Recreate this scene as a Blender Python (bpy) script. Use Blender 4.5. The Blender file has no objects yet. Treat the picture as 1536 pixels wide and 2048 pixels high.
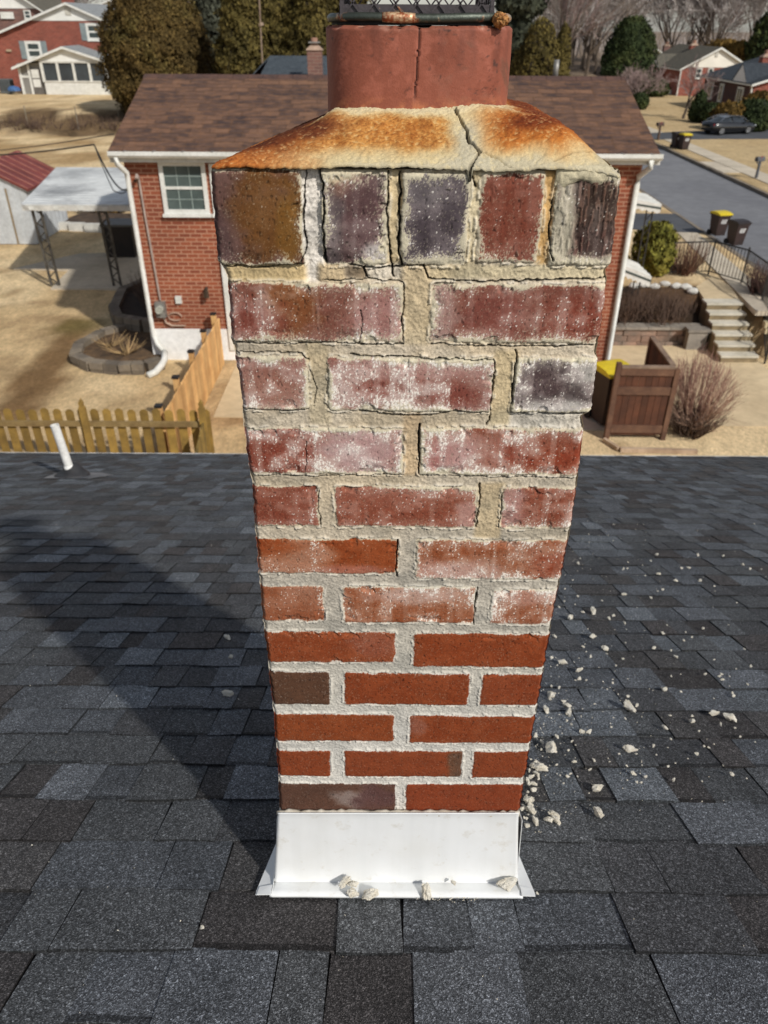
import bpy, bmesh, math, random
import numpy as np
from mathutils import Vector, Matrix

# ------------------------------------------------------------------ camera, world, sun, exposure
SC = bpy.context.scene
COL = SC.collection
PITCH, ROLL, FPX = math.radians(32.5), math.radians(0.3), 1540.0
cam_data = bpy.data.cameras.new('camera')
cam = bpy.data.objects.new('camera', cam_data)
COL.objects.link(cam)
cam_data.sensor_fit = 'VERTICAL'
cam_data.sensor_height = 36.0
cam_data.lens = 36.0 * FPX / 2048.0
cam_data.clip_start = 0.05
cam_data.clip_end = 3000
cam.matrix_world = Matrix.Rotation(math.pi / 2 - PITCH, 4, 'X') @ Matrix.Rotation(ROLL, 4, 'Z')
cam_data.dof.use_dof = True
cam_data.dof.focus_distance = 0.97
cam_data.dof.aperture_fstop = 9.5
SC.camera = cam

SUN_TO = Vector((0.503, -0.603, 0.619)).normalized()
ELEV = math.asin(SUN_TO.z)
AZ = math.atan2(SUN_TO.x, SUN_TO.y)
world = bpy.data.worlds.new('World')
SC.world = world
world.use_nodes = True
wn = world.node_tree
sky = wn.nodes.new('ShaderNodeTexSky')
sky.sky_type = 'NISHITA'
sky.sun_disc = False
sky.sun_elevation = ELEV
sky.sun_rotation = AZ
sky.air_density = 1.0
sky.dust_density = 0.8
sky.ozone_density = 1.0
bg = wn.nodes['Background']
hs = wn.nodes.new('ShaderNodeHueSaturation')
hs.inputs['Saturation'].default_value = 0.5          # thin high haze: a pale, almost neutral sky
wn.links.new(sky.outputs[0], hs.inputs['Color'])
wn.links.new(hs.outputs[0], bg.inputs[0])
bg.inputs[1].default_value = 0.105
sun_data = bpy.data.lights.new('sun', 'SUN')
sun_data.energy = 3.75
sun_data.angle = math.radians(1.6)
sun_data.color = (1.0, 0.955, 0.89)
sun = bpy.data.objects.new('sun', sun_data)
sun.rotation_euler = (-SUN_TO).to_track_quat('-Z', 'Y').to_euler()
COL.objects.link(sun)
SC.view_settings.view_transform = 'Standard'
SC.view_settings.look = 'None'
SC.view_settings.gamma = 1.0
SC.view_settings.use_curve_mapping = False
SC.view_settings.exposure = 0.0
SC.cycles.max_bounces = 6
SC.cycles.transparent_max_bounces = 8
SC.cycles.use_denoising = True

# ------------------------------------------------------------------ measuring: from a photo pixel to a point on a known plane
_s, _c = math.sin(PITCH), math.cos(PITCH)
_r = np.array([1, 0, 0.]); _u = np.array([0, _s, _c]); _f = np.array([0, _c, -_s])
_r2 = math.cos(ROLL) * _r + math.sin(ROLL) * _u
_u2 = -math.sin(ROLL) * _r + math.cos(ROLL) * _u
ROOF_H, ROOF_S = 1.035, 0.37
def ray(u, v): return _r2 * (u - 768) - _u2 * (v - 1024) + _f * FPX
def at_y(u, v, y): d = ray(u, v); return Vector(d * (y / d[1]))
def at_z(u, v, z): d = ray(u, v); return Vector(d * (z / d[2]))
def at_roof(u, v): d = ray(u, v); return Vector(d * (ROOF_H / (-d[2] - ROOF_S * d[1])))

def S(r, g=None, b=None):
    if g is None: r, g, b = r
    f = lambda c: (c / 255 / 12.92) if c / 255 <= 0.04045 else ((c / 255 + 0.055) / 1.055) ** 2.4
    return (f(r), f(g), f(b))
def SA(c):
    c = np.asarray(c, float) / 255
    return np.where(c <= 0.04045, c / 12.92, ((c + 0.055) / 1.055) ** 2.4)

# ------------------------------------------------------------------ numpy noise
def _hash(ix, iy, seed):
    h = (ix.astype(np.int64) * 374761393 + iy.astype(np.int64) * 668265263 + seed * 974711) & 0xFFFFFFFF
    h = ((h ^ (h >> 13)) * 1274126177) & 0xFFFFFFFF
    h = (h ^ (h >> 16)) & 0xFFFFFFFF
    return h / 4294967295.0
def vn(x, y, seed=0):
    x = np.asarray(x, float); y = np.asarray(y, float)
    ix = np.floor(x); iy = np.floor(y)
    fx = x - ix; fy = y - iy
    fx = fx * fx * (3 - 2 * fx); fy = fy * fy * (3 - 2 * fy)
    a = _hash(ix, iy, seed); b = _hash(ix + 1, iy, seed); c = _hash(ix, iy + 1, seed); d = _hash(ix + 1, iy + 1, seed)
    return (a * (1 - fx) + b * fx) * (1 - fy) + (c * (1 - fx) + d * fx) * fy
def fbm(x, y, seed=0, oct=4, gain=0.5):
    t = 0; a = 1; s = 0
    for k in range(oct):
        t = t + a * vn(x * 2 ** k + 17.3 * k, y * 2 ** k - 9.1 * k, seed + k); s += a; a *= gain
    return t / s
def ss(a, b, x):
    t = np.clip((np.asarray(x, float) - a) / (b - a), 0, 1)
    return t * t * (3 - 2 * t)
def lerp(a, b, t): return a + (b - a) * t

# ------------------------------------------------------------------ objects
ORG = {}
def org(o): return ORG.get(o.name, Vector((0, 0, 0))) if o is not None else Vector((0, 0, 0))
def tag(o, label=None, cat=None, group=None, kind=None):
    if label: o['label'] = label
    if cat: o['category'] = cat
    if group: o['group'] = group
    if kind: o['kind'] = kind
    return o
def thing(name, label, cat, loc=(0, 0, 0), group=None, rz=0):
    o = bpy.data.objects.new(name, None)
    COL.objects.link(o)
    o.location = loc; o.rotation_euler.z = rz
    o.empty_display_size = 0.1
    ORG[o.name] = Vector(loc)
    return tag(o, label, cat, group)
def link_mesh(name, me, parent=None):
    o = bpy.data.objects.new(name, me)
    COL.objects.link(o)
    if parent is not None:
        o.parent = parent
        ORG[o.name] = org(parent)
    return o
def copy_tree(o, parent=None):
    c = o.copy(); COL.objects.link(c)
    if parent is not None: c.parent = parent
    ORG[c.name] = org(o)
    for ch in list(o.children): copy_tree(ch, c)
    return c
def put(o, loc, rz=0, label=None, group=None, sc=None):
    o.location = loc; o.rotation_euler.z = rz
    if sc is not None: o.scale = (sc, sc, sc) if not hasattr(sc, '__len__') else sc
    if label: o['label'] = label
    if group: o['group'] = group
    return o

class MB:
    def __init__(s): s.v = []; s.f = []; s.m = []; s.c = []
    def face(s, pts, mi=0, c=None):
        n = len(s.v); s.v += [tuple(p) for p in pts]; s.f.append(tuple(range(n, n + len(pts)))); s.m.append(mi); s.c.append(c)
    def raw(s, vs, fs, mi=0, c=None):
        n = len(s.v); s.v += [tuple(p) for p in vs]
        for f in fs: s.f.append(tuple(i + n for i in f)); s.m.append(mi); s.c.append(c)
    def box(s, a, b, mi=0, c=None, M=None):
        x0, y0, z0 = a; x1, y1, z1 = b
        vs = [Vector(p) for p in ((x0, y0, z0), (x1, y0, z0), (x1, y1, z0), (x0, y1, z0), (x0, y0, z1), (x1, y0, z1), (x1, y1, z1), (x0, y1, z1))]
        if M is not None: vs = [M @ p for p in vs]
        s.raw(vs, [(3, 2, 1, 0), (4, 5, 6, 7), (0, 1, 5, 4), (1, 2, 6, 5), (2, 3, 7, 6), (3, 0, 4, 7)], mi, c)
    def hexa(s, bot, top, mi=0, c=None):
        s.raw(list(bot) + list(top), [(3, 2, 1, 0), (4, 5, 6, 7), (0, 1, 5, 4), (1, 2, 6, 5), (2, 3, 7, 6), (3, 0, 4, 7)], mi, c)
    def bar(s, p, q, w, h=None, mi=0, c=None, up=(0, 0, 1)):
        p = Vector(p); q = Vector(q); h = h or w
        d = (q - p).normalized(); up = Vector(up)
        if abs(d.dot(up)) > .98: up = Vector((0, 1, 0))
        a = d.cross(up).normalized() * w / 2; b = a.cross(d).normalized() * h / 2
        s.hexa([p - a - b, p + a - b, p + a + b, p - a + b], [q - a - b, q + a - b, q + a + b, q - a + b], mi, c)
    def tube(s, pts, rad, n=6, mi=0, cap=True, c=None):
        pts = [Vector(p) for p in pts]
        rs = rad if hasattr(rad, '__len__') else [rad] * len(pts)
        base = len(s.v)
        for i, p in enumerate(pts):
            d = (pts[min(i + 1, len(pts) - 1)] - pts[max(i - 1, 0)]).normalized()
            up = Vector((0, 0, 1)) if abs(d.z) < .9 else Vector((1, 0, 0))
            a = d.cross(up).normalized(); b = a.cross(d)
            for k in range(n):
                t = 2 * math.pi * k / n
                s.v.append(tuple(p + (a * math.cos(t) + b * math.sin(t)) * rs[i]))
        for i in range(len(pts) - 1):
            for k in range(n):
                k2 = (k + 1) % n
                s.f.append((base + i * n + k, base + i * n + k2, base + (i + 1) * n + k2, base + (i + 1) * n + k)); s.m.append(mi); s.c.append(c)
        if cap:
            s.f.append(tuple(base + k for k in range(n))[::-1]); s.m.append(mi); s.c.append(c)
            e = base + (len(pts) - 1) * n
            s.f.append(tuple(e + k for k in range(n))); s.m.append(mi); s.c.append(c)
    def prism(s, poly, d, mi=0, c=None):
        n = len(poly); d = Vector(d); poly = [Vector(p) for p in poly]
        s.raw(poly + [p + d for p in poly], [tuple(range(n))[::-1], tuple(range(n, 2 * n))] + [(i, (i + 1) % n, n + (i + 1) % n, n + i) for i in range(n)], mi, c)
    def build(s, name, mats, parent=None, smooth=False):
        me = bpy.data.meshes.new(name)
        o = org(parent)
        me.from_pydata([(p[0] - o.x, p[1] - o.y, p[2] - o.z) for p in s.v], [], s.f)
        mats = mats if isinstance(mats, (list, tuple)) else [mats]
        for m in mats: me.materials.append(m)
        if len(mats) > 1: me.polygons.foreach_set('material_index', s.m)
        if any(c is not None for c in s.c):
            at = me.attributes.new('Col', 'FLOAT_COLOR', 'FACE')
            at.data.foreach_set('color', np.array([(list(c) + [1]) if c is not None else [1, 1, 1, 1] for c in s.c], np.float32).ravel())
        if smooth: me.polygons.foreach_set('use_smooth', [True] * len(me.polygons))
        me.update()
        return link_mesh(name, me, parent)

def grid_mesh(name, P, cols, mat, parent=None, keep=None, smooth=True):
    """P: (rows, cols, 3) array of points; cols: matching linear colours."""
    R, C, _ = P.shape
    o = org(parent)
    V = (P - np.array([o.x, o.y, o.z])).reshape(-1, 3).astype(np.float32)
    idx = np.arange(R * C).reshape(R, C)
    F = np.stack([idx[:-1, :-1], idx[:-1, 1:], idx[1:, 1:], idx[1:, :-1]], -1).reshape(-1, 4)
    if keep is not None: F = F[keep.reshape(-1)]
    me = bpy.data.meshes.new(name)
    me.vertices.add(len(V)); me.vertices.foreach_set('co', V.ravel())
    me.loops.add(F.size); me.loops.foreach_set('vertex_index', F.ravel().astype(np.int32))
    me.polygons.add(len(F)); me.polygons.foreach_set('loop_start', np.arange(0, F.size, 4, dtype=np.int32))
    me.polygons.foreach_set('use_smooth', np.full(len(F), smooth))
    if cols is not None:
        at = me.attributes.new('Col', 'FLOAT_COLOR', 'POINT')
        cc = np.concatenate([np.clip(cols.reshape(-1, 3), 0, 1), np.ones((len(V), 1))], 1).astype(np.float32)
        at.data.foreach_set('color', cc.ravel())
    me.materials.append(mat)
    me.update(calc_edges=True)
    me.validate()
    return link_mesh(name, me, parent)
def join_meshes(objs, name):
    """several grid objects -> one mesh object (data level, no operators)."""
    bm = bmesh.new()
    for o in objs: bm.from_mesh(o.data)
    me = bpy.data.meshes.new(name); bm.to_mesh(me); bm.free()
    me.materials.append(objs[0].data.materials[0])
    par = objs[0].parent
    for o in objs: bpy.data.objects.remove(o)
    return link_mesh(name, me, par)

# ------------------------------------------------------------------ materials
def nt(name):
    m = bpy.data.materials.new(name); m.use_nodes = True
    t = m.node_tree
    return m, t, t.nodes['Principled BSDF']
def N(t, kind, **kw):
    n = t.nodes.new(kind)
    for k, v in kw.items():
        if k[0] == 'i' and k[1:].isdigit(): n.inputs[int(k[1:])].default_value = v
        elif k in n.inputs.keys(): n.inputs[k].default_value = v
        else: setattr(n, k, v)
    return n
def ramp(t, fac, stops):
    r = t.nodes.new('ShaderNodeValToRGB')
    e = r.color_ramp.elements
    while len(e) < len(stops): e.new(0.5)
    for k, (p, c) in enumerate(stops): e[k].position = p; e[k].color = (*c[:3], 1) if hasattr(c, '__len__') else (c, c, c, 1)
    t.links.new(fac, r.inputs[0])
    return r.outputs[0]
def mixc(t, fac, a, b, mode='MIX'):
    m = t.nodes.new('ShaderNodeMix'); m.data_type = 'RGBA'; m.blend_type = mode
    for sock, val in ((m.inputs[0], fac), (m.inputs[6], a), (m.inputs[7], b)):
        if hasattr(val, 'links'): t.links.new(val, sock)
        elif hasattr(val, '__len__'): sock.default_value = (*val[:3], 1)
        else: sock.default_value = val
    return m.outputs[2]
def noise(t, co, scale, detail=3, rough=.5, dist=0):
    n = N(t, 'ShaderNodeTexNoise', Scale=scale, Detail=detail, Roughness=rough, Distortion=dist)
    t.links.new(co, n.inputs['Vector'])
    return n.outputs[0]
def bump(t, p, h, strength, dist):
    b = N(t, 'ShaderNodeBump', Strength=strength, Distance=dist)
    t.links.new(h, b.inputs['Height']); t.links.new(b.outputs[0], p.inputs['Normal'])
def objco(t, world=False):
    if world: return t.nodes.new('ShaderNodeNewGeometry').outputs['Position']
    return t.nodes.new('ShaderNodeTexCoord').outputs['Object']
def plain(name, c, c2=None, scale=6, rough=.6, metal=0, bmp=0, bscale=60, world=False, island=0, spec=.4, contrast=(.35, .65)):
    """base colour broken up with two noise scales, roughness wander and optional bump."""
    m, t, p = nt(name)
    co = objco(t, world)
    c2 = c2 or tuple(x * .7 for x in c)
    n1 = noise(t, co, scale, 5, .6)
    col = ramp(t, n1, [(contrast[0], c), (contrast[1], c2)])
    n2 = noise(t, co, scale * 7.3, 3, .6)
    col = mixc(t, .5, col, ramp(t, n2, [(.3, .62), (.7, 1.0)]), 'MULTIPLY')
    if island:
        ri = t.nodes.new('ShaderNodeNewGeometry').outputs['Random Per Island']
        col = mixc(t, 1, col, ramp(t, ri, [(0, 1 - island), (1, 1 + island * .55)]), 'MULTIPLY')
    t.links.new(col, p.inputs['Base Color'])
    p.inputs['Roughness'].default_value = rough
    p.inputs['Metallic'].default_value = metal
    p.inputs['Specular IOR Level'].default_value = spec
    if bmp: bump(t, p, noise(t, co, bscale, 4, .6), .6, bmp)
    return m
def brickmat(name, c1, c2, mortar, rough=.85, bw=.2, bh=.0675, ms=.010, off=.5):
    m, t, p = nt(name)
    co = objco(t, True)
    sp = N(t, 'ShaderNodeSeparateXYZ'); t.links.new(co, sp.inputs[0])
    ad = N(t, 'ShaderNodeMath', operation='ADD'); t.links.new(sp.outputs[0], ad.inputs[0]); t.links.new(sp.outputs[1], ad.inputs[1])
    cb = N(t, 'ShaderNodeCombineXYZ'); t.links.new(ad.outputs[0], cb.inputs[0]); t.links.new(sp.outputs[2], cb.inputs[1])
    b = N(t, 'ShaderNodeTexBrick', offset=off, Scale=1.0)
    b.inputs['Color1'].default_value = (*c1, 1); b.inputs['Color2'].default_value = (*c2, 1); b.inputs['Mortar'].default_value = (*mortar, 1)
    b.inputs['Mortar Size'].default_value = ms; b.inputs['Brick Width'].default_value = bw; b.inputs['Row Height'].default_value = bh
    b.inputs['Bias'].default_value = -.1
    t.links.new(cb.outputs[0], b.inputs['Vector'])
    col = mixc(t, .8, b.outputs[0], ramp(t, noise(t, co, .9, 4), [(.3, .72), (.7, 1.06)]), 'MULTIPLY')
    col = mixc(t, .5, col, ramp(t, noise(t, co, 25, 3), [(.3, .7), (.7, 1.1)]), 'MULTIPLY')
    t.links.new(col, p.inputs['Base Color']); p.inputs['Roughness'].default_value = rough
    bump(t, p, b.outputs['Fac'], -.5, .008)
    return m
def shinglemat(name, c1, c2, c3, slope_axis=1, bw=.3, bh=.14):
    m, t, p = nt(name)
    co = objco(t, True)
    sp = N(t, 'ShaderNodeSeparateXYZ'); t.links.new(co, sp.inputs[0])
    a, bb = (0, 1) if slope_axis == 1 else (1, 0)
    cb = N(t, 'ShaderNodeCombineXYZ'); t.links.new(sp.outputs[a], cb.inputs[0]); t.links.new(sp.outputs[bb], cb.inputs[1])
    def br(w, off, ca=None):
        b = N(t, 'ShaderNodeTexBrick', offset=off, offset_frequency=3, squash=.7, squash_frequency=2, Scale=1.0)
        b.inputs['Color1'].default_value = (*(ca or c1), 1); b.inputs['Color2'].default_value = (*c2, 1); b.inputs['Mortar'].default_value = (*[x * .35 for x in c3], 1)
        b.inputs['Mortar Size'].default_value = .014; b.inputs['Brick Width'].default_value = w; b.inputs['Row Height'].default_value = bh
        t.links.new(cb.outputs[0], b.inputs['Vector'])
        return b
    b1 = br(bw, .37); b2 = br(bw * 1.37, .61, c3); b2.inputs['Bias'].default_value = .25
    col = mixc(t, .5, b1.outputs[0], b2.outputs[0])
    mp = N(t, 'ShaderNodeMapping'); mp.inputs['Scale'].default_value = (3.2, 7.2, 1)
    t.links.new(cb.outputs[0], mp.inputs[0])
    col = mixc(t, ramp(t, noise(t, mp.outputs[0], 1.3, 2), [(.45, 0.0), (.65, .3)]), col, c3)
    col = mixc(t, .6, col, ramp(t, noise(t, co, 60, 2), [(.3, .7), (.7, 1.15)]), 'MULTIPLY')
    t.links.new(col, p.inputs['Base Color']); p.inputs['Roughness'].default_value = .95
    p.inputs['Specular IOR Level'].default_value = .2
    bump(t, p, b1.outputs['Fac'], -.6, .01)
    return m
def attrmat(name, rough=.9, grain=900, gb=.0006, gamt=.25, spec=.25, stretch=(1, 1, 1), granule=False):
    """colour comes from the mesh's own 'Col' attribute (the stone's, brick's or granules' colour, plus painted crack shade), broken by fine grain."""
    m, t, p = nt(name)
    a = N(t, 'ShaderNodeAttribute', attribute_name='Col')
    co = objco(t)
    mp = N(t, 'ShaderNodeMapping'); mp.inputs['Scale'].default_value = stretch
    t.links.new(co, mp.inputs[0])
    n1 = noise(t, mp.outputs[0], grain, 2, .7)
    if granule:
        w = N(t, 'ShaderNodeTexVoronoi', Scale=grain * .8); t.links.new(mp.outputs[0], w.inputs['Vector'])
        sx = N(t, 'ShaderNodeSeparateColor'); t.links.new(w.outputs['Color'], sx.inputs[0])
        g = ramp(t, sx.outputs[0], [(0.0, .38), (.5, .86), (.82, 1.36), (.95, 2.6)])
        col = mixc(t, 1, a.outputs[0], g, 'MULTIPLY')
        w2 = N(t, 'ShaderNodeTexVoronoi', Scale=grain * .42); t.links.new(mp.outputs[0], w2.inputs['Vector'])
        sx2 = N(t, 'ShaderNodeSeparateColor'); t.links.new(w2.outputs['Color'], sx2.inputs[0])
        col = mixc(t, 1, col, ramp(t, sx2.outputs[1], [(0, .78), (.9, 1.12), (.985, 1.9)]), 'MULTIPLY')
        col = mixc(t, .8, col, ramp(t, noise(t, co, 9, 5, .65), [(.3, .72), (.7, 1.2)]), 'MULTIPLY')
        col = mixc(t, .8, col, ramp(t, noise(t, co, 150, 3, .7), [(.32, .66), (.68, 1.34)]), 'MULTIPLY')
        bump(t, p, w.outputs['Distance'], .9, .0011)
    else:
        col = mixc(t, 1, a.outputs[0], ramp(t, n1, [(.3, 1 - gamt), (.7, 1 + gamt * .8)]), 'MULTIPLY')
        bump(t, p, n1, .8, gb)
    t.links.new(col, p.inputs['Base Color'])
    p.inputs['Roughness'].default_value = rough
    p.inputs['Specular IOR Level'].default_value = spec
    return m
rnd = random.Random(7)

# ================================================================== terrain, road, pavements
def G(x, y):
    x = np.asarray(x, float); y = np.asarray(y, float)
    z = -6.65 + .25 * ss(0, 9, x) * ss(19, 23, y)
    low = -7.45
    near = ss(-1.5, 4.5, x)
    z = np.where(y < 20.0, lerp(-6.65, low, near), z)
    bank = lerp(-6.95, -6.4, ss(20.35, 21.9, y))
    z = np.where((x > 4.5) & (y >= 20.0), np.where(y < 20.35, low, np.where(y < 21.9, bank, -6.4)), z)
    z = np.where((x > 10.0) & (y < 21.9), lerp(low, -6.4, ss(18.4, 20.6, y)), z)
    z = np.where((x > 8.62) & (x < 9.95) & (y >= 18.0) & (y < 21.15), low, z)
    hill = ss(56.5, 65, y) * (1 - ss(-9, 2, x))
    z = z + 1.15 * hill
    z = z + 1.5 * ss(105, 170, y)
    road = (x > 11.58) & (x < 17.02) & (y > 20.0) & (y < 140)
    return np.where(road, z - .16, z)
xs = np.concatenate([np.arange(-400, -60, 20), np.arange(-60, -17, 1.0), np.arange(-17, 11.4, .3), [11.55, 11.6, 12.5, 13.5, 14.5, 15.5, 16.5, 17.0, 17.05], np.arange(17.4, 40, 1.0), np.arange(41, 80, 3), np.arange(90, 420, 20)])
ys = np.concatenate([np.arange(-30, 5, 5), np.arange(5, 26, .3), [20.34, 20.36], np.arange(26, 70, .8), np.arange(71, 130, 3), np.arange(135, 600, 15)])
xs = np.concatenate([xs, [8.60, 8.64, 9.93, 9.97]]); ys = np.concatenate([ys, [21.13, 21.17]])
xs = np.unique(np.round(xs, 3)); ys = np.unique(np.round(ys, 3))
GX, GY = np.meshgrid(xs, ys)
GZ = G(GX, GY)
rough_yard = np.where((GX > 5) & (GY < 20.3), 0.0, 1.0) * np.where((GX > 10.5) & (GX < 20), 0, 1)
GZ = GZ + rough_yard * (fbm(GX * .9, GY * .9, 3, 3) - .5) * .07 * np.where(GY < 30, .6, 1)
# embankment roughness
emb = ss(56.5, 58.5, GY) * (1 - ss(63, 65, GY)) * (1 - ss(-9, 0, GX))
GZ = GZ + emb * (fbm(GX * .8, GY * .8, 11, 4) - .5) * .9
GC = np.zeros(GX.shape + (3,))
tan1, tan2, tan3 = SA((230, 205, 162)), SA((210, 182, 138)), SA((176, 148, 110))
n1 = fbm(GX * .35, GY * .35, 21, 4)[..., None]; n2 = fbm(GX * 1.6, GY * 1.6, 22, 4)[..., None]
GC = lerp(tan1, tan2, ss(.4, .65, n1)); GC = lerp(GC, tan3, ss(.50, .72, n2) * .75)
far_r = (ss(9.5, 17.2, GX) * ss(20, 30, GY))[..., None]
GC = lerp(GC, SA((184, 160, 120)), far_r * .75)
# worn muddy strip across the left lawn, and bare soil by the fence
def seg_d(px, py, ax, ay, bx, by):
    t = np.clip(((px - ax) * (bx - ax) + (py - ay) * (by - ay)) / ((bx - ax) ** 2 + (by - ay) ** 2), 0, 1)
    return np.hypot(px - ax - t * (bx - ax), py - ay - t * (by - ay))
d = seg_d(GX, GY, -7.3, 14.2, -8.0, 19.6) + (fbm(GX * 1.4, GY * 1.4, 5, 4) - .5) * .9
GC = lerp(GC, SA((128, 100, 68)), (1 - ss(.25, .8, d))[..., None] * .95)
d2 = np.hypot((GX + 7.9), (GY - 19.3)) + (fbm(GX * 1.4, GY * 1.4, 6, 4) - .5) * .9
GC = lerp(GC, SA((120, 106, 64)), (1 - ss(.3, 1.0, d2))[..., None] * .85)
d3 = np.hypot((GX + 2.6) * .9, (GY - 14.2) * .7) + (fbm(GX * 1.8, GY * 1.8, 8, 4) - .5) * 1.5
GC = lerp(GC, SA((134, 98, 62)), (1 - ss(.2, 1.1, d3))[..., None] * .7)
GC = lerp(GC, lerp(SA((108, 86, 62)), SA((70, 54, 40)), ss(.4, .65, n2)), (emb * ss(.3, .5, n1[..., 0]))[..., None] * .9)
fieldn = ((1 - ss(-14, -6, GX)) * ss(36, 44, GY) * (1 - ss(57, 58, GY)))[..., None]
GC = lerp(GC, SA((170, 140, 98)), fieldn * ss(.38, .62, n1) * .8)
bankm = ((GX > 4.5) & (GX < 9.9) & (GY > 20.2) & (GY < 22.2))[..., None]
GC = np.where(bankm, lerp(SA((96, 75, 56)), SA((50, 41, 34)), ss(.35, .65, n2)), GC)
woods = ss(112, 125, GY)[..., None]
GC = lerp(GC, SA((128, 112, 96)), woods)
def groundmat():
    m, t, p = nt('dormant_lawn')
    a = N(t, 'ShaderNodeAttribute', attribute_name='Col'); co = objco(t, True)
    mp = N(t, 'ShaderNodeMapping'); mp.inputs['Scale'].default_value = (1, .6, 1); t.links.new(co, mp.inputs[0])
    col = mixc(t, 1, a.outputs[0], ramp(t, noise(t, mp.outputs[0], 2.2, 6, .7), [(.3, .78), (.68, 1.14)]), 'MULTIPLY')
    col = mixc(t, 1, col, ramp(t, noise(t, mp.outputs[0], 16, 4, .7), [(.3, .70), (.7, 1.20)]), 'MULTIPLY')
    t.links.new(col, p.inputs['Base Color']); p.inputs['Roughness'].default_value = 1; p.inputs['Specular IOR Level'].default_value = .1
    bump(t, p, noise(t, co, 22, 4, .7), .9, .05)
    return m
gr = grid_mesh('ground', np.stack([GX, GY, GZ], -1), GC, groundmat())
tag(gr, 'dormant tan lawns and yards between the houses', kind='structure')

M_asph = plain('asphalt_road', S(126, 127, 130), S(112, 113, 117), .35, .9, 0, .004, 90, True, spec=.2)
M_asph2 = plain('asphalt_drive', S(76, 78, 82), S(90, 92, 96), .5, .9, 0, .004, 90, True, spec=.2)
M_conc = plain('concrete_walk', S(206, 194, 174), S(184, 173, 154), .8, .9, 0, .002, 50, True, spec=.2)
M_conc2 = plain('concrete_drive', S(216, 196, 160), S(198, 178, 144), .6, .9, 0, .002, 50, True, spec=.2)
M_kerb = plain('kerb_stone', S(138, 126, 110), S(112, 102, 90), 1.2, .9, 0, .003, 50, True)
def slab(name, pts, z, th, mat, label):
    mb = MB(); mb.prism([(x, y, z - th) for x, y in pts], (0, 0, th)); o = mb.build(name, mat); tag(o, label, kind='structure'); return o
slab('road', [(11.6, 20.0), (17.0, 20.0), (17.0, 135), (11.6, 135)], -6.53, .1, M_asph, 'grey asphalt street running away past the houses')
mb = MB()
y = 20.2
while y < 134:
    L = 3.0
    a = .012 if int(y) % 2 else 0
    mb.box((16.96 + a * .3, y, -6.7), (17.12, min(y + L - .02, 134), -6.385 - a)); y += L
tag(mb.build('kerb', M_kerb), 'concrete kerb on the far side of the street', kind='structure')
mb = MB(); y = 21.8
while y < 134:
    mb.box((11.46, y, -6.7), (11.64, y + 2.98, -6.385)); y += 3
tag(mb.build('kerb', M_kerb), 'concrete kerb on the near side of the street', kind='structure')
mb = MB(); y = 30
while y < 130:
    mb.box((18.05, y, -6.5), (19.15, y + 1.49, -6.372)); y += 1.5
tag(mb.build('pavement', M_conc), 'pale concrete pavement across the street', kind='structure')
mb = MB()
q0 = Vector((11.15, 29.0, 0)); q1 = Vector((9.85, 19.6, 0))
p_a = [Vector((10.55, 28.9, 0)), Vector((11.25, 28.9, 0))]; p_b = [Vector((9.75, 19.9, 0)), Vector((10.6, 19.9, 0))]
for k in range(6):
    t0, t1 = k / 6, (k + 1) / 6 - .004
    A, B = p_a[0].lerp(p_b[0], t0), p_a[1].lerp(p_b[1], t0); C, D = p_a[1].lerp(p_b[1], t1), p_a[0].lerp(p_b[0], t1)
    mb.prism([(q.x, q.y, -6.5) for q in (A, D, C, B)], (0, 0, .125))
tag(mb.build('pavement', M_conc), 'grey pavement beside the near kerb above the steps', kind='structure')
slab('driveway', [(5.3, 15.25), (13.0, 15.2), (13.0, 18.3), (9.75, 18.5), (9.75, 19.05), (8.6, 19.05), (8.6, 20.2), (5.3, 20.2)], -7.435, .1, M_conc2, 'pale concrete driveway below the garden steps')
slab('driveway', [(9.6, 29.2), (11.5, 28.9), (11.5, 32.2), (8.0, 32.2), (8.0, 30.0)], -6.385, .1, M_asph2, 'dark asphalt driveway ending at the near kerb')
slab('driveway', [(17.1, 55.2), (26.5, 56.0), (29.5, 60.4), (28, 62.2), (17.1, 58.2)], -6.37, .1, M_asph2, 'dark asphalt driveway under the parked car')
slab('driveway', [(17.1, 42.2), (18.0, 42.2), (18.0, 45.8), (17.1, 45.8)], -6.375, .1, M_conc, 'pale driveway apron across the street')
slab('driveway', [(19.2, 38.0), (26, 39.6), (26, 43.0), (19.2, 41.6)], -6.376, .1, M_asph2, 'asphalt driveway behind the grey mailbox')
slab('path', [(8.75, 20.9), (9.7, 20.9), (9.95, 22.3), (9.75, 23.2), (8.95, 22.2)], -6.388, .1, M_conc2, 'short concrete path at the top of the steps')
slab('path', [(-3.4, 13.9), (-2.55, 13.9), (-2.55, 16.9), (-3.4, 16.9)], -6.63, .1, M_conc2, 'concrete strip beside the new board fence')
slab('path', [(4.25, 15.0), (5.1, 15.0), (5.1, 17.0), (4.25, 17.0)], -7.42, .1, M_conc, 'concrete pad under the yellow lidded bin')
slab('patio', [(-9.75, 22.4), (-6.5, 22.4), (-6.5, 26.7), (-10.25, 26.4), (-11.7, 24.5), (-9.9, 24.4)], -6.60, .12, M_conc, 'grey concrete patio under the white awning')

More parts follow.
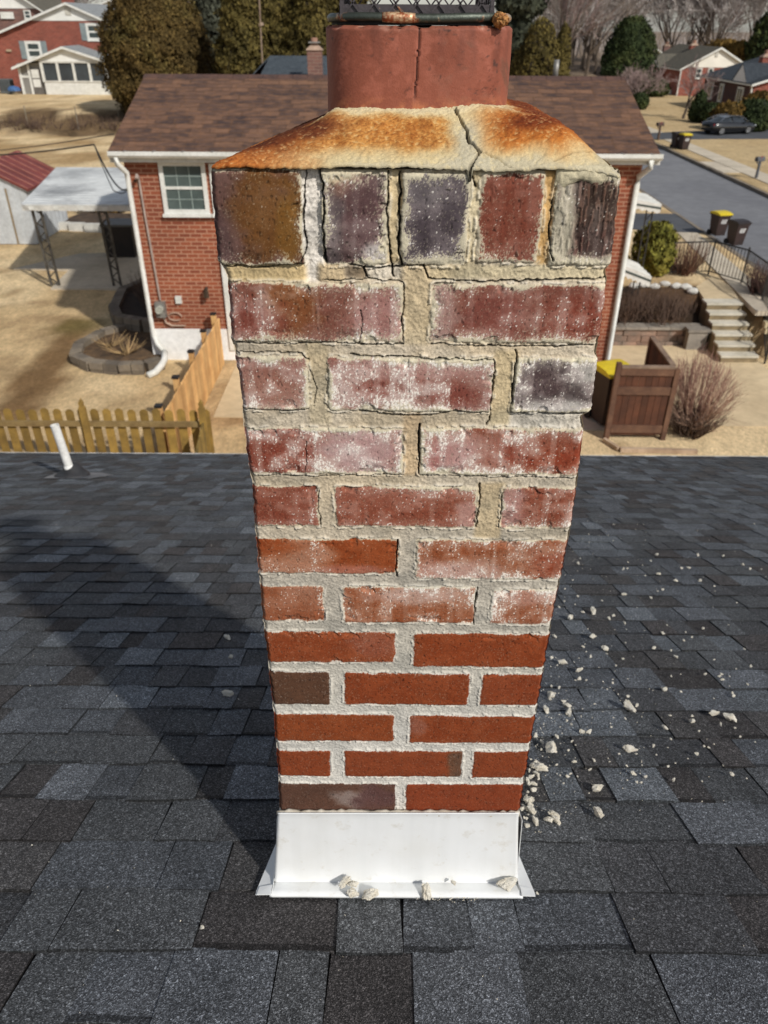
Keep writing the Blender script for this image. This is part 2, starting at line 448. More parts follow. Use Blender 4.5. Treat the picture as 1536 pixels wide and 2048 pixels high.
# ================================================================== the chimney
YF, DEPTH, SKEW = 0.85, 0.365, 0.055
ZTOP = -0.1275
def fx(u, v): return at_y(u, v, YF).x
def fz(v): return at_y(800, v, YF).z
EDGE_L = [(300, 422), (345, 420), (440, 428), (525, 436), (540, 447), (560, 453), (690, 464), (705, 468), (760, 478), (822, 485), (850, 486), (945, 498), (965, 503), (1060, 510), (1150, 517), (1245, 526), (1330, 536), (1412, 545), (1485, 551), (1555, 556), (1640, 561)]
EDGE_R = [(300, 1238), (350, 1243), (440, 1233), (528, 1222), (540, 1212), (556, 1215), (620, 1208), (686, 1198), (700, 1194), (716, 1197), (770, 1190), (824, 1182), (832, 1166), (848, 1169), (950, 1158), (1055, 1143), (1158, 1122), (1247, 1104), (1332, 1090), (1408, 1077), (1484, 1063), (1555, 1051), (1640, 1037)]
ez = np.array([fz(v) for v, u in EDGE_L])[::-1]; el = np.array([fx(u, v) for v, u in EDGE_L])[::-1]
ezr = np.array([fz(v) for v, u in EDGE_R])[::-1]; er = np.array([fx(u, v) for v, u in EDGE_R])[::-1]
def XL(z): return np.interp(z, ez, el) + (fbm(z * 160, z * 0 + 3, 31, 3) - .5) * .0035
def XR(z): return np.interp(z, ezr, er) + (fbm(z * 160, z * 0 + 8, 32, 3) - .5) * .0035

# one entry per brick face: pixel box, base colour, chalky bloom, cream wash width (mm), proud (mm), colour patches in brick coordinates
BR = [
 (420, 338, 604, 530, (88, 58, 50), 0.12, 5, 5, [(.68, .45, .38, .6, (106, 66, 26)), (.1, .75, .25, .4, (84, 60, 58)), (.85, .62, .12, .5, (118, 79, 30))]),
 (645, 341, 776, 530, (88, 68, 66), 0.3, 9, 3, [(.25, .1, .4, .25, (116, 79, 64)), (.6, .5, .4, .5, (92, 66, 66)), (.12, .6, .2, .5, (96, 84, 84)), (.82, .88, .28, .16, (190, 182, 176)), (.2, .05, .35, .10, (206, 188, 150))]),
 (803, 344, 936, 528, (80, 70, 74), 0.26, 9, 3, [(.3, .15, .5, .3, (98, 90, 92)), (.5, .7, .4, .3, (72, 62, 66))]),
 (957, 342, 1084, 524, (125, 68, 52), 0.18, 10, 2, [(.5, .5, .4, .35, (120, 60, 43))]),
 (1106, 345, 1246, 528, (78, 56, 48), 0.26, 13, 7, [(.6, .3, .4, .4, (82, 58, 46)), (.5, .8, .4, .3, (92, 64, 56)), (.12, .5, .17, .75, (206, 198, 174)), (.5, .97, .6, .10, (204, 196, 172))]),
 (452, 568, 806, 684, (123, 75, 61), 0.52, 7, 2.5, [(.38, .35, .16, .6, (127, 74, 39)), (.2, .6, .2, .4, (124, 62, 50)), (.9, .6, .2, .5, (168, 120, 112))]),
 (862, 568, 1216, 684, (122, 69, 55), 0.39, 8, 2.5, [(.8, .6, .25, .4, (125, 57, 41)), (.35, .5, .2, .4, (127, 70, 59)), (.05, .5, .1, .6, (158, 120, 110))]),
 (462, 712, 616, 820, (129, 75, 61), 0.52, 7, 3, [(.6, .7, .4, .4, (135, 77, 59))]),
 (656, 716, 986, 822, (137, 86, 74), 0.78, 8, 4, [(.25, .65, .16, .3, (127, 64, 52)), (.75, .7, .16, .25, (129, 66, 54)), (.5, .2, .5, .2, (176, 132, 122))]),
 (1028, 714, 1198, 822, (85, 73, 71), 0.72, 7, 5, [(.3, .45, .25, .25, (80, 62, 62)), (.75, .25, .2, .25, (182, 176, 168)), (.5, .95, .5, .2, (196, 190, 182))]),
 (482, 858, 806, 947, (137, 81, 67), 0.81, 6, 1.5, [(.13, .6, .14, .4, (131, 62, 45)), (.36, .6, .16, .35, (133, 62, 45)), (.75, .5, .25, .6, (186, 150, 146))]),
 (840, 856, 1172, 949, (139, 76, 56), 0.65, 6, 1.5, [(.15, .6, .2, .5, (170, 112, 106)), (.85, .75, .28, .35, (140, 58, 34)), (.5, .5, .15, .3, (136, 60, 41))]),
 (496, 974, 638, 1054, (133, 69, 50), 0.34, 4, .6, [(.5, .8, .5, .2, (129, 62, 43))]),
 (671, 974, 952, 1054, (137, 71, 50), 0.42, 4, .6, [(.5, .25, .5, .3, (146, 83, 63)), (.95, .7, .1, .4, (186, 140, 128))]),
 (1004, 974, 1150, 1056, (137, 71, 50), 0.52, 5, .6, [(.08, .5, .2, .6, (176, 128, 118))]),
 (506, 1080, 796, 1148, (141, 64, 25), 0.08, 2, 0, [(.7, .9, .3, .2, (166, 98, 76))]),
 (832, 1080, 1132, 1158, (143, 74, 41), 0.45, 3, 0, [(.9, .6, .2, .5, (140, 62, 36)), (.2, .8, .3, .3, (176, 116, 96))]),
 (512, 1174, 648, 1244, (137, 64, 29), 0.1, 2, 0, []),
 (686, 1174, 950, 1246, (139, 64, 27), 0.34, 2, 0, [(.55, .25, .42, .22, (182, 132, 110))]),
 (982, 1178, 1112, 1248, (139, 64, 29), 0.36, 2, 0, [(.5, .2, .5, .25, (172, 108, 84))]),
 (522, 1265, 791, 1326, (137, 62, 27), 0.1, 2, 0, [(.85, .4, .2, .5, (146, 79, 54))]),
 (828, 1267, 1098, 1334, (137, 60, 24), 0.06, 1.5, 0, []),
 (530, 1345, 660, 1411, (90, 60, 42), 0.01, 1, 0, []),
 (689, 1347, 938, 1410, (135, 60, 25), 0.05, 1.5, 0, []),
 (963, 1349, 1084, 1410, (135, 60, 27), 0.05, 1.5, 0, []),
 (540, 1430, 787, 1484, (137, 64, 27), 0.04, 1, 0, []),
 (820, 1432, 1070, 1486, (135, 60, 25), 0.06, 1.5, 0, [(.06, .4, .08, .4, (149, 87, 64))]),
 (546, 1503, 661, 1554, (135, 62, 29), 0.02, 1, 0, []),
 (689, 1503, 924, 1554, (134, 62, 30), 0.03, 1, 0, [(.93, .5, .06, .9, (104, 74, 54)), (.98, .5, .05, .9, (98, 70, 52))]),
 (946, 1503, 1058, 1556, (135, 62, 30), 0.02, 1, 0, []),
 (550, 1569, 791, 1622, (92, 62, 48), 0.02, 1, 0, [(.66, .5, .16, .4, (150, 132, 124)), (.85, .5, .2, .6, (98, 66, 62))]),
 (811, 1569, 1046, 1622, (135, 60, 30), 0.02, 1, 0, []),
]
# local mortar: pixel box, colour, recess (mm), lumpiness (mm)
MO = [
 (600, 335, 648, 566, (214, 208, 198), 9, 6), (774, 335, 805, 560, (212, 192, 148), 6, 4), (934, 338, 959, 530, (206, 190, 150), 2, 1.5),
 (1082, 330, 1108, 530, (206, 158, 88), 5, 1.5), (636, 529, 692, 566, (204, 178, 134), 2, 1.5), (690, 533, 735, 558, (122, 106, 86), 6, 2),
 (733, 529, 803, 562, (208, 204, 194), 7, 6), (806, 530, 862, 690, (198, 180, 144), 2.5, 2), (452, 529, 612, 568, (212, 182, 124), 4, 2),
 (860, 529, 1218, 558, (206, 190, 150), 3, 2), (614, 686, 660, 850, (196, 180, 146), 2, 2), (984, 700, 1030, 850, (198, 180, 140), 3, 2),
 (1020, 824, 1172, 856, (204, 196, 180), 4, 4), (806, 824, 842, 952, (206, 178, 140), 2, 1.5), (952, 966, 1006, 1078, (198, 176, 136), 3, 1.5),
]
CR = [
 ([(640, 342), (648, 400), (646, 470), (652, 528)], 2.4, 9), ([(612, 345), (605, 430), (612, 500), (600, 530)], 1.4, 6),
 ([(776, 345), (774, 430), (780, 500), (788, 555)], 1.8, 8), ([(801, 345), (800, 420), (796, 480), (803, 532)], 2.2, 9),
 ([(936, 345), (948, 352), (952, 372)], 1.6, 6), ([(1106, 400), (1100, 470), (1104, 520)], 1.6, 6),
 ([(436, 534), (520, 536), (604, 530)], 1.4, 6), ([(700, 531), (760, 536), (803, 534), (848, 530), (858, 558), (960, 564), (1060, 560), (1140, 557), (1214, 556)], 1.6, 8),
 ([(728, 536), (732, 556)], 2.5, 8), ([(650, 562), (740, 560), (806, 565), (808, 600), (804, 640), (807, 684)], 1.0, 5),
 ([(470, 686), (560, 690), (660, 686), (720, 690), (806, 688)], 1.3, 6), ([(862, 688), (950, 691), (1040, 692), (1200, 690)], 1.5, 7),
 ([(466, 708), (560, 706), (606, 708), (616, 722)], 1.2, 6), ([(700, 712), (790, 714), (880, 718), (986, 718), (990, 740), (984, 790), (978, 840), (974, 850)], 1.5, 8),
 ([(1030, 700), (1034, 716), (1026, 770), (1022, 806)], 1.8, 8), ([(486, 820), (560, 824), (616, 820)], 1.0, 5),
 ([(720, 822), (790, 832), (860, 832), (910, 820), (960, 826)], 2.0, 8), ([(838, 850), (839, 900), (836, 948)], 2.4, 10), ([(1024, 826), (1100, 828), (1180, 828)], 1.8, 8),
 ([(500, 952), (640, 954), (806, 950)], 1.1, 6), ([(840, 952), (960, 954), (1150, 956)], 1.0, 5), ([(960, 968), (958, 1010), (952, 1054)], 1.8, 8), ([(1004, 985), (1002, 1030), (996, 1056)], 1.3, 6), ([(638, 980), (636, 1020), (642, 1054)], .9, 4),
 ([(794, 1080), (794, 1120), (790, 1140), (794, 1156)], 1.8, 8), ([(954, 1176), (950, 1210), (948, 1250)], 2.0, 8),
 ([(640, 1276), (630, 1266)], .8, 3), ([(720, 620), (726, 650), (718, 690)], .8, 3), ([(620, 740), (634, 780), (628, 815)], .8, 3), ([(612, 884), (612, 930), (608, 946)], .9, 3),
]
def poly_d(X, Z, pts):
    dmin = np.full(X.shape, 9.0)
    for (ua, va), (ub, vb) in zip(pts[:-1], pts[1:]):
        dmin = np.minimum(dmin, seg_d(X, Z, fx(ua, va), fz(va), fx(ub, vb), fz(vb)))
    return dmin
def masonry(X, Z, bricks, locals_, cracks, seed=0):
    """X, Z face coordinates (m) -> relief (m, outwards) and sRGB colour of the wall surface."""
    sh = X.shape
    big = fbm(X * 22, Z * 22, 40 + seed, 4); mid = fbm(X * 90, Z * 90, 41 + seed, 3); fine = vn(X * 420, Z * 420, 42 + seed)
    fine2 = vn(X * 950, Z * 950, 43 + seed)
    t = (fz(345) - Z) / (fz(345) - fz(1620))                 # 0 at the top, 1 at the flashing
    stops = np.array([0, .28, .42, .52, .64, .8, 1.0])
    cs = np.array([(203, 188, 162), (197, 183, 158), (190, 178, 156), (181, 173, 157), (188, 182, 168), (206, 202, 192), (214, 210, 201)], float)
    mc = np.stack([np.interp(t, stops, cs[:, k]) for k in range(3)], -1)
    rec = np.interp(t, [0, .4, .55, 1], [2.0, 2.0, 2.2, 2.2])
    lump = np.interp(t, [0, .5, 1], [1.7, 1.5, 1.2])
    for (u0, v0, u1, v1, c, dp, lm) in locals_:
        x0, x1 = fx(u0, (v0 + v1) / 2), fx(u1, (v0 + v1) / 2); z0, z1 = fz(v1), fz(v0)
        w = .004
        k = ss(x0 - w, x0 + w, X) * (1 - ss(x1 - w, x1 + w, X)) * ss(z0 - w, z0 + w, Z) * (1 - ss(z1 - w, z1 + w, Z))
        mc = lerp(mc, np.array(c, float), k[..., None]); rec = lerp(rec, dp * .7, k); lump = lerp(lump, lm, k)
    stain = ss(.50, .66, fbm(X * 9, Z * 9, 50 + seed, 3)) * (1 - ss(.36, .5, t))
    mc = lerp(mc, np.array((210, 172, 112.)), (stain * .22)[..., None])
    grey = ss(.5, .7, fbm(X * 14, Z * 30, 51 + seed, 3))
    mc = lerp(mc, mc * np.array((.84, .85, .86)), (grey * np.interp(t, [0, .5, .75], [.8, .7, .3]))[..., None])
    na = np.interp(t, [0, .5, .75], [1.0, .9, .6])
    mc = mc * (0.95 + na * (.20 * (mid - .5) + .16 * (fine - .5) + .14 * (fine2 - .5)))[..., None]
    mc = lerp(mc, mc.mean(-1, keepdims=True) * np.array((1.055, 1.0, .94)), np.interp(t, [0, .5, .65], [.25, .24, .08])[..., None])
    mh = -rec / 1000 + (big - .5) * lump / 1000 * 1.6 + (mid - .5) * lump / 1000 * 1.2 + (fine - .5) * .0011 + (fine2 - .5) * .0009
    col = mc.copy(); H = mh.copy()
    wobx = (fbm(X * 70, Z * 70, 60 + seed, 3) - .5) * .0042 + (fine - .5) * .0014
    wobz = (fbm(X * 70, Z * 70, 61 + seed, 3) - .5) * .0042 + (fine2 - .5) * .0014
    streak = fbm(X * 720, Z * 330, 70 + seed, 2); speck = vn(X * 900, Z * 800, 72 + seed)
    haze = fbm(X * 45, Z * 60, 73 + seed, 4); low = fbm(X * 16 + 3, Z * 24, 76 + seed, 3); runs = fbm(X * 95, Z * 7, 77 + seed, 3)
    salt = ss(.47, .66, fbm(X * 7 + 1, Z * 11 + 4, 78 + seed, 4)) * ss(.15, .28, t) * (1 - ss(.50, .62, t)); pit = vn(X * 800, Z * 300, 74 + seed); pit2 = vn(X * 330, Z * 330, 75 + seed)
    for i, (x0, z0, x1, z1, c, eff, wash, proud, pats, grainy) in enumerate(bricks):
        sel = (X > x0 - .012) & (X < x1 + .012) & (Z > z0 - .012) & (Z < z1 + .012)
        if not sel.any(): continue
        x = X[sel] + wobx[sel]; z = Z[sel] + wobz[sel]
        rr = .004
        qx = np.abs(x - (x0 + x1) / 2) - (x1 - x0) / 2 + rr; qz = np.abs(z - (z0 + z1) / 2) - (z1 - z0) / 2 + rr
        d = np.hypot(np.maximum(qx, 0), np.maximum(qz, 0)) + np.minimum(np.maximum(qx, qz), 0) - rr
        nx = (X[sel] - x0) / (x1 - x0); nz = (z1 - Z[sel]) / (z1 - z0)
        bc = np.tile(np.array(c, float), (len(x), 1))
        for (px, pz, rx, rz, pc) in pats:
            k = 1 - ss(.45, 1.25, np.hypot((nx - px) / rx, (nz - pz) / rz) + (haze[sel] - .5) * 1.1)
            bc = lerp(bc, np.array(pc, float), (k * .9)[:, None])
        bc = bc * (.93 + .16 * (haze[sel] - .5) + .10 * (fine[sel] - .5) + .06 * (speck[sel] - .5))[:, None]
        if grainy:
            g = ss(.42, .62, fbm(X[sel] * 420, Z[sel] * 75, 91 + seed, 2))
            dkm = (bc.mean(-1) < 95)[:, None]
            bc = np.where(dkm, lerp(bc * .62, bc * 1.12, g[:, None]), bc * lerp(.9, 1.0, g[:, None]))
        # chalky bloom: soft haze, then hard flecks crowding towards the brick's edges
        inn = -d
        edge = 1 - ss(.0, .020, inn)
        soft = np.clip(eff * (ss(.38, .72, haze[sel]) * .9 + edge * .65 * ss(.25, .55, low[sel]) + ss(.5, .68, runs[sel]) * .5) + salt[sel] * .5, 0, .9)
        bc = lerp(bc, np.array((208, 196, 189.)), (soft * .72)[:, None])
        amt = (eff + salt[sel] * .45) * (.42 + .7 * edge * ss(.3, .6, low[sel])) * (.3 + 1.0 * ss(.35, .7, haze[sel]) + .7 * ss(.52, .66, runs[sel]))
        fl = ss(.80 - .42 * amt, .86 - .36 * amt, streak[sel] * .6 + speck[sel] * .4) * ss(.02, .12, amt)
        bc = lerp(bc, np.array((232, 226, 214.)), (fl * .9)[:, None])
        # pits
        pk = ss(.76, .88, pit[sel]) * ss(.44, .60, pit2[sel]) * .7 * (1 - fl)
        bc = lerp(bc, bc * .5, (pk * .8)[:, None])
        # cream mortar wash smeared over the arrises
        wmm = wash / 1000 * np.clip(.25 + 2.6 * (low[sel] - .28), .2, 2.2)
        pw = np.exp(-np.maximum(inn - (haze[sel] - .45) * wmm * 1.8, 0) / (wmm * .62)) * 1.12
        nn = np.clip(((streak[sel] * .34 + speck[sel] * .26 + fine2[sel] * .24 + haze[sel] * .16) - .33) / .34, 0, 1)
        wk = ss(-.13, .13, pw - nn) * (.55 + .45 * ss(.15, .6, pw))
        wc = lerp(np.array((214, 204, 176.)), np.array((226, 222, 212.)), ss(.4, .7, t[sel])[:, None]) * (.9 + .2 * (mid[sel] - .5))[:, None]
        bc = lerp(bc, wc, (wk * .92)[:, None])
        m = 1 - ss(-.0006, .0009, d)
        arr = -.0011 * (1 - ss(0, .0045, inn)) ** 2
        spall = ss(.63, .69, fbm(X[sel] * 42, Z[sel] * 42, 88 + seed, 3)) * (1 - ss(.004, .016, inn)) * (1 - ss(.62, .8, t[sel]))
        bc = lerp(bc, bc * (.80 + .35 * fine[sel])[:, None], (spall * .9)[:, None])
        hb = -spall * .0028 + proud * .45 / 1000 + arr + (haze[sel] - .5) * .0012 + (fine[sel] - .5) * .0004 + wk * .0006 + fl * .0003 - pk * .0014
        if grainy: hb = hb - .0016 * (1 - g)
        # ragged lip of mortar squeezed against the brick
        lip = np.exp(-((d - .0022) / .0018) ** 2) * ss(.42, .6, fbm(X[sel] * 130, Z[sel] * 130, 80 + seed, 2)) * .0026
        hm = H[sel] + lip
        cm = lerp(col[sel], np.array((226, 220, 206.)), (lip / .0026 * .45)[:, None])
        H[sel] = lerp(hm, hb, m)
        col[sel] = lerp(cm, bc, m[:, None])
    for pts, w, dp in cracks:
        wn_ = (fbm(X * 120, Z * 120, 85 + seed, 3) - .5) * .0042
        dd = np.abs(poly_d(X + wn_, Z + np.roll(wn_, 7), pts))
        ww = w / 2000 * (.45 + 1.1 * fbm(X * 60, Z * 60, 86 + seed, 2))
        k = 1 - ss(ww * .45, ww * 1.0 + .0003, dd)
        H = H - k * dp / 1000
        col = lerp(col, col * .20, (k * .85)[..., None])      # shade of the deep crack painted into the colour
    return H, col
BRM = []
for i, (u0, v0, u1, v1, c, e, w, p_, pats) in enumerate(BR):
    vm = (v0 + v1) / 2
    x0, x1 = fx(u0, vm), fx(u1, vm)
    BRM.append((x0, fz(v1), x1, fz(v0), c, e, w, p_, pats, i == 4))
# outermost bricks run past the corner so that the arris belongs to the brick
BRM = [(b[0] - (.012 if b[0] < np.interp((b[1] + b[3]) / 2, ez, el) + .012 else 0), b[1], b[2] + (.012 if b[2] > np.interp((b[1] + b[3]) / 2, ezr, er) - .012 else 0), *b[3:]) for b in BRM]

chimney = thing('chimney', 'weathered red brick chimney with rust stained crown standing on the dark roof', 'chimney', (0.03, YF + DEPTH / 2, -ROOF_H - ROOF_S * (YF + DEPTH / 2)))
M_brick = attrmat('weathered_brick', .92, 1100, .0005, .16)
zb = fz(1640)
nz_, nx_ = 1080, 450
zz = np.linspace(zb, ZTOP, nz_); tt = np.linspace(0, 1, nx_)
Zg = np.repeat(zz[:, None], nx_, 1)
xl, xr = XL(zz)[:, None], XR(zz)[:, None]
Xg = xl + (xr - xl) * tt[None, :]
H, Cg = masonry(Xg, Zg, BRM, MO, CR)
# rounded outer corners
de = np.minimum(Xg - xl, xr - Xg)
H = H - .006 * (1 - ss(0, .007, de)) ** 2
H = H - .004 * (1 - ss(0, .006, ZTOP - Zg)) ** 2
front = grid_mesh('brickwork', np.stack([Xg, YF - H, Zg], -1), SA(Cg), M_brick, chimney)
# the other three sides follow the same courses
def side_bricks(seed):
    r = random.Random(seed); out = []
    rows = [(338, 530), (566, 684), (712, 821), (857, 948), (974, 1055), (1080, 1152), (1175, 1246), (1266, 1330), (1346, 1410), (1431, 1485), (1503, 1555), (1569, 1622)]
    for k, (va, vb) in enumerate(rows):
        z1, z0 = fz(va), fz(vb)
        if k == 0: cuts = [-.02, .085, .17, .255, .34, .45]
        elif k % 2: cuts = [-.02, .205, .44]
        else: cuts = [-.02, .095, .32, .44]
        for a, b in zip(cuts[:-1], cuts[1:]):
            c = r.choice([(136, 70, 56), (96, 70, 64), (140, 66, 48)]) if k < 5 else r.choice([(150, 64, 36), (146, 62, 36), (100, 66, 46)])
            out.append((a + .006, z0, b - .006, z1, c, .4 * max(0, 1 - k / 6) + .03, 7 if k < 5 else 2, 2 if k < 4 else 0, [], False))
    return out
parts = [front]
dd = np.linspace(0, DEPTH, 140)
zs2 = np.linspace(zb - .25, ZTOP, 420)
Dg, Z2 = np.meshgrid(dd, zs2)
for sgn, seed in ((-1, 3), (1, 5)):
    Hs, Cs = masonry(Dg, Z2, side_bricks(seed), [], [], seed * 10)
    Hs = Hs - .006 * (1 - ss(0, .007, np.minimum(Dg, DEPTH - Dg))) ** 2
    fold = (1 - ss(0, .01, Dg)) * .006
    base = (XL(Z2) if sgn < 0 else XR(Z2))
    if sgn < 0: base = base + SKEW * Dg / DEPTH
    P = np.stack([base + sgn * np.minimum(Hs, .004) * ss(0, .012, Dg), YF + Dg + .0045, Z2], -1)
    if sgn < 0: P = P[:, ::-1]; Cs = Cs[:, ::-1]
    parts.append(grid_mesh('brickwork_side', P, SA(Cs), M_brick, chimney))
Xb, Zb2 = np.meshgrid(np.linspace(0, 1, 140), zs2)
Hs, Cs = masonry(Xb * DEPTH, Zb2, side_bricks(9), [], [], 70)
P = np.stack([XR(Zb2) + (XL(Zb2) + SKEW - XR(Zb2)) * Xb, YF + DEPTH + np.minimum(Hs, .004), Zb2], -1)
parts.append(grid_mesh('brickwork_back', P, SA(Cs), M_brick, chimney))
xl0, xr0 = float(XL(np.array([ZTOP]))[0]), float(XR(np.array([ZTOP]))[0])
TX, TY = np.meshgrid(np.linspace(xl0 + .003, xr0 - .003, 60), np.linspace(YF + .002, YF + DEPTH, 60))
TX = xr0 - .003 - (xr0 - TX) * (xr0 - xl0 - SKEW * (TY - YF) / DEPTH) / (xr0 - xl0)
parts.append(grid_mesh('brickwork_top', np.stack([TX, TY, TX * 0 + ZTOP + (fbm(TX * 60, TY * 60, 5, 3) - .5) * .003], -1), np.tile(SA((150, 132, 104)), TX.shape + (1,)), M_brick, chimney))
bw_obj = join_meshes(parts, 'brickwork')
bw_obj.data.polygons.foreach_set('use_smooth', [True] * len(bw_obj.data.polygons))

# ------------------------------------------------------------------ crown: sloping mortar cap with rust, a through crack and a ragged drip edge
FCX, FCY, FH, FR = 0.036, 1.045, 0.1045, 0.055
def flue_pt(t, off=0.0):
    """rounded square outline; t in 0..1."""
    a = 2 * math.pi * t
    n = 3.4
    cx, cy = np.cos(a), np.sin(a)
    k = (np.abs(cx) ** n + np.abs(cy) ** n) ** (-1 / n)
    return FCX + (FH + off) * k * cx, FCY + (FH + off) * k * cy
CXL, CXR, CY0, CY1 = fx(428, 332), fx(1238, 332), YF - .003, YF + DEPTH + .002
gx = np.linspace(CXL, CXR, 330); gy = CY0 + (CY1 - CY0) * np.concatenate([np.linspace(0, .27, 120), np.linspace(.273, 1, 120)])
CX, CYg = np.meshgrid(gx, gy)
CXo = CX.copy()
CX = CXR - (CXR - CX) * (CXR - CXL - (SKEW + .004) * (CYg - CY0) / DEPTH) / (CXR - CXL)
wx = (fbm(CX * 30, CYg * 30, 101, 3) - .5) * .006
dl = (CXo - CXL) / (fx(655, 205) + .012 - CXL); dr = (CXR - CX) / (CXR - (fx(1010, 205) + .020)); df = (CYg - CY0) / .092; db = (CY1 - CYg) / .1
rise = np.minimum(np.minimum(dl, dr * 1.0), np.minimum(df, db))
sm = -.05 * np.log(np.exp(-dl / .05) + np.exp(-dr / .05) + np.exp(-df / .05) + np.exp(-db / .05) + np.exp(-1 / .05))
rise = np.clip(sm, -.02, 1.0)
z_lo, z_hi = -.1225, -.0785
# the slope bulges on the right shoulder
CZ = z_lo - .006 * ss(CXR - .05, CXR, CX) + (z_hi - z_lo) * rise + .010 * np.exp(-(((CX - (CXR - .06)) / .05) ** 2)) * ss(0, .3, rise) * (1 - ss(.5, 1, rise))
CZ = CZ + .006 * np.exp(-(((CX - fx(655, 200)) / .016) ** 2 + ((CYg - (FCY - FH - .002)) / .02) ** 2)) + .004 * np.exp(-(((CX - fx(985, 210)) / .02) ** 2 + ((CYg - (FCY - FH)) / .02) ** 2))
g1 = fbm(CX * 40, CYg * 40, 102, 4); g2 = vn(CX * 520, CYg * 620, 103) * .6 + vn(CX * 250, CYg * 250, 109) * .4; g3 = vn(CX * 900, CYg * 1100, 104)
CZ = CZ + (g1 - .5) * .0045 + (g2 - .5) * .0022 + (g3 - .5) * .0012
edge_w = (fbm(CX * 45, CYg * 3, 105, 4) - .5)
CZ = CZ + (1 - ss(0, .12, df)) * (edge_w * .005 - .0008)
cxk = [(908, .98), (922, .80), (934, .55), (940, .38), (960, .22), (948, .08), (938, -.02)]
cpx = [fx(u, 330) if s < .3 else fx(u, 300) for u, s in cxk]
crx = np.interp(df, [s for u, s in cxk][::-1], [at_y(u, 212 + (1 - s) * 122, CY0 + s * .092).x for u, s in cxk][::-1])
wnn = (fbm(CX * 110, CYg * 110, 106, 3) - .5) * .006
kk = (1 - ss(.0009, .0022, np.abs(CX + wnn - crx))) * (df < 1.02) * (df > -.1)
br2 = seg_d(CX + wnn, CYg, at_y(960, 305, CY0 + .02).x, CY0 + .021, at_y(1020, 340, CY0).x, CY0 + .001)
kk = np.maximum(kk, (1 - ss(.0003, .0009, br2)) * .3)
kk = np.maximum(kk, .22 * (1 - ss(.0003, .001, seg_d(CX + wnn, CYg, at_y(1110, 330, CY0).x, CY0 + .006, at_y(1225, 300, CY0 + .03).x, CY0 + .03))))
CZ = CZ - kk * .011
# colour: cream sand mortar, rust runs
xn = (CX - CXL) / (CXR - CXL)
sN = np.clip(np.minimum(df, np.minimum(dl, dr) * 1.0 + .25 * (1 - ss(0, .1, df - 1))) + (g1 - .5) * .25, 0, 1.3)
cc = np.tile(np.array((218, 198, 152.)), CX.shape + (1,))
cc = lerp(cc, np.array((224, 208, 168.)), ss(.82, 1.0, sN)[..., None])
band = ss(.12, .36, sN) * (1 - ss(.74, .96, sN)) * (1 - ss(.56, .62, xn + (g1 - .5) * .08))
cc = lerp(cc, np.array((206, 140, 66.)), (band * .85)[..., None])
cc = lerp(cc, np.array((196, 122, 52.)), (np.exp(-((xn - .44) / .08) ** 2 - ((sN - .55) / .22) ** 2) * .6)[..., None])
lo = (1 - ss(.05, .34, xn + (g1 - .5) * .12)) * (1 - ss(.70, .88, sN))
cc = lerp(cc, np.array((190, 108, 44.)), (lo * .95)[..., None])
dk = np.exp(-((xn - .22) / .085) ** 2 - ((sN - .66) / .17) ** 2) + .9 * np.exp(-((xn - .13) / .07) ** 2 - ((sN - .42) / .2) ** 2)
cc = lerp(cc, np.array((104, 50, 24.)), np.clip(dk * 1.35 * (.55 + .9 * g1), 0, .92)[..., None])
drip = fbm(CX * 85, sN * 2.2, 110, 3)
r2 = np.exp(-((xn - .81) / .135) ** 4 - ((sN - .58) / .38) ** 4) * (.75 + .5 * drip)
cc = lerp(cc, np.array((202, 120, 48.)), np.clip(r2 * 1.25, 0, .95)[..., None])
r3 = np.exp(-((xn - .82) / .085) ** 2 - ((sN - .70) / .22) ** 2)
cc = lerp(cc, np.array((128, 58, 22.)), np.clip(r3 * 1.3 * (.6 + .8 * g1), 0, .95)[..., None])
cc = lerp(cc, np.array((188, 178, 150.)), (ss(.93, .975, xn + (g1 - .5) * .05) * .9)[..., None])
gry = np.exp(-((xn - .63) / .035) ** 2) * (1 - ss(.5, .9, sN)) + (1 - ss(.02, .16, sN)) * ss(.25, .4, xn) * .7
cc = lerp(cc, np.array((196, 188, 164.)), np.clip(gry, 0, .85)[..., None])
sp = ss(.56, .72, g2) * .5 + ss(.66, .86, g3) * .45
rusty = np.clip(band + lo + r2, 0, 1)
cc = lerp(cc, cc * np.array((.66, .52, .40)), (sp * rusty * .85)[..., None])
cc = lerp(cc, np.array((236, 214, 160.)), ((1 - ss(.22, .40, g2)) * .45)[..., None])
cc = lerp(cc, cc * np.array((.80, .68, .52)), (ss(.52, .68, drip) * np.clip(band + lo, 0, 1) * .6)[..., None])
cc = cc * .905
cc = lerp(cc, cc * .22, (kk * .9)[..., None])  # shade inside the crown crack put into the colour
M_crown = attrmat('crown_mortar', .97, 800, .0007, .18)
inside = (np.abs((CX - FCX) / (FH - .02)) ** 3.4 + np.abs((CYg - FCY) / (FH - .02)) ** 3.4) < 1
cells = ~(inside[:-1, :-1] & inside[1:, 1:] & inside[:-1, 1:] & inside[1:, :-1])
ctop = grid_mesh('crown', np.stack([CX, CYg, CZ], -1), SA(cc), M_crown, chimney, keep=cells)
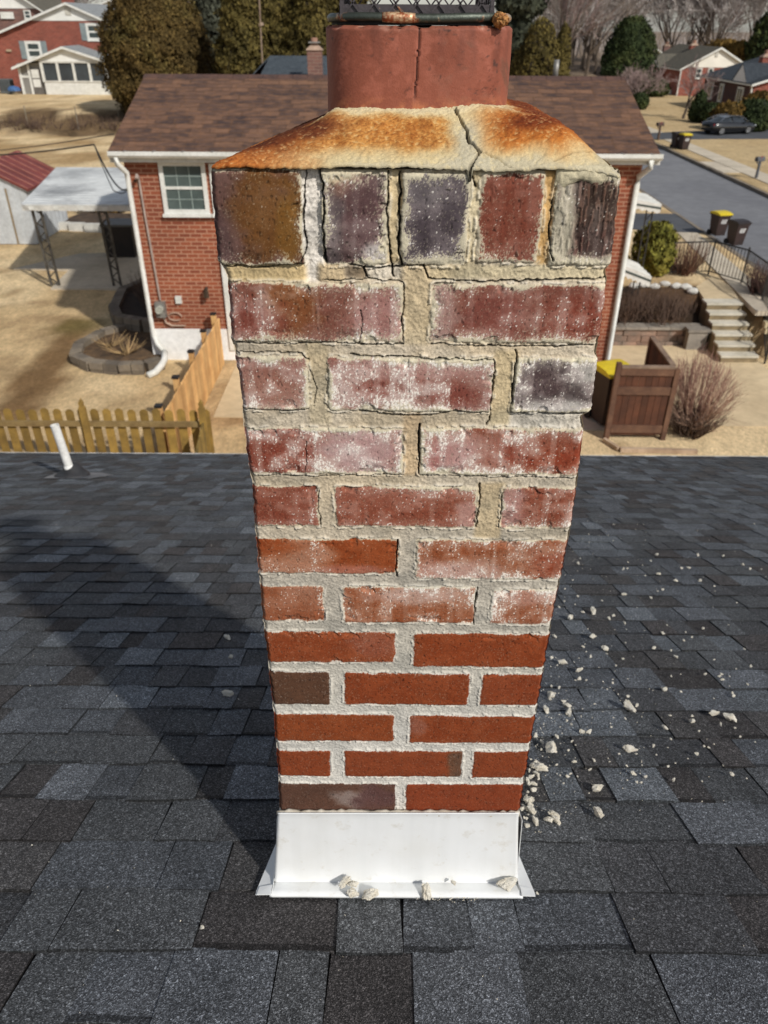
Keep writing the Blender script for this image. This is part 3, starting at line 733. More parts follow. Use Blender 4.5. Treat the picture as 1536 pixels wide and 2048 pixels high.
# drip edge: a skirt that folds under, all round
ring = [(0, j) for j in range(len(gx))] + [(i, len(gx) - 1) for i in range(1, len(gy))] + [(len(gy) - 1, j) for j in range(len(gx) - 2, -1, -1)] + [(i, 0) for i in range(len(gy) - 2, 0, -1)] + [(0, 0)]
rp = np.array([(CX[i, j], CYg[i, j], CZ[i, j]) for i, j in ring]); rc = np.array([cc[i, j] for i, j in ring])
ctr = np.array([(CXL + CXR) / 2, (CY0 + CY1) / 2, 0])
rows_p, rows_c = [rp], [rc]
drop = .0018 + .0016 * fbm(rp[:, 0] * 70, rp[:, 1] * 70 + 4, 108, 3)
for dz, pull in ((1.0, -.002), (1.35, .006), (1.1, .05)):
    q = rp.copy(); q[:, 2] -= drop * dz
    q[:, 0] += (ctr[0] - q[:, 0]) * pull / .2; q[:, 1] += (ctr[1] - q[:, 1]) * pull / .2
    rows_p.append(q); rows_c.append(rc * .95)
csk = grid_mesh('crown_edge', np.stack(rows_p[::-1]), SA(np.stack(rows_c[::-1])), M_crown, chimney)
crown = join_meshes([ctop, csk], 'crown')
# mortar lump spread over the top right brick, bedding block under the crown
mb = MB(); mb.box((xl0 + .075, YF + .014, ZTOP - .004), (xr0 - .018, YF + DEPTH - .016, -.1195))
bed = mb.build('mortar_bed', plain('dark_bed_mortar', S(96, 84, 66), None, 90, .95), chimney)
def lump(name, px0, px1, pv0, pv1, depth, seed, col, parent):
    nU, nV = 90, 46
    uu, vv = np.meshgrid(np.linspace(0, 1, nU), np.linspace(0, 1, nV))
    x = fx(px0, (pv0 + pv1) / 2) + (fx(px1, (pv0 + pv1) / 2) - fx(px0, (pv0 + pv1) / 2)) * uu
    zl = fz(pv1) + .006 * (fbm(x * 60, x * 0, seed, 3) - .5) * 2
    z = zl + (fz(pv0) - .012 * ss(.72, 1.0, uu) ** 2 - zl) * vv
    b = np.sin(np.pi * np.clip(vv, 0, 1)) ** .5 * np.sin(np.pi * np.clip(uu, 0, 1)) ** .4
    h = depth * b * (.6 + .8 * fbm(x * 50, z * 50, seed + 1, 3)) + (vn(x * 330, z * 330, seed + 2) - .5) * .0012
    cl = np.array(col, float) * (.86 + .26 * fbm(x * 60, z * 60, seed + 3, 3))[..., None]
    return grid_mesh(name, np.stack([x, YF - h + .001, z], -1), SA(cl), M_crown, parent)
l1 = lump('smeared_mortar', 1112, 1238, 329, 366, .0062, 120, (186, 176, 148), chimney)
# ------------------------------------------------------------------ clay flue liner
M_flue = attrmat('terracotta', .72, 500, .0004, .08, .35)
nt_, nh_ = 420, 70
T, Hh = np.meshgrid(np.linspace(0, 1, nt_), np.linspace(0, 1, nh_))
Zt, Zbm = -.0035, -.092
fzv = Zbm + (Zt - Zbm) * Hh
ffx, ffy = flue_pt(T)
sx_ = ffx * 1.0; ang = T * 6.2832
wav = fbm(np.cos(ang) * 3 + 5, np.sin(ang) * 3 + fzv * 20, 130, 3)
offs = (wav - .5) * .002 + (vn(T * 900, fzv * 900, 131) - .5) * .0004
topr = ss(.86, 1.0, Hh)
chip = topr * (fbm(T * 70, Hh * 3, 132, 4))
offs = offs - ss(.5, .7, chip) * .0022 - .0035 * ss(.955, 1.0, Hh) ** 2
ffx, ffy = flue_pt(T, offs)
fzv = fzv - topr * ss(.45, .75, fbm(T * 50, T * 0, 133, 3)) * .002
fc = np.tile(np.array((138, 77, 58.)), T.shape + (1,))
m1 = fbm(ffx * 30 + ffy * 30, fzv * 30, 134, 4); m2 = fbm(ffx * 120, fzv * 120 + ffy * 100, 135, 3)
fc = lerp(fc, np.array((126, 68, 50.)), ss(.45, .7, m1)[..., None]); fc = lerp(fc, np.array((160, 94, 75.)), ss(.5, .75, m2)[..., None] * .6)
dirt = ss(.50, .62, fbm(ffx * 22, fzv * 18, 136, 4)) * ss(.5, .7, m2) * ss(.02, .12, ffx)
fc = lerp(fc, np.array((92, 62, 46.)), (dirt * .55)[..., None])
fc = lerp(fc, np.array((198, 160, 142.)), (ss(.5, .62, chip) * ss(.45, .6, m2) * .7)[..., None])
fc = lerp(fc, np.array((124, 74, 56.)), (topr * ss(.4, .55, m1) * .6)[..., None])
spk = ss(.86, .93, vn(ffx * 260, fzv * 260, 137)) * ss(.4, .6, m1)
fc = lerp(fc, np.array((78, 50, 42.)), (spk * .8)[..., None])
fc = lerp(fc, np.array((190, 120, 78.)), ((1 - ss(.1, .3, Hh)) * ss(.35, .6, m2) * .7)[..., None])
craze = 1 - np.abs(2 * fbm(ffx * 70 + 3, fzv * 70 + ffy * 40, 139, 3) - 1)
fc = lerp(fc, fc * .72, (ss(.965, .995, craze) * ss(.4, .6, m1) * .8)[..., None])
soot = ss(.5, .7, fbm(T * 40, Hh * .8, 140, 3)) * ss(.25, .95, Hh)
fc = lerp(fc, fc * np.array((.74, .74, .76)), (soot * .55)[..., None])
vx = np.interp(Hh, [0, .3, .6, 1], [at_y(828, 200, .945).x, at_y(831, 150, .945).x, at_y(835, 100, .945).x, at_y(838, 52, .945).x])
frontm = ffy < FCY - .06
ck = (1 - ss(.0004, .0011, np.abs(ffx - vx + (fbm(fzv * 300, fzv * 0, 138, 2) - .5) * .003))) * frontm * ss(.18, .35, Hh)
fc = lerp(fc, np.array((60, 36, 30.)), (ck * .85)[..., None])
offs = offs - ck * .004
ffx, ffy = flue_pt(T, offs)
flue = grid_mesh('flue_out', np.stack([ffx, ffy, fzv], -1), SA(fc), M_flue, chimney)
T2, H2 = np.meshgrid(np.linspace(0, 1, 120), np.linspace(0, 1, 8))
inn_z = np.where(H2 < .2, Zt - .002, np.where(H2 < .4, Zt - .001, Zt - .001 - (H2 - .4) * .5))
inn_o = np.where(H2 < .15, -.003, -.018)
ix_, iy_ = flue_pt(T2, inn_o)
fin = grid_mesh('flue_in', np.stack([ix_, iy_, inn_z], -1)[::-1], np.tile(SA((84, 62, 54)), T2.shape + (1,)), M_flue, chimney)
flue = join_meshes([flue, fin], 'flue_liner')
flue.data.polygons.foreach_set('use_smooth', [True] * len(flue.data.polygons))
# ------------------------------------------------------------------ chimney cap: rolled collar, rusty seam, skirt, expanded metal cage, lid
def rusty(name, base, amt=.5, rust=(150, 84, 52), metal=.5):
    m, t, p = nt(name); co = objco(t)
    n1 = noise(t, co, 26, 5, .65)
    lo_ = .66 - amt * .3
    f = ramp(t, n1, [(lo_, 0), (lo_ + .06, 1)])
    c = mixc(t, f, ramp(t, noise(t, co, 90, 3), [(.3, tuple(x * .7 for x in S(base))), (.7, S(base))]), mixc(t, ramp(t, noise(t, co, 240, 3), [(.4, 0), (.6, 1)]), S(rust), S(206, 176, 140)))
    t.links.new(c, p.inputs['Base Color']); p.inputs['Metallic'].default_value = metal; p.inputs['Roughness'].default_value = .5
    bump(t, p, noise(t, co, 300, 3), .5, .0008)
    return m
cap = bpy.data.objects.new('cap', None); COL.objects.link(cap); cap.empty_display_size = .1
cap.parent = chimney; ORG['cap'] = org(chimney)
cap['label'] = 'dark wire mesh cap with rusty collar'
mb = MB(); mb.prism([(*[float(q) for q in flue_pt(np.array(k / 40), -.007)], -.0032) for k in range(40)], (0, 0, .0052))
mb.build('gap_filler', plain('gap_dark', S(34, 30, 28), None, 30, .8), cap)  # added dark plate, closes and darkens the gap under the collar
M_collar = rusty('galvanised_collar', (86, 92, 84), .34, metal=.7); M_skirt = rusty('dark_sheet', (82, 76, 78), .05, metal=.5)
zc = .0035
pts = []
for k in range(97):
    t_ = k / 96
    x_, y_ = flue_pt(np.array(t_), -.006)
    pts.append(Vector((float(x_), float(y_), zc + .0006 * math.sin(t_ * 31))))
mb = MB(); mb.tube(pts[:68], .0042, 10, cap=True); o = mb.build('collar', M_collar, cap, True)
mb = MB(); mb.tube(pts[69:], .0044, 10, cap=True); o = mb.build('collar', M_collar, cap, True)
mb = MB(); mb.tube([p + Vector((0, 0, .0)) for p in pts[66:72]], [.0046, .0050, .0052, .0052, .0050, .0046], 10)
mb.build('rust_clamp', rusty('rust_clamp', (150, 88, 60), .9), cap, True)
SK = .0825
mb = MB()
sx0, sx1, sy0, sy1 = fx(684, 20) * .944 / .85 , at_y(984, 20, .965).x, .965, .965 + .165
sx0 = at_y(684, 20, .965).x
for a, b in (((sx0, sy0), (sx1, sy0)), ((sx1, sy0), (sx1, sy1)), ((sx1, sy1), (sx0, sy1)), ((sx0, sy1), (sx0, sy0))):
    mb.bar((a[0], a[1], .009), (b[0], b[1], .009), .0015, .0125)
mb.build('skirt', M_skirt, cap)
mb = MB()
def lattice(a, b, n, off):
    a = Vector((*a, 0)); b = Vector((*b, 0)); dv = (b - a) / n
    out = (b - a).normalized().cross(Vector((0, 0, 1))) * off
    z0, pit_ = .0032, .026
    for i in range(-5, n + 1):
        for sg in (1, -1):
            for q in range(7):
                p0 = a + dv * (i + (0 if sg > 0 else 1) + sg * q * 1.0); p1 = p0 + dv * sg
                if min((p0 - a).dot(dv), (p1 - a).dot(dv)) < -1e-6 or max((p0 - b).dot(dv), (p1 - b).dot(dv)) > 1e-6: continue
                mb.bar(p0 + out + Vector((0, 0, z0 + q * pit_)), p1 + out + Vector((0, 0, z0 + (q + 1) * pit_)), .0022, .0016)
lattice((sx0, sy0), (sx1, sy0), 7, .0022); lattice((sx1, sy0), (sx1, sy1), 7, .0022); lattice((sx1, sy1), (sx0, sy1), 7, .0022); lattice((sx0, sy1), (sx0, sy0), 7, .0022)
mb.build('mesh_cage', M_skirt, cap)
for px_, py_ in ((sx0, sy0), (sx1, sy0), (sx1, sy1), (sx0, sy1)):
    mb = MB(); mb.bar((px_, py_, .002), (px_, py_, .178), .004); mb.build('corner_bar', M_skirt, cap)
mb = MB(); a_ = .05
mb.hexa([(sx0 - a_, sy0 - a_, .177), (sx1 + a_, sy0 - a_, .177), (sx1 + a_, sy1 + a_, .177), (sx0 - a_, sy1 + a_, .177)], [(sx0 + .05, sy0 + .05, .2), (sx1 - .05, sy0 + .05, .2), (sx1 - .05, sy1 - .05, .2), (sx0 + .05, sy1 - .05, .2)])
mb.build('lid', M_skirt, cap)
bm = bmesh.new(); bmesh.ops.create_icosphere(bm, subdivisions=4, radius=1)
for v in bm.verts:
    p = v.co.copy(); n_ = float(fbm(np.array(p.x * 2.2 + 5), np.array(p.y * 2.2 + p.z * 3), 150, 3))
    v.co = p * (.75 + .55 * n_); v.co.x *= .0075; v.co.y *= .010; v.co.z *= .0050 * (1.25 - .5 * p.x)
    v.co += Vector((float(vn(np.array(p.x * 9), np.array(p.z * 9 + p.y * 7), 151)) - .5, 0, float(vn(np.array(p.x * 9), np.array(p.z * 9 + p.y * 7), 152)) - .5)) * .0035
    v.co += at_y(1001, 40, .952)
me = bpy.data.meshes.new('rust_scale'); bm.to_mesh(me); bm.free()
me.transform(Matrix.Translation(-org(cap))); me.materials.append(plain('orange_rust', S(200, 150, 92), S(140, 86, 44), 220, .95, 0, .001, 500)); me.polygons.foreach_set('use_smooth', [True] * len(me.polygons))
link_mesh('rust_scale', me, cap)
# ------------------------------------------------------------------ white metal flashing
def roof_z(y): return -ROOF_H - ROOF_S * y
m, t, p = nt('white_flashing'); co = objco(t)
c = mixc(t, ramp(t, noise(t, co, 9, 5, .6), [(.45, 0), (.75, .35)]), S(226, 228, 228), S(210, 208, 200))
mp = N(t, 'ShaderNodeMapping'); mp.inputs['Scale'].default_value = (40, 2, 3); t.links.new(co, mp.inputs[0])
c = mixc(t, .13, c, ramp(t, noise(t, mp.outputs[0], 1, 4), [(.4, S(240, 240, 238)), (.7, S(190, 190, 184))]))
c = mixc(t, ramp(t, noise(t, co, 34, 5, .7), [(.58, 0), (.74, .5)]), c, S(190, 182, 164))
t.links.new(c, p.inputs['Base Color']); p.inputs['Roughness'].default_value = .42; p.inputs['Specular IOR Level'].default_value = .35
bump(t, p, noise(t, co, 14, 3), .5, .002)
M_white_fl = m
nU, nV = 90, 40
U, V_ = np.meshgrid(np.linspace(0, 1, nU), np.linspace(0, 1, nV))
ztop = fz(1622)
def px3(u, v, y): return np.array(at_y(u, v, y))
tl, tr = px3(556, 1622, YF - .0085), px3(1037, 1622, YF - .0085)
bl, br_ = px3(549, 1764, .822), px3(1035, 1766, .822)
A = tl + (tr - tl) * U[..., None]; B = bl + (br_ - bl) * U[..., None]
Pf = A + (B - A) * V_[..., None]
bow = np.sin(np.pi * V_) * .002 - .004 * np.exp(-V_ / .05)
Pf[..., 1] += bow + (fbm(U * 5, V_ * 3, 140, 3) - .5) * .0022 * np.sin(np.pi * V_)
lipY = .789
Pl = [Pf]
for k, s_ in enumerate((.03, .25, .6, 1.0)):
    row = Pf[-1:].copy()
    uu = np.linspace(0, 1, nU)
    tgt = np.stack([bl[0] - .004 * s_ + (br_[0] + .004 * s_ - bl[0] + .004 * s_) * uu, np.full(nU, lipY), np.full(nU, roof_z(lipY) + .013)], -1)
    row = row + (tgt[None] - row) * s_
    row[..., 2] += .0012 * math.sin(math.pi * s_) + (fbm(uu * 7, uu * 0 + s_, 142, 2) - .5)[None] * .0015 * s_
    Pl.append(row)
last = Pl[-1].copy(); last[..., 2] -= .006; Pl.append(last)
apron = grid_mesh('flashing', np.concatenate(Pl), None, M_white_fl, chimney)
mb = MB()
for sg, xa, xb in ((-1, bl[0], at_roof(515, 1788).x), (1, br_[0], at_roof(1068, 1797).x)):
    xt = xa
    q = [(xt - sg * .001, .826, roof_z(.826) + .030), (xt - sg * .004, .87, roof_z(.87) + .05), (xt - sg * .004, 1.28, roof_z(1.28) + .09), (xt, 1.28, roof_z(1.28) + .012), (xb * .2 + xt * .8 + sg * .006, .93, roof_z(.93) + .013), (xb, .792, roof_z(.792) + .013)]
    tri = [(xa, .795, roof_z(.795) + .0145), (xa, .93, roof_z(.93) + .05), (xa + sg * .012, .93, roof_z(.93) + .013), (xb, .80, roof_z(.80) + .0135), (xb, .790, roof_z(.790) + .0135), (xa, .790, roof_z(.790) + .0145)]
    if sg > 0: tri = tri[::-1]
    mb.face([tri[k] for k in range(len(tri))])
    # upright leg against the side of the stack
    xs_ = float(XL(np.array([zb]))[0]) if sg < 0 else float(XR(np.array([zb]))[0])
    y0_, y1_ = .838, YF + DEPTH + .01
    f = [(xa, .83, roof_z(.83) + .01), (xs_ + sg * .004, y1_, roof_z(y1_) + .0), (xs_ + sg * .004, y1_, roof_z(y1_) + .14), (xs_ + sg * .004, .842, zb + .012)]
    mb.face(f if sg > 0 else f[::-1])
    g_ = [(xs_ + sg * .003, .93, roof_z(.93) + .05), (xs_ + sg * .009, .93, roof_z(.93) + .0125), (xs_ + sg * .009, y1_, roof_z(y1_) + .0125), (xs_ + sg * .003, y1_, roof_z(y1_) + .05)]
    mb.face(g_ if sg > 0 else g_[::-1])
    # folded corner tab
    tb = [(xb - sg * .002, .7885, roof_z(.7885) + .0155), (xa + sg * .002, .7885, roof_z(.7885) + .0165), (xa + sg * .002, .812, roof_z(.812) + .0175), (xb - sg * .004, .808, roof_z(.808) + .0155)]
    mb.face(tb if sg < 0 else tb[::-1])
side = mb.build('flashing_side', M_white_fl, chimney)
fl = join_meshes([apron, side], 'flashing')
sol = fl.modifiers.new('thickness', 'SOLIDIFY'); sol.thickness = .0012; sol.offset = 0
# sealant bead along the top edge
mb = MB(); r9 = random.Random(4)
pp = [Vector((tl[0] - .003 + (tr[0] - tl[0] + .006) * k / 60, YF - .0055 + r9.uniform(-.001, .001), ztop + .0026 + r9.uniform(-.0012, .0014))) for k in range(61)]
mb.tube(pp, [.0042 * r9.uniform(.75, 1.35) for _ in pp], 8)
mb.build('sealant', plain('aged_sealant', S(212, 206, 192), S(186, 176, 158), 60, .8, 0, .001, 200), chimney, True)

# ================================================================== our own roof: laminated shingles laid course by course
house = thing('house', 'house under the dark grey shingle roof with the chimney and vent pipe', 'house', (0, 3, -6.8))
Y_RIDGE, Y_EAVE = -1.3, 6.17
RN = Vector((0, ROOF_S, 1)).normalized()
def rp3(x, y, h): return Vector((x, y, roof_z(y))) + RN * h
M_sh = attrmat('granule_shingle', .93, 620, .001, .3, .22, granule=True)
rs = random.Random(11)
SHC = [(62, 63, 65)] * 3 + [(78, 81, 85)] * 3 + [(69, 71, 73)] * 5 + [(60, 58, 58)] * 2 + [(85, 89, 93)] * 2 + [(73, 76, 80)] * 3 + [(65, 64, 64)] * 2
EDGEC = S(18, 18, 20)
mb = MB()
EXPO = 0.1335
y = .674 - EXPO * 14
courses = []
while y < Y_EAVE - .01: courses.append(y); y += EXPO
XW = 7.5
for ci, y0 in enumerate(courses):
    y1 = min(y0 + EXPO, Y_EAVE)
    x = -XW - rs.uniform(0, .3); raised = rs.random() < .5
    wob = rs.uniform(0, 6)
    det = abs(y0) < 3.2
    run = 0
    while x < XW:
        w = rs.choice([rs.uniform(.08, .13), rs.uniform(.12, .18), rs.uniform(.16, .24)])
        if y0 > 1.0: w *= .74
        x2 = x + w
        raised = (not raised) if rs.random() < .8 else raised
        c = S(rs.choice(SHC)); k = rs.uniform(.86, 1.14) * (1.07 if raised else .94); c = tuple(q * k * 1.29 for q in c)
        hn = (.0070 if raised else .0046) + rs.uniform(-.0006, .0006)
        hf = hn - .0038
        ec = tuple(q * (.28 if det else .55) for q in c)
        gap = .0010 if raised else 0
        n = 4 if det else 1
        slant = rs.uniform(-.004, .004)
        for q in range(n):
            xa = x + gap + (w - 2 * gap) * q / n; xb = x + gap + (w - 2 * gap) * (q + 1) / n
            def ny(xx): return y0 - (.004 if raised else 0) + .0030 * math.sin(xx * 9 + wob) + .0014 * math.sin(xx * 37 + wob * 3)
            def nh(xx): return hn + .0014 * math.sin(xx * 13 + wob * 2) + .0007 * math.sin(xx * 41 + wob)
            a, b = rp3(xa, ny(xa), nh(xa)), rp3(xb, ny(xb), nh(xb))
            d_, c_ = rp3(xa + slant, y1 + .006, hf), rp3(xb + slant, y1 + .006, hf)
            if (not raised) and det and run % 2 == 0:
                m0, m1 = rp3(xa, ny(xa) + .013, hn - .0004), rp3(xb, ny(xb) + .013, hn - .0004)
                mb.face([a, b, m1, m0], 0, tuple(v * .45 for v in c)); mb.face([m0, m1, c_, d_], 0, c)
            else:
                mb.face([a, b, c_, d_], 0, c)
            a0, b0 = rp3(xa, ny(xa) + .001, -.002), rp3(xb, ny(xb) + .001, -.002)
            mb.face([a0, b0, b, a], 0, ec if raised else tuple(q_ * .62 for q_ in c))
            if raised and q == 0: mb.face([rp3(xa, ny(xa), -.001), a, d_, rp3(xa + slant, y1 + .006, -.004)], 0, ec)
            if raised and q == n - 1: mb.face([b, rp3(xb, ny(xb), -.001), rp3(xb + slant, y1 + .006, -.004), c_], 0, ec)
        x = x2; run += 1
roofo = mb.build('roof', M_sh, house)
mb = MB()
M_dark = plain('black_underlay', S(22, 22, 24), None, 20, .95)
mb.prism([rp3(-XW, Y_RIDGE, -.002), rp3(XW, Y_RIDGE, -.002), rp3(XW, Y_EAVE, -.002), rp3(-XW, Y_EAVE, -.002)], RN * -.03)
zr = roof_z(Y_RIDGE)
mb.prism([(-XW, Y_RIDGE, zr), (XW, Y_RIDGE, zr), (XW, Y_RIDGE - 6, zr - 2.2), (-XW, Y_RIDGE - 6, zr - 2.2)], (0, 0, -.04))
mb.build('roof_deck', M_dark, house)
mb = MB(); ze = roof_z(Y_EAVE)
mb.box((-XW, Y_EAVE - .03, ze - .16), (XW, Y_EAVE + .0, ze - .035))
mb.box((-XW, Y_EAVE + .002, ze - .15), (XW, Y_EAVE + .11, ze - .05))
mb.build('gutter', plain('white_trim', S(222, 222, 218), S(206, 206, 200), 3, .5), house)
M_bwall = brickmat('house_brick', S(150, 78, 54), S(132, 64, 44), S(176, 160, 140))
mb = MB()
mb.box((-7.2, Y_RIDGE - 5.6, -7.4), (7.2, 5.75, ze - .17))
mb.build('wall', M_bwall, house)

# vent pipe
vb = at_roof(145, 954)
vp = thing('vent_pipe', 'white plastic vent pipe with black rubber boot near the roof edge', 'vent pipe', vb)
M_pvc = plain('white_pvc', S(232, 232, 228), S(216, 214, 208), 8, .4)
ptop = at_y(109, 850, vb.y + .01)
mb = MB()
ax = (ptop - vb).normalized(); L = (ptop - vb).length
n = 20
pr_ = .031
mb.tube([vb + ax * -.02, vb + ax * .10], pr_ + .004, n); mb.tube([vb + ax * .10, vb + ax * L], pr_, n, cap=False)
mb.tube([vb + ax * L, vb + ax * (L - .2)], pr_ - .006, n, cap=False)
a1 = ax.cross(Vector((0, 1, 0))).normalized(); a2 = ax.cross(a1)
def rg_(r, k): return vb + ax * L + (a1 * math.cos(2 * math.pi * k / n) + a2 * math.sin(2 * math.pi * k / n)) * r
for k in range(n): mb.face([rg_(pr_, k), rg_(pr_, k + 1), rg_(pr_ - .006, k + 1), rg_(pr_ - .006, k)])
mb.build('pipe', M_pvc, vp, True)
mb = MB()
mb.tube([vb + RN * .012, vb + RN * .03, vb + RN * .05 + Vector((0, 0, .01)), vb + ax * .095], [.13, .115, .066, .043], 24)
mb.build('boot', plain('black_rubber', S(40, 40, 42), S(54, 54, 56), 8, .6), vp, True)
mb = MB(); fy = vb.y
mb.prism([rp3(vb.x - .16, fy - .12, .011), rp3(vb.x + .17, fy - .12, .011), rp3(vb.x + .30, fy + .02, .011), rp3(vb.x + .17, fy + .12, .011), rp3(vb.x - .16, fy + .12, .011)], RN * .003)
mb.build('flange', plain('grey_flange', S(140, 140, 142), S(90, 92, 96), 5, .5, .4), vp)

# fallen mortar on the shingles
def chunk_mesh(seed, flat=.6):
    r = random.Random(seed)
    bm = bmesh.new(); bmesh.ops.create_icosphere(bm, subdivisions=4, radius=1)
    cuts = [(Vector((r.uniform(-1, 1), r.uniform(-1, 1), r.uniform(-1, 1))).normalized(), r.uniform(.45, .85)) for _ in range(9)]
    sx, sy = r.uniform(.8, 1.35), r.uniform(.6, 1.0)
    for v in bm.verts:
        p = v.co.copy()
        for n_, d_ in cuts:
            q = p.dot(n_)
            if q > d_: p -= n_ * (q - d_)
        k = float(fbm(np.array(p.x * 2.6 + seed), np.array(p.y * 2.6 + p.z * 2.1), 160 + seed, 4))
        k2 = float(fbm(np.array(p.x * 8 + seed), np.array(p.y * 8 + p.z * 6.3), 170 + seed, 2))
        v.co = p * (.54 + .8 * k + .18 * k2) * r.uniform(.975, 1.025); v.co.x *= sx; v.co.y *= sy; v.co.z *= flat
    me = bpy.data.meshes.new('mortar_chunk'); bm.to_mesh(me); bm.free()
    me.materials.append(M_chunk)
    return me
M_chunk = plain('fallen_mortar', S(255, 250, 236), S(250, 238, 212), .9, .95, 0, .12, 6, contrast=(.4, .75))
CHM = [chunk_mesh(s) for s in range(8)]
def chunk(u, v, size, label, group=None, k=0, h=.010, on=None):
    p = at_roof(u, v) if on is None else on
    r = random.Random(int(u * 7 + v * 13 + k))
    o = bpy.data.objects.new('mortar_chunk' if size > .008 else 'mortar_crumb', CHM[r.randrange(8)])
    COL.objects.link(o)
    o.location = p + RN * (h + size * .33); o.scale = (size, size, size)
    o.rotation_euler = (-math.atan(ROOF_S) + r.uniform(-.25, .25), r.uniform(-.3, .3), r.uniform(0, 6.28))
    tag(o, label, 'mortar chunk' if size > .008 else 'mortar crumb', group)
    return o
def px_size(w, v):       # half width in metres of something w pixels wide on the roof at row v
    p = at_roof(800, v); return w / 2 / FPX * (p.y * _c - p.z * _s)
BIG = [
 (1103, 1510, 30, 'largest cream mortar chunk on the shingles right of the chimney'),
 (1082, 1546, 26, 'flat tan mortar flake leaning beside the chimney near its lower right bricks'),
 (1066, 1540, 18, 'cream mortar lump just left of the flat tan flake'),
 (1073, 1557, 14, 'small cream lump below the flat tan flake'),
 (1105, 1640, 26, 'pale mortar lump with a square piece, right of the white flashing'),
 (1098, 1650, 20, 'rough mortar lump in the cluster right of the white flashing'),
 (1113, 1652, 20, 'lowest mortar lump in the cluster right of the white flashing'),
 (1057, 1610, 24, 'crumbly mortar heap against the bottom right corner of the bricks'),
 (1064, 1632, 22, 'crumbly mortar heap trailing down beside the flashing'),
 (1071, 1654, 18, 'end of the crumbly mortar trail beside the flashing'),
 (1193, 1586, 26, 'oval mortar chunk alone on the roof level with the bottom brick course'),
 (1198, 1638, 26, 'long thin mortar sliver right of the flashing cluster'),
 (1257, 1424, 26, 'cream mortar chunk midway between chimney and the right edge'),
 (1427, 1435, 18, 'squarish tan mortar chunk beside a pale sliver at far right'),
 (1460, 1445, 24, 'pale long mortar sliver beside the squarish chunk at far right'),
 (1254, 1506, 20, 'slanting mortar sliver lying across a shingle joint'),
 (1266, 1556, 14, 'small upright mortar chip under the slanting sliver'),
 (1101, 1398, 18, 'mortar chunk close to the chimney beside the dark joint'),
 (1135, 1420, 18, 'upper lump of the mortar pair beside the chimney'),
 (1138, 1432, 18, 'lower lump of the mortar pair beside the chimney'),
 (1092, 1428, 16, 'mortar lump touching the chimney shade at mid height'),
 (1164, 1472, 13, 'small oval mortar bit above the scattered middle pieces'),
 (1178, 1473, 13, 'small square mortar bit beside the small oval one'),
 (1141, 1243, 18, 'upper pale mortar chunk right of the chimney middle'),
 (1186, 1280, 15, 'square pale mortar chunk below the upper pale one'),
 (1208, 1303, 13, 'round pale mortar chunk right of the square pale one'),
 (1126, 1332, 16, 'pale mortar chunk beside the fifth brick from the bottom'),
 (1158, 1347, 13, 'thin pale mortar flake right of the fifth brick'),
 (1186, 1229, 17, 'flat pale mortar flake, highest of the larger bits'),
 (1328, 1386, 14, 'round mortar bit in the loose scatter at right'),
 (1383, 1450, 13, 'little mortar bit below and right of the loose scatter'),
 (1329, 1463, 12, 'little mortar bit under the loose scatter'),
]
for k, (u, v, w, lab) in enumerate(BIG): chunk(u, v, px_size(w * 1.0, v), lab, 'mortar chunks fallen beside the chimney', k)
for k, (u, v, w, lab) in enumerate([(455, 1282, 15, 'upper mortar chunk in the shade left of the chimney'), (462, 1320, 11, 'middle mortar bit in the shade left of the chimney'), (455, 1397, 20, 'lowest and largest mortar chunk in the shade left of the chimney')]):
    chunk(u, v, px_size(w, v), lab, 'mortar chunks in the chimney shade', k)
for k, (u, v, w, hh, lab) in enumerate([(689, 1774, 22, .028, 'tan mortar chip at the back of the pile on the flashing lip'), (707, 1778, 22, .027, 'squarish mortar chip in the pile on the flashing lip'), (705, 1796, 26, .018, 'mortar lump hanging over the flashing edge, left of the pointed one'),
     (744, 1798, 30, .014, 'pointed mortar lump on the flashing edge'), (853, 1790, 30, .016, 'mortar lump standing alone at the middle of the flashing edge'), (907, 1774, 11, .028, 'tiny tan mortar chip on the flashing lip'), (1014, 1781, 34, .022, 'long cream mortar piece at the right end of the flashing lip')]):
    chunk(u, v + (hh - .006) * 900, px_size(w * 1.08, v), lab, 'mortar pieces on the flashing lip', k, hh)
for k, (u, v, w) in enumerate([(881, 1802, 8), (1074, 1797, 8), (405, 1866, 9), (930, 1804, 6)]):
    chunk(u, v, px_size(w, v), ['crumb just right of the standing lump below the flashing', 'crumb at the right tip of the white flashing', 'lone white crumb on the shingles below and left of the flashing', 'little crumb in the dust below the flashing edge'][k], 'mortar crumbs below the flashing', k)
rc_ = random.Random(5)
for k in range(170):
    t_ = rc_.random() ** 1.5
    u = 1085 + t_ * 430 + rc_.uniform(-20, 20); v = 1100 + rc_.random() ** .8 * 480
    if u < 1168 - (v - 852) * .1743 + 14: continue
    chunk(u, v, px_size(rc_.choice([3.5, 4, 5, 6, 7, 9]), v), 'tiny pale mortar crumb scattered on the shingles right of the chimney', 'tiny crumbs on the right of the roof', k)
for k in range(34):
    v = 1475 + rc_.random() * 190; u = 1168 - (v - 852) * .1743 + 10 + abs(rc_.gauss(0, 13))
    chunk(u, v, px_size(rc_.choice([5, 7, 9, 12]), v), 'mortar crumb packed along the foot of the chimney', 'crumbs along the chimney foot', k)
mb = MB(); rg = random.Random(9)
def grain(p, s_):
    q = [p + Vector((rg.uniform(-1, 1), rg.uniform(-1, 1), rg.uniform(-.2, .8))) * s_ for _ in range(4)]
    mb.face([q[0], q[1], q[2]]); mb.face([q[0], q[2], q[3]]); mb.face([q[1], q[3], q[2]])
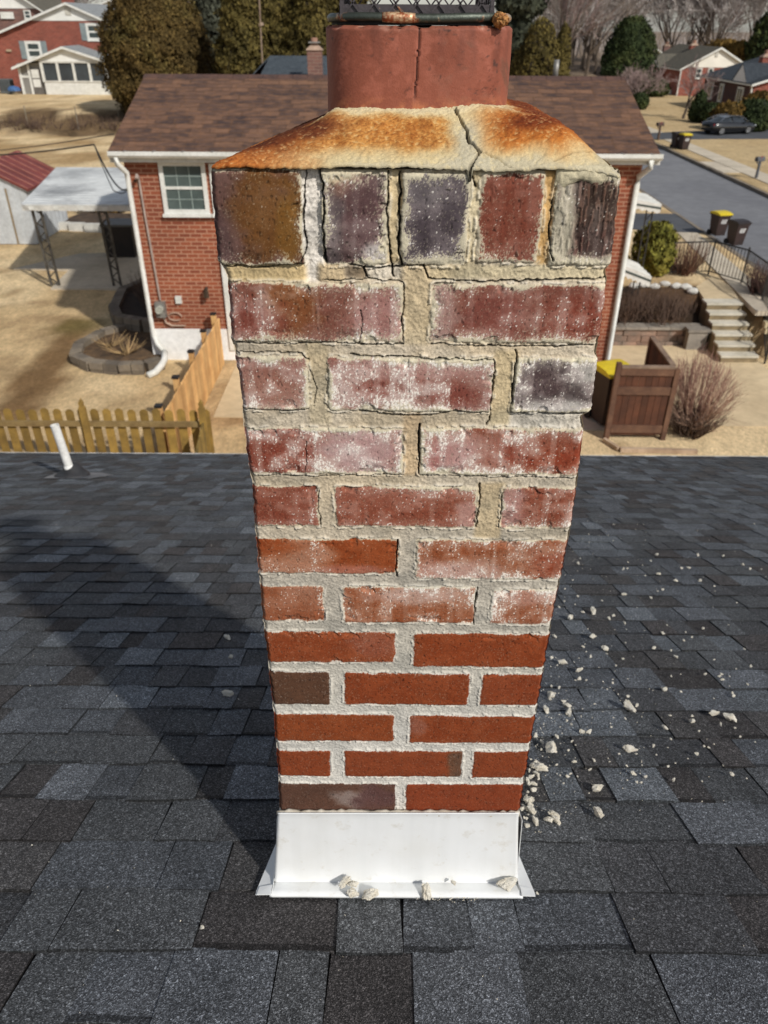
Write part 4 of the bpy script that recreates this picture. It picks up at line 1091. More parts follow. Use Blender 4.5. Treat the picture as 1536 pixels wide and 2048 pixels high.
for k in range(900):
    if k < 420: u = 1075 + abs(rg.gauss(0, 170)); v = rg.uniform(1040, 1640)
    elif k < 640: v = rg.uniform(1440, 1680); u = 1168 - (v - 852) * .1743 + 8 + abs(rg.gauss(0, 22))
    elif k < 760: u = rg.uniform(820, 960); v = rg.gauss(1806, 5)
    else: u = rg.uniform(0, 1536); v = rg.uniform(1000, 2040)
    if 515 < u < 1070 and 900 < v < 1795: continue
    grain(at_roof(u, v) + RN * .0105, px_size(rg.choice([2, 2, 3, 3.5]), v))
tag(mb.build('mortar_dust', M_chunk), 'fine mortar grit and dust strewn over the shingles', 'mortar dust', kind='stuff')

# ================================================================== the brick ranch house next door
M_nb = brickmat('ranch_brick', S(152, 82, 54), S(128, 64, 42), S(178, 134, 108), bw=.24, bh=.085, ms=.011)
M_trim = plain('white_paint', S(228, 228, 222), S(208, 208, 200), 3, .5)
M_trim2 = plain('dull_white_paint', S(214, 212, 204), S(188, 186, 178), 2.2, .6)
M_nroof = shinglemat('brown_shingle', S(104, 80, 68), S(66, 54, 52), S(146, 108, 82), bw=.42, bh=.19)
M_glass = plain('dark_glass', S(62, 74, 74), S(44, 54, 56), .8, .12, spec=.6)
M_glass2 = plain('green_blind_glass', S(92, 104, 101), S(72, 84, 82), .8, .25, spec=.5)
M_grey = plain('grey_metal', S(150, 148, 142), S(120, 118, 114), 8, .45, .3)
M_black = plain('black_iron', S(34, 34, 34), S(48, 46, 44), 8, .5)
nb = thing('brick_house', 'red brick ranch house with brown shingle roof directly behind the chimney', 'house', (-.05, 20.2, -6.7))
HX0, HX1, HY0, HY1 = -5.33, 5.22, 17.0, 23.4
ZE, ZR, YR = -2.22, -1.06, 20.2
mb = MB()
mb.box((HX0, HY0, -5.92), (HX1, HY1, ZE - .06))
mb.prism([(HX0, HY0, ZE - .06), (HX0, HY1, ZE - .06), (HX0, YR, ZR - .1)], (HX1 - HX0, 0, 0))
mb.box((1.5, HY0 - .001, -7.8), (HX1, HY1, -5.921))
mb.build('wall', M_nb, nb)
mb = MB(); mb.box((HX0 - .02, HY0 - .025, -7.8), (1.499, HY1, -5.915)); mb.build('foundation', plain('white_parging', S(246, 246, 244), S(232, 232, 228), 1.6, .8, 0, .004, 20), nb)
def gable_roof(name, x0, x1, y0, y1, ye0, ye1, ze, yr, zr, mat, parent, th=.1):
    mb = MB()
    mb.prism([(x0, ye0, ze), (x0, yr, zr), (x0, ye1, ze), (x0, ye1, ze - th), (x0, yr, zr - th), (x0, ye0, ze - th)], (x1 - x0, 0, 0))
    return mb.build(name, mat, parent)
rf = gable_roof('roof', -5.52, 5.45, 0, 0, 16.72, 23.68, -2.19, YR, ZR, M_nroof, nb, .07)
mb = MB(); k = -5.53
while k < 5.4:
    mb.prism([(k, YR - .16, ZR - .045), (k, YR, ZR + .028), (k, YR + .16, ZR - .045), (k, YR + .16, ZR - .06), (k, YR, ZR + .01), (k, YR - .16, ZR - .06)], (.33 if k + .34 < 5.46 else 5.46 - k, 0, 0)); k += .34
mb.build('ridge_cap', plain('ridge_shingle', S(96, 70, 60), S(70, 54, 50), 3, .95), rf)
mb = MB()
mb.prism([(-5.50, 16.60, -2.185), (-5.50, 16.60, -2.26), (-5.50, 16.64, -2.31), (-5.50, 16.74, -2.31), (-5.50, 16.74, -2.20), (-5.50, 16.725, -2.20), (-5.50, 16.725, -2.29), (-5.50, 16.65, -2.29), (-5.50, 16.62, -2.25), (-5.50, 16.62, -2.185)], (10.98, 0, 0))
gutter = mb.build('gutter', M_trim, nb)
for k in range(19):
    mb = MB(); xk = -5.2 + k * .58; mb.box((xk, 16.598, -2.192), (xk + .05, 16.73, -2.182)); mb.build('gutter_strap', M_grey, gutter)
mb = MB(); mb.box((-5.5, 16.742, -2.40), (5.43, 16.77, -2.265)); mb.box((-5.5, 16.77, -2.40), (5.43, 17.0, -2.38))
mb.build('fascia', M_trim2, nb)
mb = MB()
for xx in (-5.515, 5.432): mb.prism([(xx, 16.74, -2.27), (xx, YR, ZR - .075), (xx, 23.6, -2.27), (xx, 23.6, -2.40), (xx, YR, ZR - .21), (xx, 16.74, -2.40)], (.05, 0, 0))
mb.build('rake_board', M_trim2, nb)
mb = MB()
mb.tube([(-5.36, 16.67, -2.30), (-5.36, 16.67, -2.42), (-5.28, 16.93, -2.62), (-5.28, 16.95, -2.8), (-5.28, 16.95, -6.05), (-5.20, 16.9, -6.25), (-5.02, 16.75, -6.38)], .055, 8)
mb.build('downspout', M_trim, nb, True)
mb = MB()
mb.tube([(-5.02, 16.75, -6.38), (-4.97, 16.5, -6.45), (-4.99, 16.25, -6.5), (-5.07, 16.0, -6.56), (-5.2, 15.85, -6.58)], .075, 10)
mb.build('downspout_elbow', M_trim, nb, True)
mb = MB()
mb.tube([(5.28, 16.67, -2.30), (5.28, 16.67, -2.44), (5.16, 16.92, -2.64), (5.16, 16.95, -2.8), (5.16, 16.95, -7.3), (5.2, 16.8, -7.38)], .06, 8)
mb.build('downspout', M_trim, nb, True)
def window(parent, x0, x1, z0, z1, y, cols=3, rows=2, sill=True, mglass=None, frame=None, fr=.085, dy=-1):
    """double hung window in a wall facing -Y."""
    frame = frame or M_trim; mglass = mglass or M_glass
    mb = MB(); d = .05
    mb.box((x0, y - d, z0), (x0 + fr, y + .02, z1)); mb.box((x1 - fr, y - d, z0), (x1, y + .02, z1))
    mb.box((x0 + fr, y - d, z1 - fr), (x1 - fr, y + .02, z1)); mb.box((x0 + fr, y - d, z0), (x1 - fr, y + .02, z0 + fr))
    zm = (z0 + z1) / 2
    mb.box((x0 + fr, y - d * .7, zm - fr * .32), (x1 - fr, y + .02, zm + fr * .32))
    w = mb.build('window', frame, parent)
    mb = MB(); mb.box((x0 + fr, y - .012, z0 + fr), (x1 - fr, y + .01, z1 - fr)); mb.build('pane', mglass, w)
    if cols > 1:
        mb = MB()
        for a, b in ((z0 + fr, zm - fr * .32), (zm + fr * .32, z1 - fr)):
            for k in range(1, cols):
                xx = lerp(x0 + fr, x1 - fr, k / cols); mb.box((xx - .009, y - .018, a), (xx + .009, y - .010, b))
            for k in range(1, rows):
                z_ = lerp(a, b, k / rows); mb.box((x0 + fr, y - .019, z_ - .009), (x1 - fr, y - .011, z_ + .009))
        mb.build('muntins', plain('grey_muntin', S(150, 164, 158), None, 4, .5), w)
    if sill:
        mb = MB(); mb.box((x0 - .03, y - .10, z0 - .06), (x1 + .03, y + .01, z0 - .001)); mb.build('sill', frame, w)
    return w
window(nb, -4.63, -3.68, -3.42, -2.41, HY0, 3, 2, True, M_glass2)
window(nb, -3.60, -2.60, -3.42, -2.45, HY0, 3, 2, True, M_glass2)
window(nb, 2.0, 3.0, -3.42, -2.45, HY0, 3, 2, True, M_glass2)
mb = MB(); mb.box((-3.56, HY0 - .07, -6.4), (-3.44, HY0, -4.15)); mb.box((-2.6, HY0 - .07, -6.4), (-2.48, HY0, -4.15)); mb.box((-3.44, HY0 - .07, -4.27), (-2.6, HY0, -4.15)); mb.box((-3.44, HY0 - .03, -6.4), (-2.6, HY0, -4.27))
mb.build('door', M_trim, nb)
mb = MB(); mb.tube([(-5.06, 16.96, -2.72), (-5.05, 16.96, -3.4), (-5.0, 16.96, -5.25)], .022, 6); mb.tube([(-5.06, 16.94, -2.72), (-5.06, 16.86, -2.66), (-5.06, 16.80, -2.72)], .035, 6)
cd = mb.build('conduit', plain('pink_grey_conduit', S(186, 170, 160), S(160, 146, 138), 5, .5, .2), nb)
mb = MB(); mb.box((-5.12, 16.86, -5.62), (-4.90, 17.0, -5.28)); mt = mb.build('meter_box', M_grey, nb)
mb = MB(); mb.tube([(-5.01, 16.86, -5.42), (-5.01, 16.76, -5.42)], .085, 14); mb.build('meter_dial', plain('meter_glass', S(190, 190, 176), S(140, 142, 134), 20, .2), mt)
mb = MB(); mb.tube([(-4.99, 16.95, -5.62), (-4.93, 16.93, -5.76), (-4.80, 16.93, -5.82), (-4.52, 16.93, -5.82)], .02, 6)
loop = [(-4.72 + .15 * math.cos(a), 16.95, -5.62 + .09 * math.sin(a)) for a in [k * .45 for k in range(13)]]
mb.tube(loop, .012, 6); mb.build('cable', plain('pale_cable', S(196, 170, 150), None, 4, .6), nb)
mb = MB(); mb.box((-4.66, 16.94, -5.32), (-4.53, 17.0, -5.16)); mb.build('vent_cover', M_trim, nb)
mb = MB(); mb.tube([(-3.94, 17, -4.98), (-3.94, 16.9, -4.96), (-3.94, 16.86, -5.05)], .03, 8); mb.tube([(-3.94, 16.86, -4.98), (-3.94, 16.86, -5.16)], [.05, .06], 10); mb.build('wall_lamp', plain('bronze_lamp', S(96, 80, 64), S(60, 52, 46), 20, .4, .4), nb)
mb = MB(); mb.tube([(3.9, 20.4, -1.1), (3.9, 20.4, -.72)], .06, 10); mb.build('roof_vent', M_grey, nb, True)

def awning(label, x0, x1, y0, y1, z_wall, z_low, drop, posts=None, group=None):
    a = thing('door_awning', label, 'awning', ((x0 + x1) / 2, (y0 + y1) / 2, z_low))
    mb = MB(); n = 9
    for k in range(n):
        ya, yb = lerp(y0, y1, k / n), lerp(y0, y1, (k + 1) / n); o_ = .012 * (k % 2)
        mb.prism([(x0, ya, z_wall + o_), (x1, ya, z_low + o_), (x1, yb, z_low + o_), (x0, yb, z_wall + o_)], (0, 0, -.02))
    mb.build('canopy', M_trim, a)
    mb = MB()
    def val(p, q, m):
        p = Vector(p); q = Vector(q)
        for k in range(m):
            A = p.lerp(q, k / m); B = p.lerp(q, (k + 1) / m); Mx = (A + B) / 2
            mb.prism([A, B, B + Vector((0, 0, -drop * .8)), Mx + Vector((0, 0, -drop)), A + Vector((0, 0, -drop * .8))], Vector((0, 0, 1)).cross((q - p).normalized()) * .01)
    val((x0, y0, z_wall - .02), (x1, y0, z_low - .02), 8); val((x1, y0, z_low - .02), (x1, y1, z_low - .02), 8)
    mb.build('valance', M_trim, a)
    mb = MB(); mb.prism([(x0, y0 - .006, z_wall - .09), (x1, y0 - .006, z_low - .07), (x1, y0 - .006, z_low - .125), (x0, y0 - .006, z_wall - .145)], (0, .003, 0)); mb.build('stripe', plain('grey_stripe', S(84, 92, 88), None, 4, .6), a)
    if posts:
        for px_, py_ in posts:
            mb = MB(); mb.bar((px_, py_, -6.4), (px_, py_, z_low - .05), .03); mb.bar((px_ + .16, py_, -6.4), (px_ + .16, py_, z_low - .05), .03)
            for q in range(6): mb.bar((px_, py_, -6.3 + q * .38), (px_ + .16, py_, -6.1 + q * .38), .016)
            mb.build('post', M_black, a)
    return a
awning('small white awning low on the right wall of the brick ranch house', 5.23, 6.2, 18.05, 19.3, -4.62, -4.98, .24)
awning('white porch awning on black iron posts behind the brick ranch house corner', 5.6, 7.15, 21.1, 22.6, -3.72, -3.96, .22, [(6.2, 21.2), (6.85, 21.3)])

# patio awning on lattice posts
pa = thing('patio_awning', 'white ribbed metal patio awning on thin lattice posts left of the ranch house', 'awning', (-7.8, 24.4, -6.6))
za, zbk = -4.30, -3.98
A0, A1, A2, A3 = at_y(42, 408, 22.4), at_y(250, 408, 22.4), at_y(240, 334, 27.2), at_y(112, 335, 27.2)
A1 = Vector((-6.9, 22.4, A0.z)); A2 = Vector((-6.9, 27.2, A3.z))
M_aw = plain('aluminium_awning', S(216, 218, 216), S(128, 130, 132), .55, .45, .1, contrast=(.42, .70))
mb = MB(); n = 17
for k in range(n):
    a, b = A0.lerp(A3, k / n), A1.lerp(A2, k / n); c_, d_ = A1.lerp(A2, (k + .93) / n), A0.lerp(A3, (k + .93) / n)
    mb.prism([a, b, c_, d_], (0, 0, -.03)); mb.prism([d_ + Vector((0, 0, .012)), c_ + Vector((0, 0, .012)), A1.lerp(A2, (k + 1) / n) + Vector((0, 0, .012)), A0.lerp(A3, (k + 1) / n) + Vector((0, 0, .012))], (0, 0, -.04))
mb.build('canopy', M_aw, pa)
mb = MB(); mb.box((A0.x + .02, A0.y - .03, A0.z - .17), (-6.92, A0.y + .02, A0.z - .035)); bmb = mb.build('beam', M_trim2, pa)
for k in range(6):
    mb = MB(); xk = A0.x + .2 + k * .68; mb.box((xk, A0.y - .05, A0.z - .15), (xk + .14, A0.y - .03, A0.z - .06)); mb.build('rafter_end', M_trim, bmb)
for (xa, xb) in ((-9.83, -9.60), (-7.99, -7.78)):
    mb = MB()
    mb.bar((xa, 22.7, -6.6), (xa, 22.55, A0.z - .17), .06); mb.bar((xb, 22.7, -6.6), (xb, 22.55, A0.z - .17), .06)
    for q in range(11):
        z_ = -6.55 + q * .19; sg = q % 2
        mb.bar((xa if sg else xb, 22.68, z_), (xb if sg else xa, 22.67, z_ + .19), .032)
    mb.build('lattice_post', plain('weathered_post', S(96, 92, 84), S(54, 50, 46), 6, .6), pa)
# shed
sh = thing('garden_shed', 'white metal garden shed with faded red roof at the left edge', 'shed', (-13.4, 28.8, -6.65))
M_shed = plain('white_shed_steel', S(206, 210, 212), S(186, 190, 192), 1.4, .5, .1)
sx0, sx1, sy0, sy1 = -14.9, -12.15, 27.7, 30.9
zw, zp = -4.75, -4.05
mb = MB(); xm = (sx0 + sx1) / 2
k = sx0
while k < sx1 - .01:
    zt_ = zw + (zp - zw) * (1 - abs((k + .09 - xm) / (sx1 - xm))) - .06
    mb.box((k, sy0 + (.014 if int(round((k - sx0) / .18)) % 2 else 0), -6.62), (min(k + .18, sx1), sy0 + .05, zt_)); k += .18
k = sy0 + .05
while k < sy1:
    mb.box((sx1 - .05, k, -6.62), (sx1 - (.014 if int(round((k - sy0) / .18)) % 2 else 0), min(k + .18, sy1), zw)); k += .18
mb.box((sx0, sy0 + .06, -6.62), (sx0 + .04, sy1, zw)); mb.box((sx0, sy1 - .04, -6.62), (sx1 - .06, sy1, zw))
mb.build('wall', M_shed, sh)
mb = MB()
mb.prism([(sx0 - .12, sy0 - .1, zw - .06), (xm, sy0 - .1, zp), (sx1 + .12, sy0 - .1, zw - .06), (sx1 + .12, sy0 - .1, zw - .13), (xm, sy0 - .1, zp - .07), (sx0 - .12, sy0 - .1, zw - .13)], (0, sy1 - sy0 + .2, 0))
srf = mb.build('roof', plain('faded_red_steel', S(132, 66, 60), S(104, 50, 46), 1.2, .55, .1), sh)
mb = MB()
for q in range(7):
    yq = sy0 - .05 + q * .52; mb.bar((xm, yq, zp + .012), (sx1 + .11, yq, zw - .046), .03)
mb.build('roof_rib', plain('pale_red_rib', S(176, 126, 108), S(140, 80, 70), 4, .6), srf)
mb = MB(); mb.box((sx0 + .75, sy0 - .01, -6.6), (sx0 + .80, sy0 + .0, zw - .1)); mb.box((sx1 - .7, sy0 - .012, -6.6), (sx1 - .64, sy0 + .0, zw - .05)); mb.build('door_trim', plain('tan_trim', S(150, 132, 104), None, 5, .6), sh)
# covered grill, low wall, picket panel, dark tub, potted things by the patio
bx = thing('storage_box', 'dark covered box on the patio against the ranch house wall', 'storage box', (-8.7, 26.3, -6.6))
mb = MB(); mb.hexa([(-9.1, 25.9, -6.6), (-8.25, 25.9, -6.6), (-8.25, 26.7, -6.6), (-9.1, 26.7, -6.6)], [(-9.15, 25.85, -5.62), (-8.2, 25.85, -5.62), (-8.2, 26.75, -5.62), (-9.15, 26.75, -5.62)]); mb.build('body', plain('dark_brown_resin', S(44, 36, 34), S(32, 28, 28), 4, .6), bx)
mb = MB(); mb.prism([(-9.2, 25.8, -5.615), (-8.15, 25.8, -5.615), (-8.15, 26.8, -5.615), (-9.2, 26.8, -5.615)], (0, 0, .06)); mb.build('lid', plain('grey_lid', S(104, 104, 104), S(84, 84, 84), 4, .5), bx)
gb = thing('garden_bed', 'white edged planting bed behind the patio', 'garden bed', (-10.8, 30.2, -6.65))
mb = MB()
for k in range(7): mb.box((-12.4 + k * .62, 29.9 - k * .12, -6.66), (-11.82 + k * .62, 30.1 - k * .12, -6.36))
mb.build('edging', M_trim2, gb)
mb = MB(); mb.prism([(-12.4, 30.15, -6.7), (-8.0, 29.4, -6.7), (-7.4, 31.6, -6.7), (-12.0, 32.2, -6.7)], (0, 0, .26)); mb.build('soil', plain('dark_mulch', S(92, 74, 58), S(60, 50, 42), 3, .95, 0, .04, 12), gb)
pk = thing('picket_fence', 'short white picket panel behind the dark patio box', 'fence', (-8.9, 31.2, -6.4))
mb = MB()
for k in range(9): xk = -9.7 + k * .17; mb.prism([(xk, 31.2, -6.42), (xk + .09, 31.2, -6.42), (xk + .09, 31.2, -5.92), (xk + .045, 31.2, -5.85), (xk, 31.2, -5.92)], (0, .02, 0))
mb.build('pickets', M_trim, pk); mb = MB(); mb.box((-9.75, 31.222, -6.1), (-8.2, 31.25, -6.04)); mb.build('rail', M_trim, pk)

# stone planters at the house corner: lower ring and upper tier of rough blocks
M_stone = plain('grey_block', S(140, 128, 110), S(110, 101, 90), 2.5, .95, 0, .02, 25, island=.3)
M_soil = plain('planter_soil', S(112, 88, 62), S(72, 58, 44), 5, 1, 0, .03, 25)
M_soil2 = plain('dark_soil', S(66, 54, 44), S(46, 38, 33), 5, 1, 0, .03, 25)
def ring_wall(label, pts, z0, rows, soil_z, soil_mat, seed):
    t_ = thing('stone_planter', label, 'planter', (sum(p[0] for p in pts) / len(pts), sum(p[1] for p in pts) / len(pts), z0))
    r = random.Random(seed); mb = MB()
    for row in range(rows):
        for (ax, ay), (bx_, by_) in zip(pts[:-1], pts[1:]):
            L = math.hypot(bx_ - ax, by_ - ay); n = max(1, round(L / .30)); off = .5 * (row % 2)
            for k in range(n):
                a = (k + .03) / n; b = (k + .97) / n; j = r.uniform(-.02, .02)
                p = Vector((lerp(ax, bx_, a), lerp(ay, by_, a), 0)); q = Vector((lerp(ax, bx_, b), lerp(ay, by_, b), 0))
                nrm = Vector((-(q - p).y, (q - p).x, 0)).normalized()
                h0, h1 = z0 + row * .16, z0 + row * .16 + .152
                a_, b_, c_, d_ = p - nrm * (.13 + j), q - nrm * (.13 + j), q + nrm * .12, p + nrm * .12
                mb.hexa([v + Vector((0, 0, h0)) for v in (a_, b_, c_, d_)], [v * 1 + Vector((0, 0, h1)) for v in (a_ * .995 + c_ * .005, b_ * .995 + d_ * .005, c_, d_)])
    mb.build('stone_ring', M_stone, t_)
    mb = MB(); mb.prism([(x, y, z0 - .1) for x, y in pts], (0, 0, soil_z - z0 + .1)); mb.build('soil', soil_mat, t_)
    return t_
ring_wall('lower grey stone planter curving round the ranch house corner', [(-5.45, 18.6), (-6.3, 18.9), (-6.95, 18.3), (-7.2, 17.4), (-7.05, 16.7), (-6.55, 16.3), (-5.9, 16.15), (-5.35, 16.2), (-5.05, 16.5)], -6.72, 2, -6.52, M_soil, 3)
ring_wall('upper grey stone planter with dark soil against the ranch house side', [(-5.45, 22.2), (-6.9, 22.1), (-7.25, 21.2), (-7.0, 19.6), (-6.7, 18.9), (-6.0, 18.6), (-5.45, 18.65)], -6.70, 3, -6.34, M_soil2, 4)
def twig_clump(mb, c, n, h, spread, r, seed, base=.1, bend=.3, segs=3):
    q = random.Random(seed); c = Vector(c)
    for k in range(n):
        a = q.uniform(0, 6.283); s_ = spread * math.sqrt(q.random()); hh = h * q.uniform(.6, 1.0)
        p = c + Vector((math.cos(a) * base * q.random(), math.sin(a) * base * q.random(), 0)); pts = [p]
        tip = c + Vector((math.cos(a) * s_, math.sin(a) * s_, hh))
        for j in range(1, segs + 1):
            t = j / segs
            pts.append(p.lerp(tip, t) + Vector((q.uniform(-1, 1), q.uniform(-1, 1), q.uniform(-.6, 1))) * bend * .12 * h + Vector((math.cos(a), math.sin(a), 0)) * s_ * .12 * math.sin(t * 3.1))
        mb.tube(pts, [r * (1 - .75 * j / segs) for j in range(segs + 1)], 3, cap=False)
M_straw = plain('dry_stalks', S(186, 158, 112), S(146, 118, 82), 6, .9, island=.3); M_twig = plain('brown_twigs', S(104, 84, 70), S(76, 60, 52), 6, .9, island=.3)
mb = MB(); twig_clump(mb, (-6.0, 17.0, -6.52), 26, .35, .6, .014, 5); twig_clump(mb, (-6.5, 17.5, -6.52), 30, .3, .5, .010, 6); tag(mb.build('dead_plant', M_straw), 'straw coloured dead stalks in the lower stone planter', 'dead plant')
mb = MB(); twig_clump(mb, (-5.75, 19.6, -6.34), 90, .9, .8, .010, 7, .5); twig_clump(mb, (-6.3, 20.8, -6.34), 70, .8, .7, .010, 8, .4); tag(mb.build('bare_shrub', M_twig), 'low bare brown shrub in the upper stone planter', 'shrub')

# new board fence (runs away) and older picket fence (runs across)
M_pine = plain('fresh_pine', S(222, 178, 118), S(198, 150, 94), 3, .8, island=.28); M_old = plain('treated_pine', S(166, 134, 66), S(132, 106, 54), 4, .85, island=.35)
bf = thing('board_fence', 'new pale pine board fence running towards the ranch house', 'fence', (-3.7, 14.1, -6.7))
mb = MB(); yy = 11.75; r6 = random.Random(6)
while yy < 16.75:
    g0 = float(G(-3.7, yy)); zt_ = -5.56 + r6.uniform(-.012, .012)
    mb.box((-3.71, yy, g0 - .05), (-3.685, yy + .138, zt_ - .03)); mb.prism([(-3.71, yy, zt_ - .03), (-3.71, yy + .03, zt_), (-3.71, yy + .108, zt_), (-3.71, yy + .138, zt_ - .03)], (.025, 0, 0)); yy += .143
mb.build('boards', M_pine, bf)
for z_ in (-5.85, -6.4):
    mb = MB(); mb.box((-3.76, 11.75, z_ - .045), (-3.712, 16.8, z_ + .045)); mb.build('rail', M_pine, bf)
for yk in (11.85, 13.1, 14.4, 15.6, 16.7):
    mb = MB(); mb.box((-3.86, yk, -6.8), (-3.762, yk + .1, -5.50)); pst = mb.build('post', M_pine, bf)
    mb = MB(); mb.prism([(-3.875, yk - .012, -5.499), (-3.75, yk - .012, -5.499), (-3.75, yk + .112, -5.499), (-3.875, yk + .112, -5.499)], (0, 0, .035)); mb.build('cap', plain('black_cap', S(36, 38, 40), None, 8, .5), pst)
pf = thing('picket_fence', 'older yellowed picket fence across the yard behind the roof edge', 'fence', (-7, 11.7, -6.7))
mb = MB(); xx = -13.2; r7 = random.Random(8)
while xx < -3.05:
    zt_ = -5.47 + r7.uniform(-.015, .015); w = .135
    if abs(((xx + 13.1) % 1.9) - 0) > .05:
        mb.prism([(xx, 11.72, -6.75), (xx + w, 11.72, -6.75), (xx + w, 11.72, zt_ - .04), (xx + w * .72, 11.72, zt_), (xx + w * .28, 11.72, zt_), (xx, 11.72, zt_ - .04)], (0, .02, 0))
    xx += .207
mb.build('pickets', M_old, pf)
for z_ in (-5.72, -6.4):
    mb = MB(); mb.box((-13.2, 11.662, z_ - .045), (-3.05, 11.718, z_ + .045)); mb.build('rail', plain('greyed_rail', S(150, 128, 84), S(120, 98, 62), 4, .85), pf)
for xk in (-12.55, -10.35, -7.75, -5.05, -3.08):
    mb = MB(); mb.box((xk, 11.60, -6.8), (xk + .11, 11.661, -5.40)); mb.prism([(xk, 11.60, -5.40), (xk + .11, 11.60, -5.40), (xk + .085, 11.60, -5.36), (xk + .095, 11.60, -5.31), (xk + .055, 11.60, -5.24), (xk + .015, 11.60, -5.31), (xk + .025, 11.60, -5.36)], (0, .061, 0)); mb.build('post', M_old, pf)
rt = thing('fence_return', 'short grooved greenish fence section leading back from the picket fence corner', 'fence panel', (-2.9, 11.2, -6.7))
mb = MB()
for k in range(9):
    yk = 11.55 - k * .125; mb.box((-3.02 + k * .012, yk - .115, -6.75), (-2.99 + k * .012, yk, -5.62 - k * .002))
mb.build('boards', plain('green_treated_boards', S(150, 122, 62), S(118, 98, 50), 4, .85, island=.4), rt)

# overhead cables to the house
M_wire = plain('black_cable', S(40, 38, 38), None, 8, .6)
def wire(label, pts, r):
    mb = MB(); mb.tube(pts, r, 5); o = mb.build('overhead_cable', M_wire); tag(o, label, 'cable')
def sag(a, b, s, n=14): return [a.lerp(b, k / n) - Vector((0, 0, s * math.sin(math.pi * k / n))) for k in range(n + 1)]
wa, wb = at_y(-60, 312, 23), at_y(188, 289, 19.2)
wire('thick lower service cable crossing the brown field to the ranch house', sag(wa, wb, .05) + sag(wb, Vector((-5.06, 16.84, -2.70)), .55)[1:], .018)
wire('thin upper cable crossing the brown field above the thick one', sag(at_y(-60, 306, 23), at_y(228, 268, 18.5), .04), .010)
wire('thin drop cable looping down beside the ranch house downspout', sag(wb, at_y(226, 380, 17.4), .05) + sag(at_y(226, 380, 17.4), at_y(262, 372, 17.0), .1)[1:], .010)

# ================================================================== houses further away
M_brick2 = brickmat('far_brick', S(146, 74, 58), S(122, 58, 46), S(150, 112, 96), bw=.4, bh=.14, ms=.012)
M_brick3 = brickmat('far_brown_brick', S(124, 88, 78), S(96, 70, 66), S(130, 110, 100), bw=.4, bh=.14, ms=.012)
M_dgroof = shinglemat('grey_shingle', S(74, 78, 82), S(60, 64, 68), S(88, 92, 96), 0)
M_dkroof = shinglemat('charcoal_shingle', S(64, 70, 76), S(52, 57, 63), S(74, 80, 86), 0)
M_dkroof_y = shinglemat('charcoal_shingle_front', S(74, 82, 88), S(60, 67, 74), S(84, 92, 98), 1)
M_ltroof = shinglemat('pale_grey_shingle', S(150, 154, 154), S(132, 136, 138), S(164, 166, 166), 0)
M_bnroof = shinglemat('olive_grey_shingle', S(104, 100, 88), S(86, 84, 78), S(118, 112, 98), 0)
M_shut = plain('grey_shutter', S(138, 148, 148), S(118, 128, 130), 3, .6)
def siding(name, c, c2, pitch=.2):
    m, t, p = nt(name); co = objco(t, True)
    w = N(t, 'ShaderNodeTexWave', wave_type='BANDS', bands_direction='Z', wave_profile='SAW', Scale=1 / pitch / 6.283 * 3.1416)
    t.links.new(co, w.inputs['Vector'])
    c_ = mixc(t, 1, ramp(t, noise(t, co, .8, 4), [(.35, c), (.7, c2)]), ramp(t, w.outputs[1], [(0, .80), (.12, 1)]), 'MULTIPLY')
    t.links.new(c_, p.inputs['Base Color']); p.inputs['Roughness'].default_value = .6
    bump(t, p, w.outputs[1], .6, .02)
    return m
M_siding = siding('white_siding', S(232, 232, 226), S(216, 216, 210)); M_sidingc = siding('cream_siding', S(236, 232, 220), S(222, 218, 206), .2)
M_gsiding = siding('grey_siding', S(138, 136, 130), S(122, 120, 116), .24)
def gable_house(label, x0, x1, y0, y1, zb_, ze, zp, wall, roofm, gable, over=.35, xm=None, zl=None, name='brick_house'):
    """ridge along Y, gable end towards the camera; zl = left eave height when the roof is lopsided."""
    h = thing(name, label, 'house', ((x0 + x1) / 2, (y0 + y1) / 2, zb_))
    xm = xm if xm is not None else (x0 + x1) / 2; zl = zl if zl is not None else ze
    mb = MB()
    kl = (zp - zl) / (xm - x0); 
    zg = ze
    if zl < ze:
        xg = x0 + (ze - zl) / kl
        mb.prism([(x0, y0, zb_), (x1, y0, zb_), (x1, y0, ze), (xg, y0, ze), (x0, y0, zl)], (0, y1 - y0, 0))
    else:
        xg = x0; mb.box((x0, y0, zb_), (x1, y1, ze))
    mb.build('wall', wall, h)
    mb = MB(); mb.prism([(xg, y0 - .04, ze + .01), (x1, y0 - .04, ze + .01), (xm, y0 - .04, zp - .02)], (0, y1 - y0 + .08, 0)); mb.build('gable', gable, h)
    sl, sr = (zp - zl) / (xm - x0), (zp - ze) / (x1 - xm); th = .16
    mb = MB()
    L, R = Vector((x0 - over, 0, zl - sl * over)), Vector((x1 + over, 0, ze - sr * over))
    a = [(L.x, y0 - over, L.z + .02), (xm, y0 - over, zp + .06), (R.x, y0 - over, R.z + .02), (R.x, y0 - over, R.z - .05), (xm, y0 - over, zp - .03), (L.x, y0 - over, L.z - .05)]
    mb.prism(a, (0, y1 - y0 + 2 * over, 0)); rf = mb.build('roof', roofm, h)
    mb = MB()
    mb.prism([(L.x, y0 - over - .03, L.z + .0), (xm, y0 - over - .03, zp + .04), (R.x, y0 - over - .03, R.z), (R.x, y0 - over - .03, R.z - th), (xm, y0 - over - .03, zp - th + .02), (L.x, y0 - over - .03, L.z - th)], (0, .03, 0))
    mb.box((L.x - .02, y0 - over, L.z - .14), (L.x + .04, y1 + over, L.z - .03)); mb.box((R.x - .04, y0 - over, R.z - .14), (R.x + .02, y1 + over, R.z - .03))
    mb.build('rake_trim', M_trim, rf)
    return h, rf
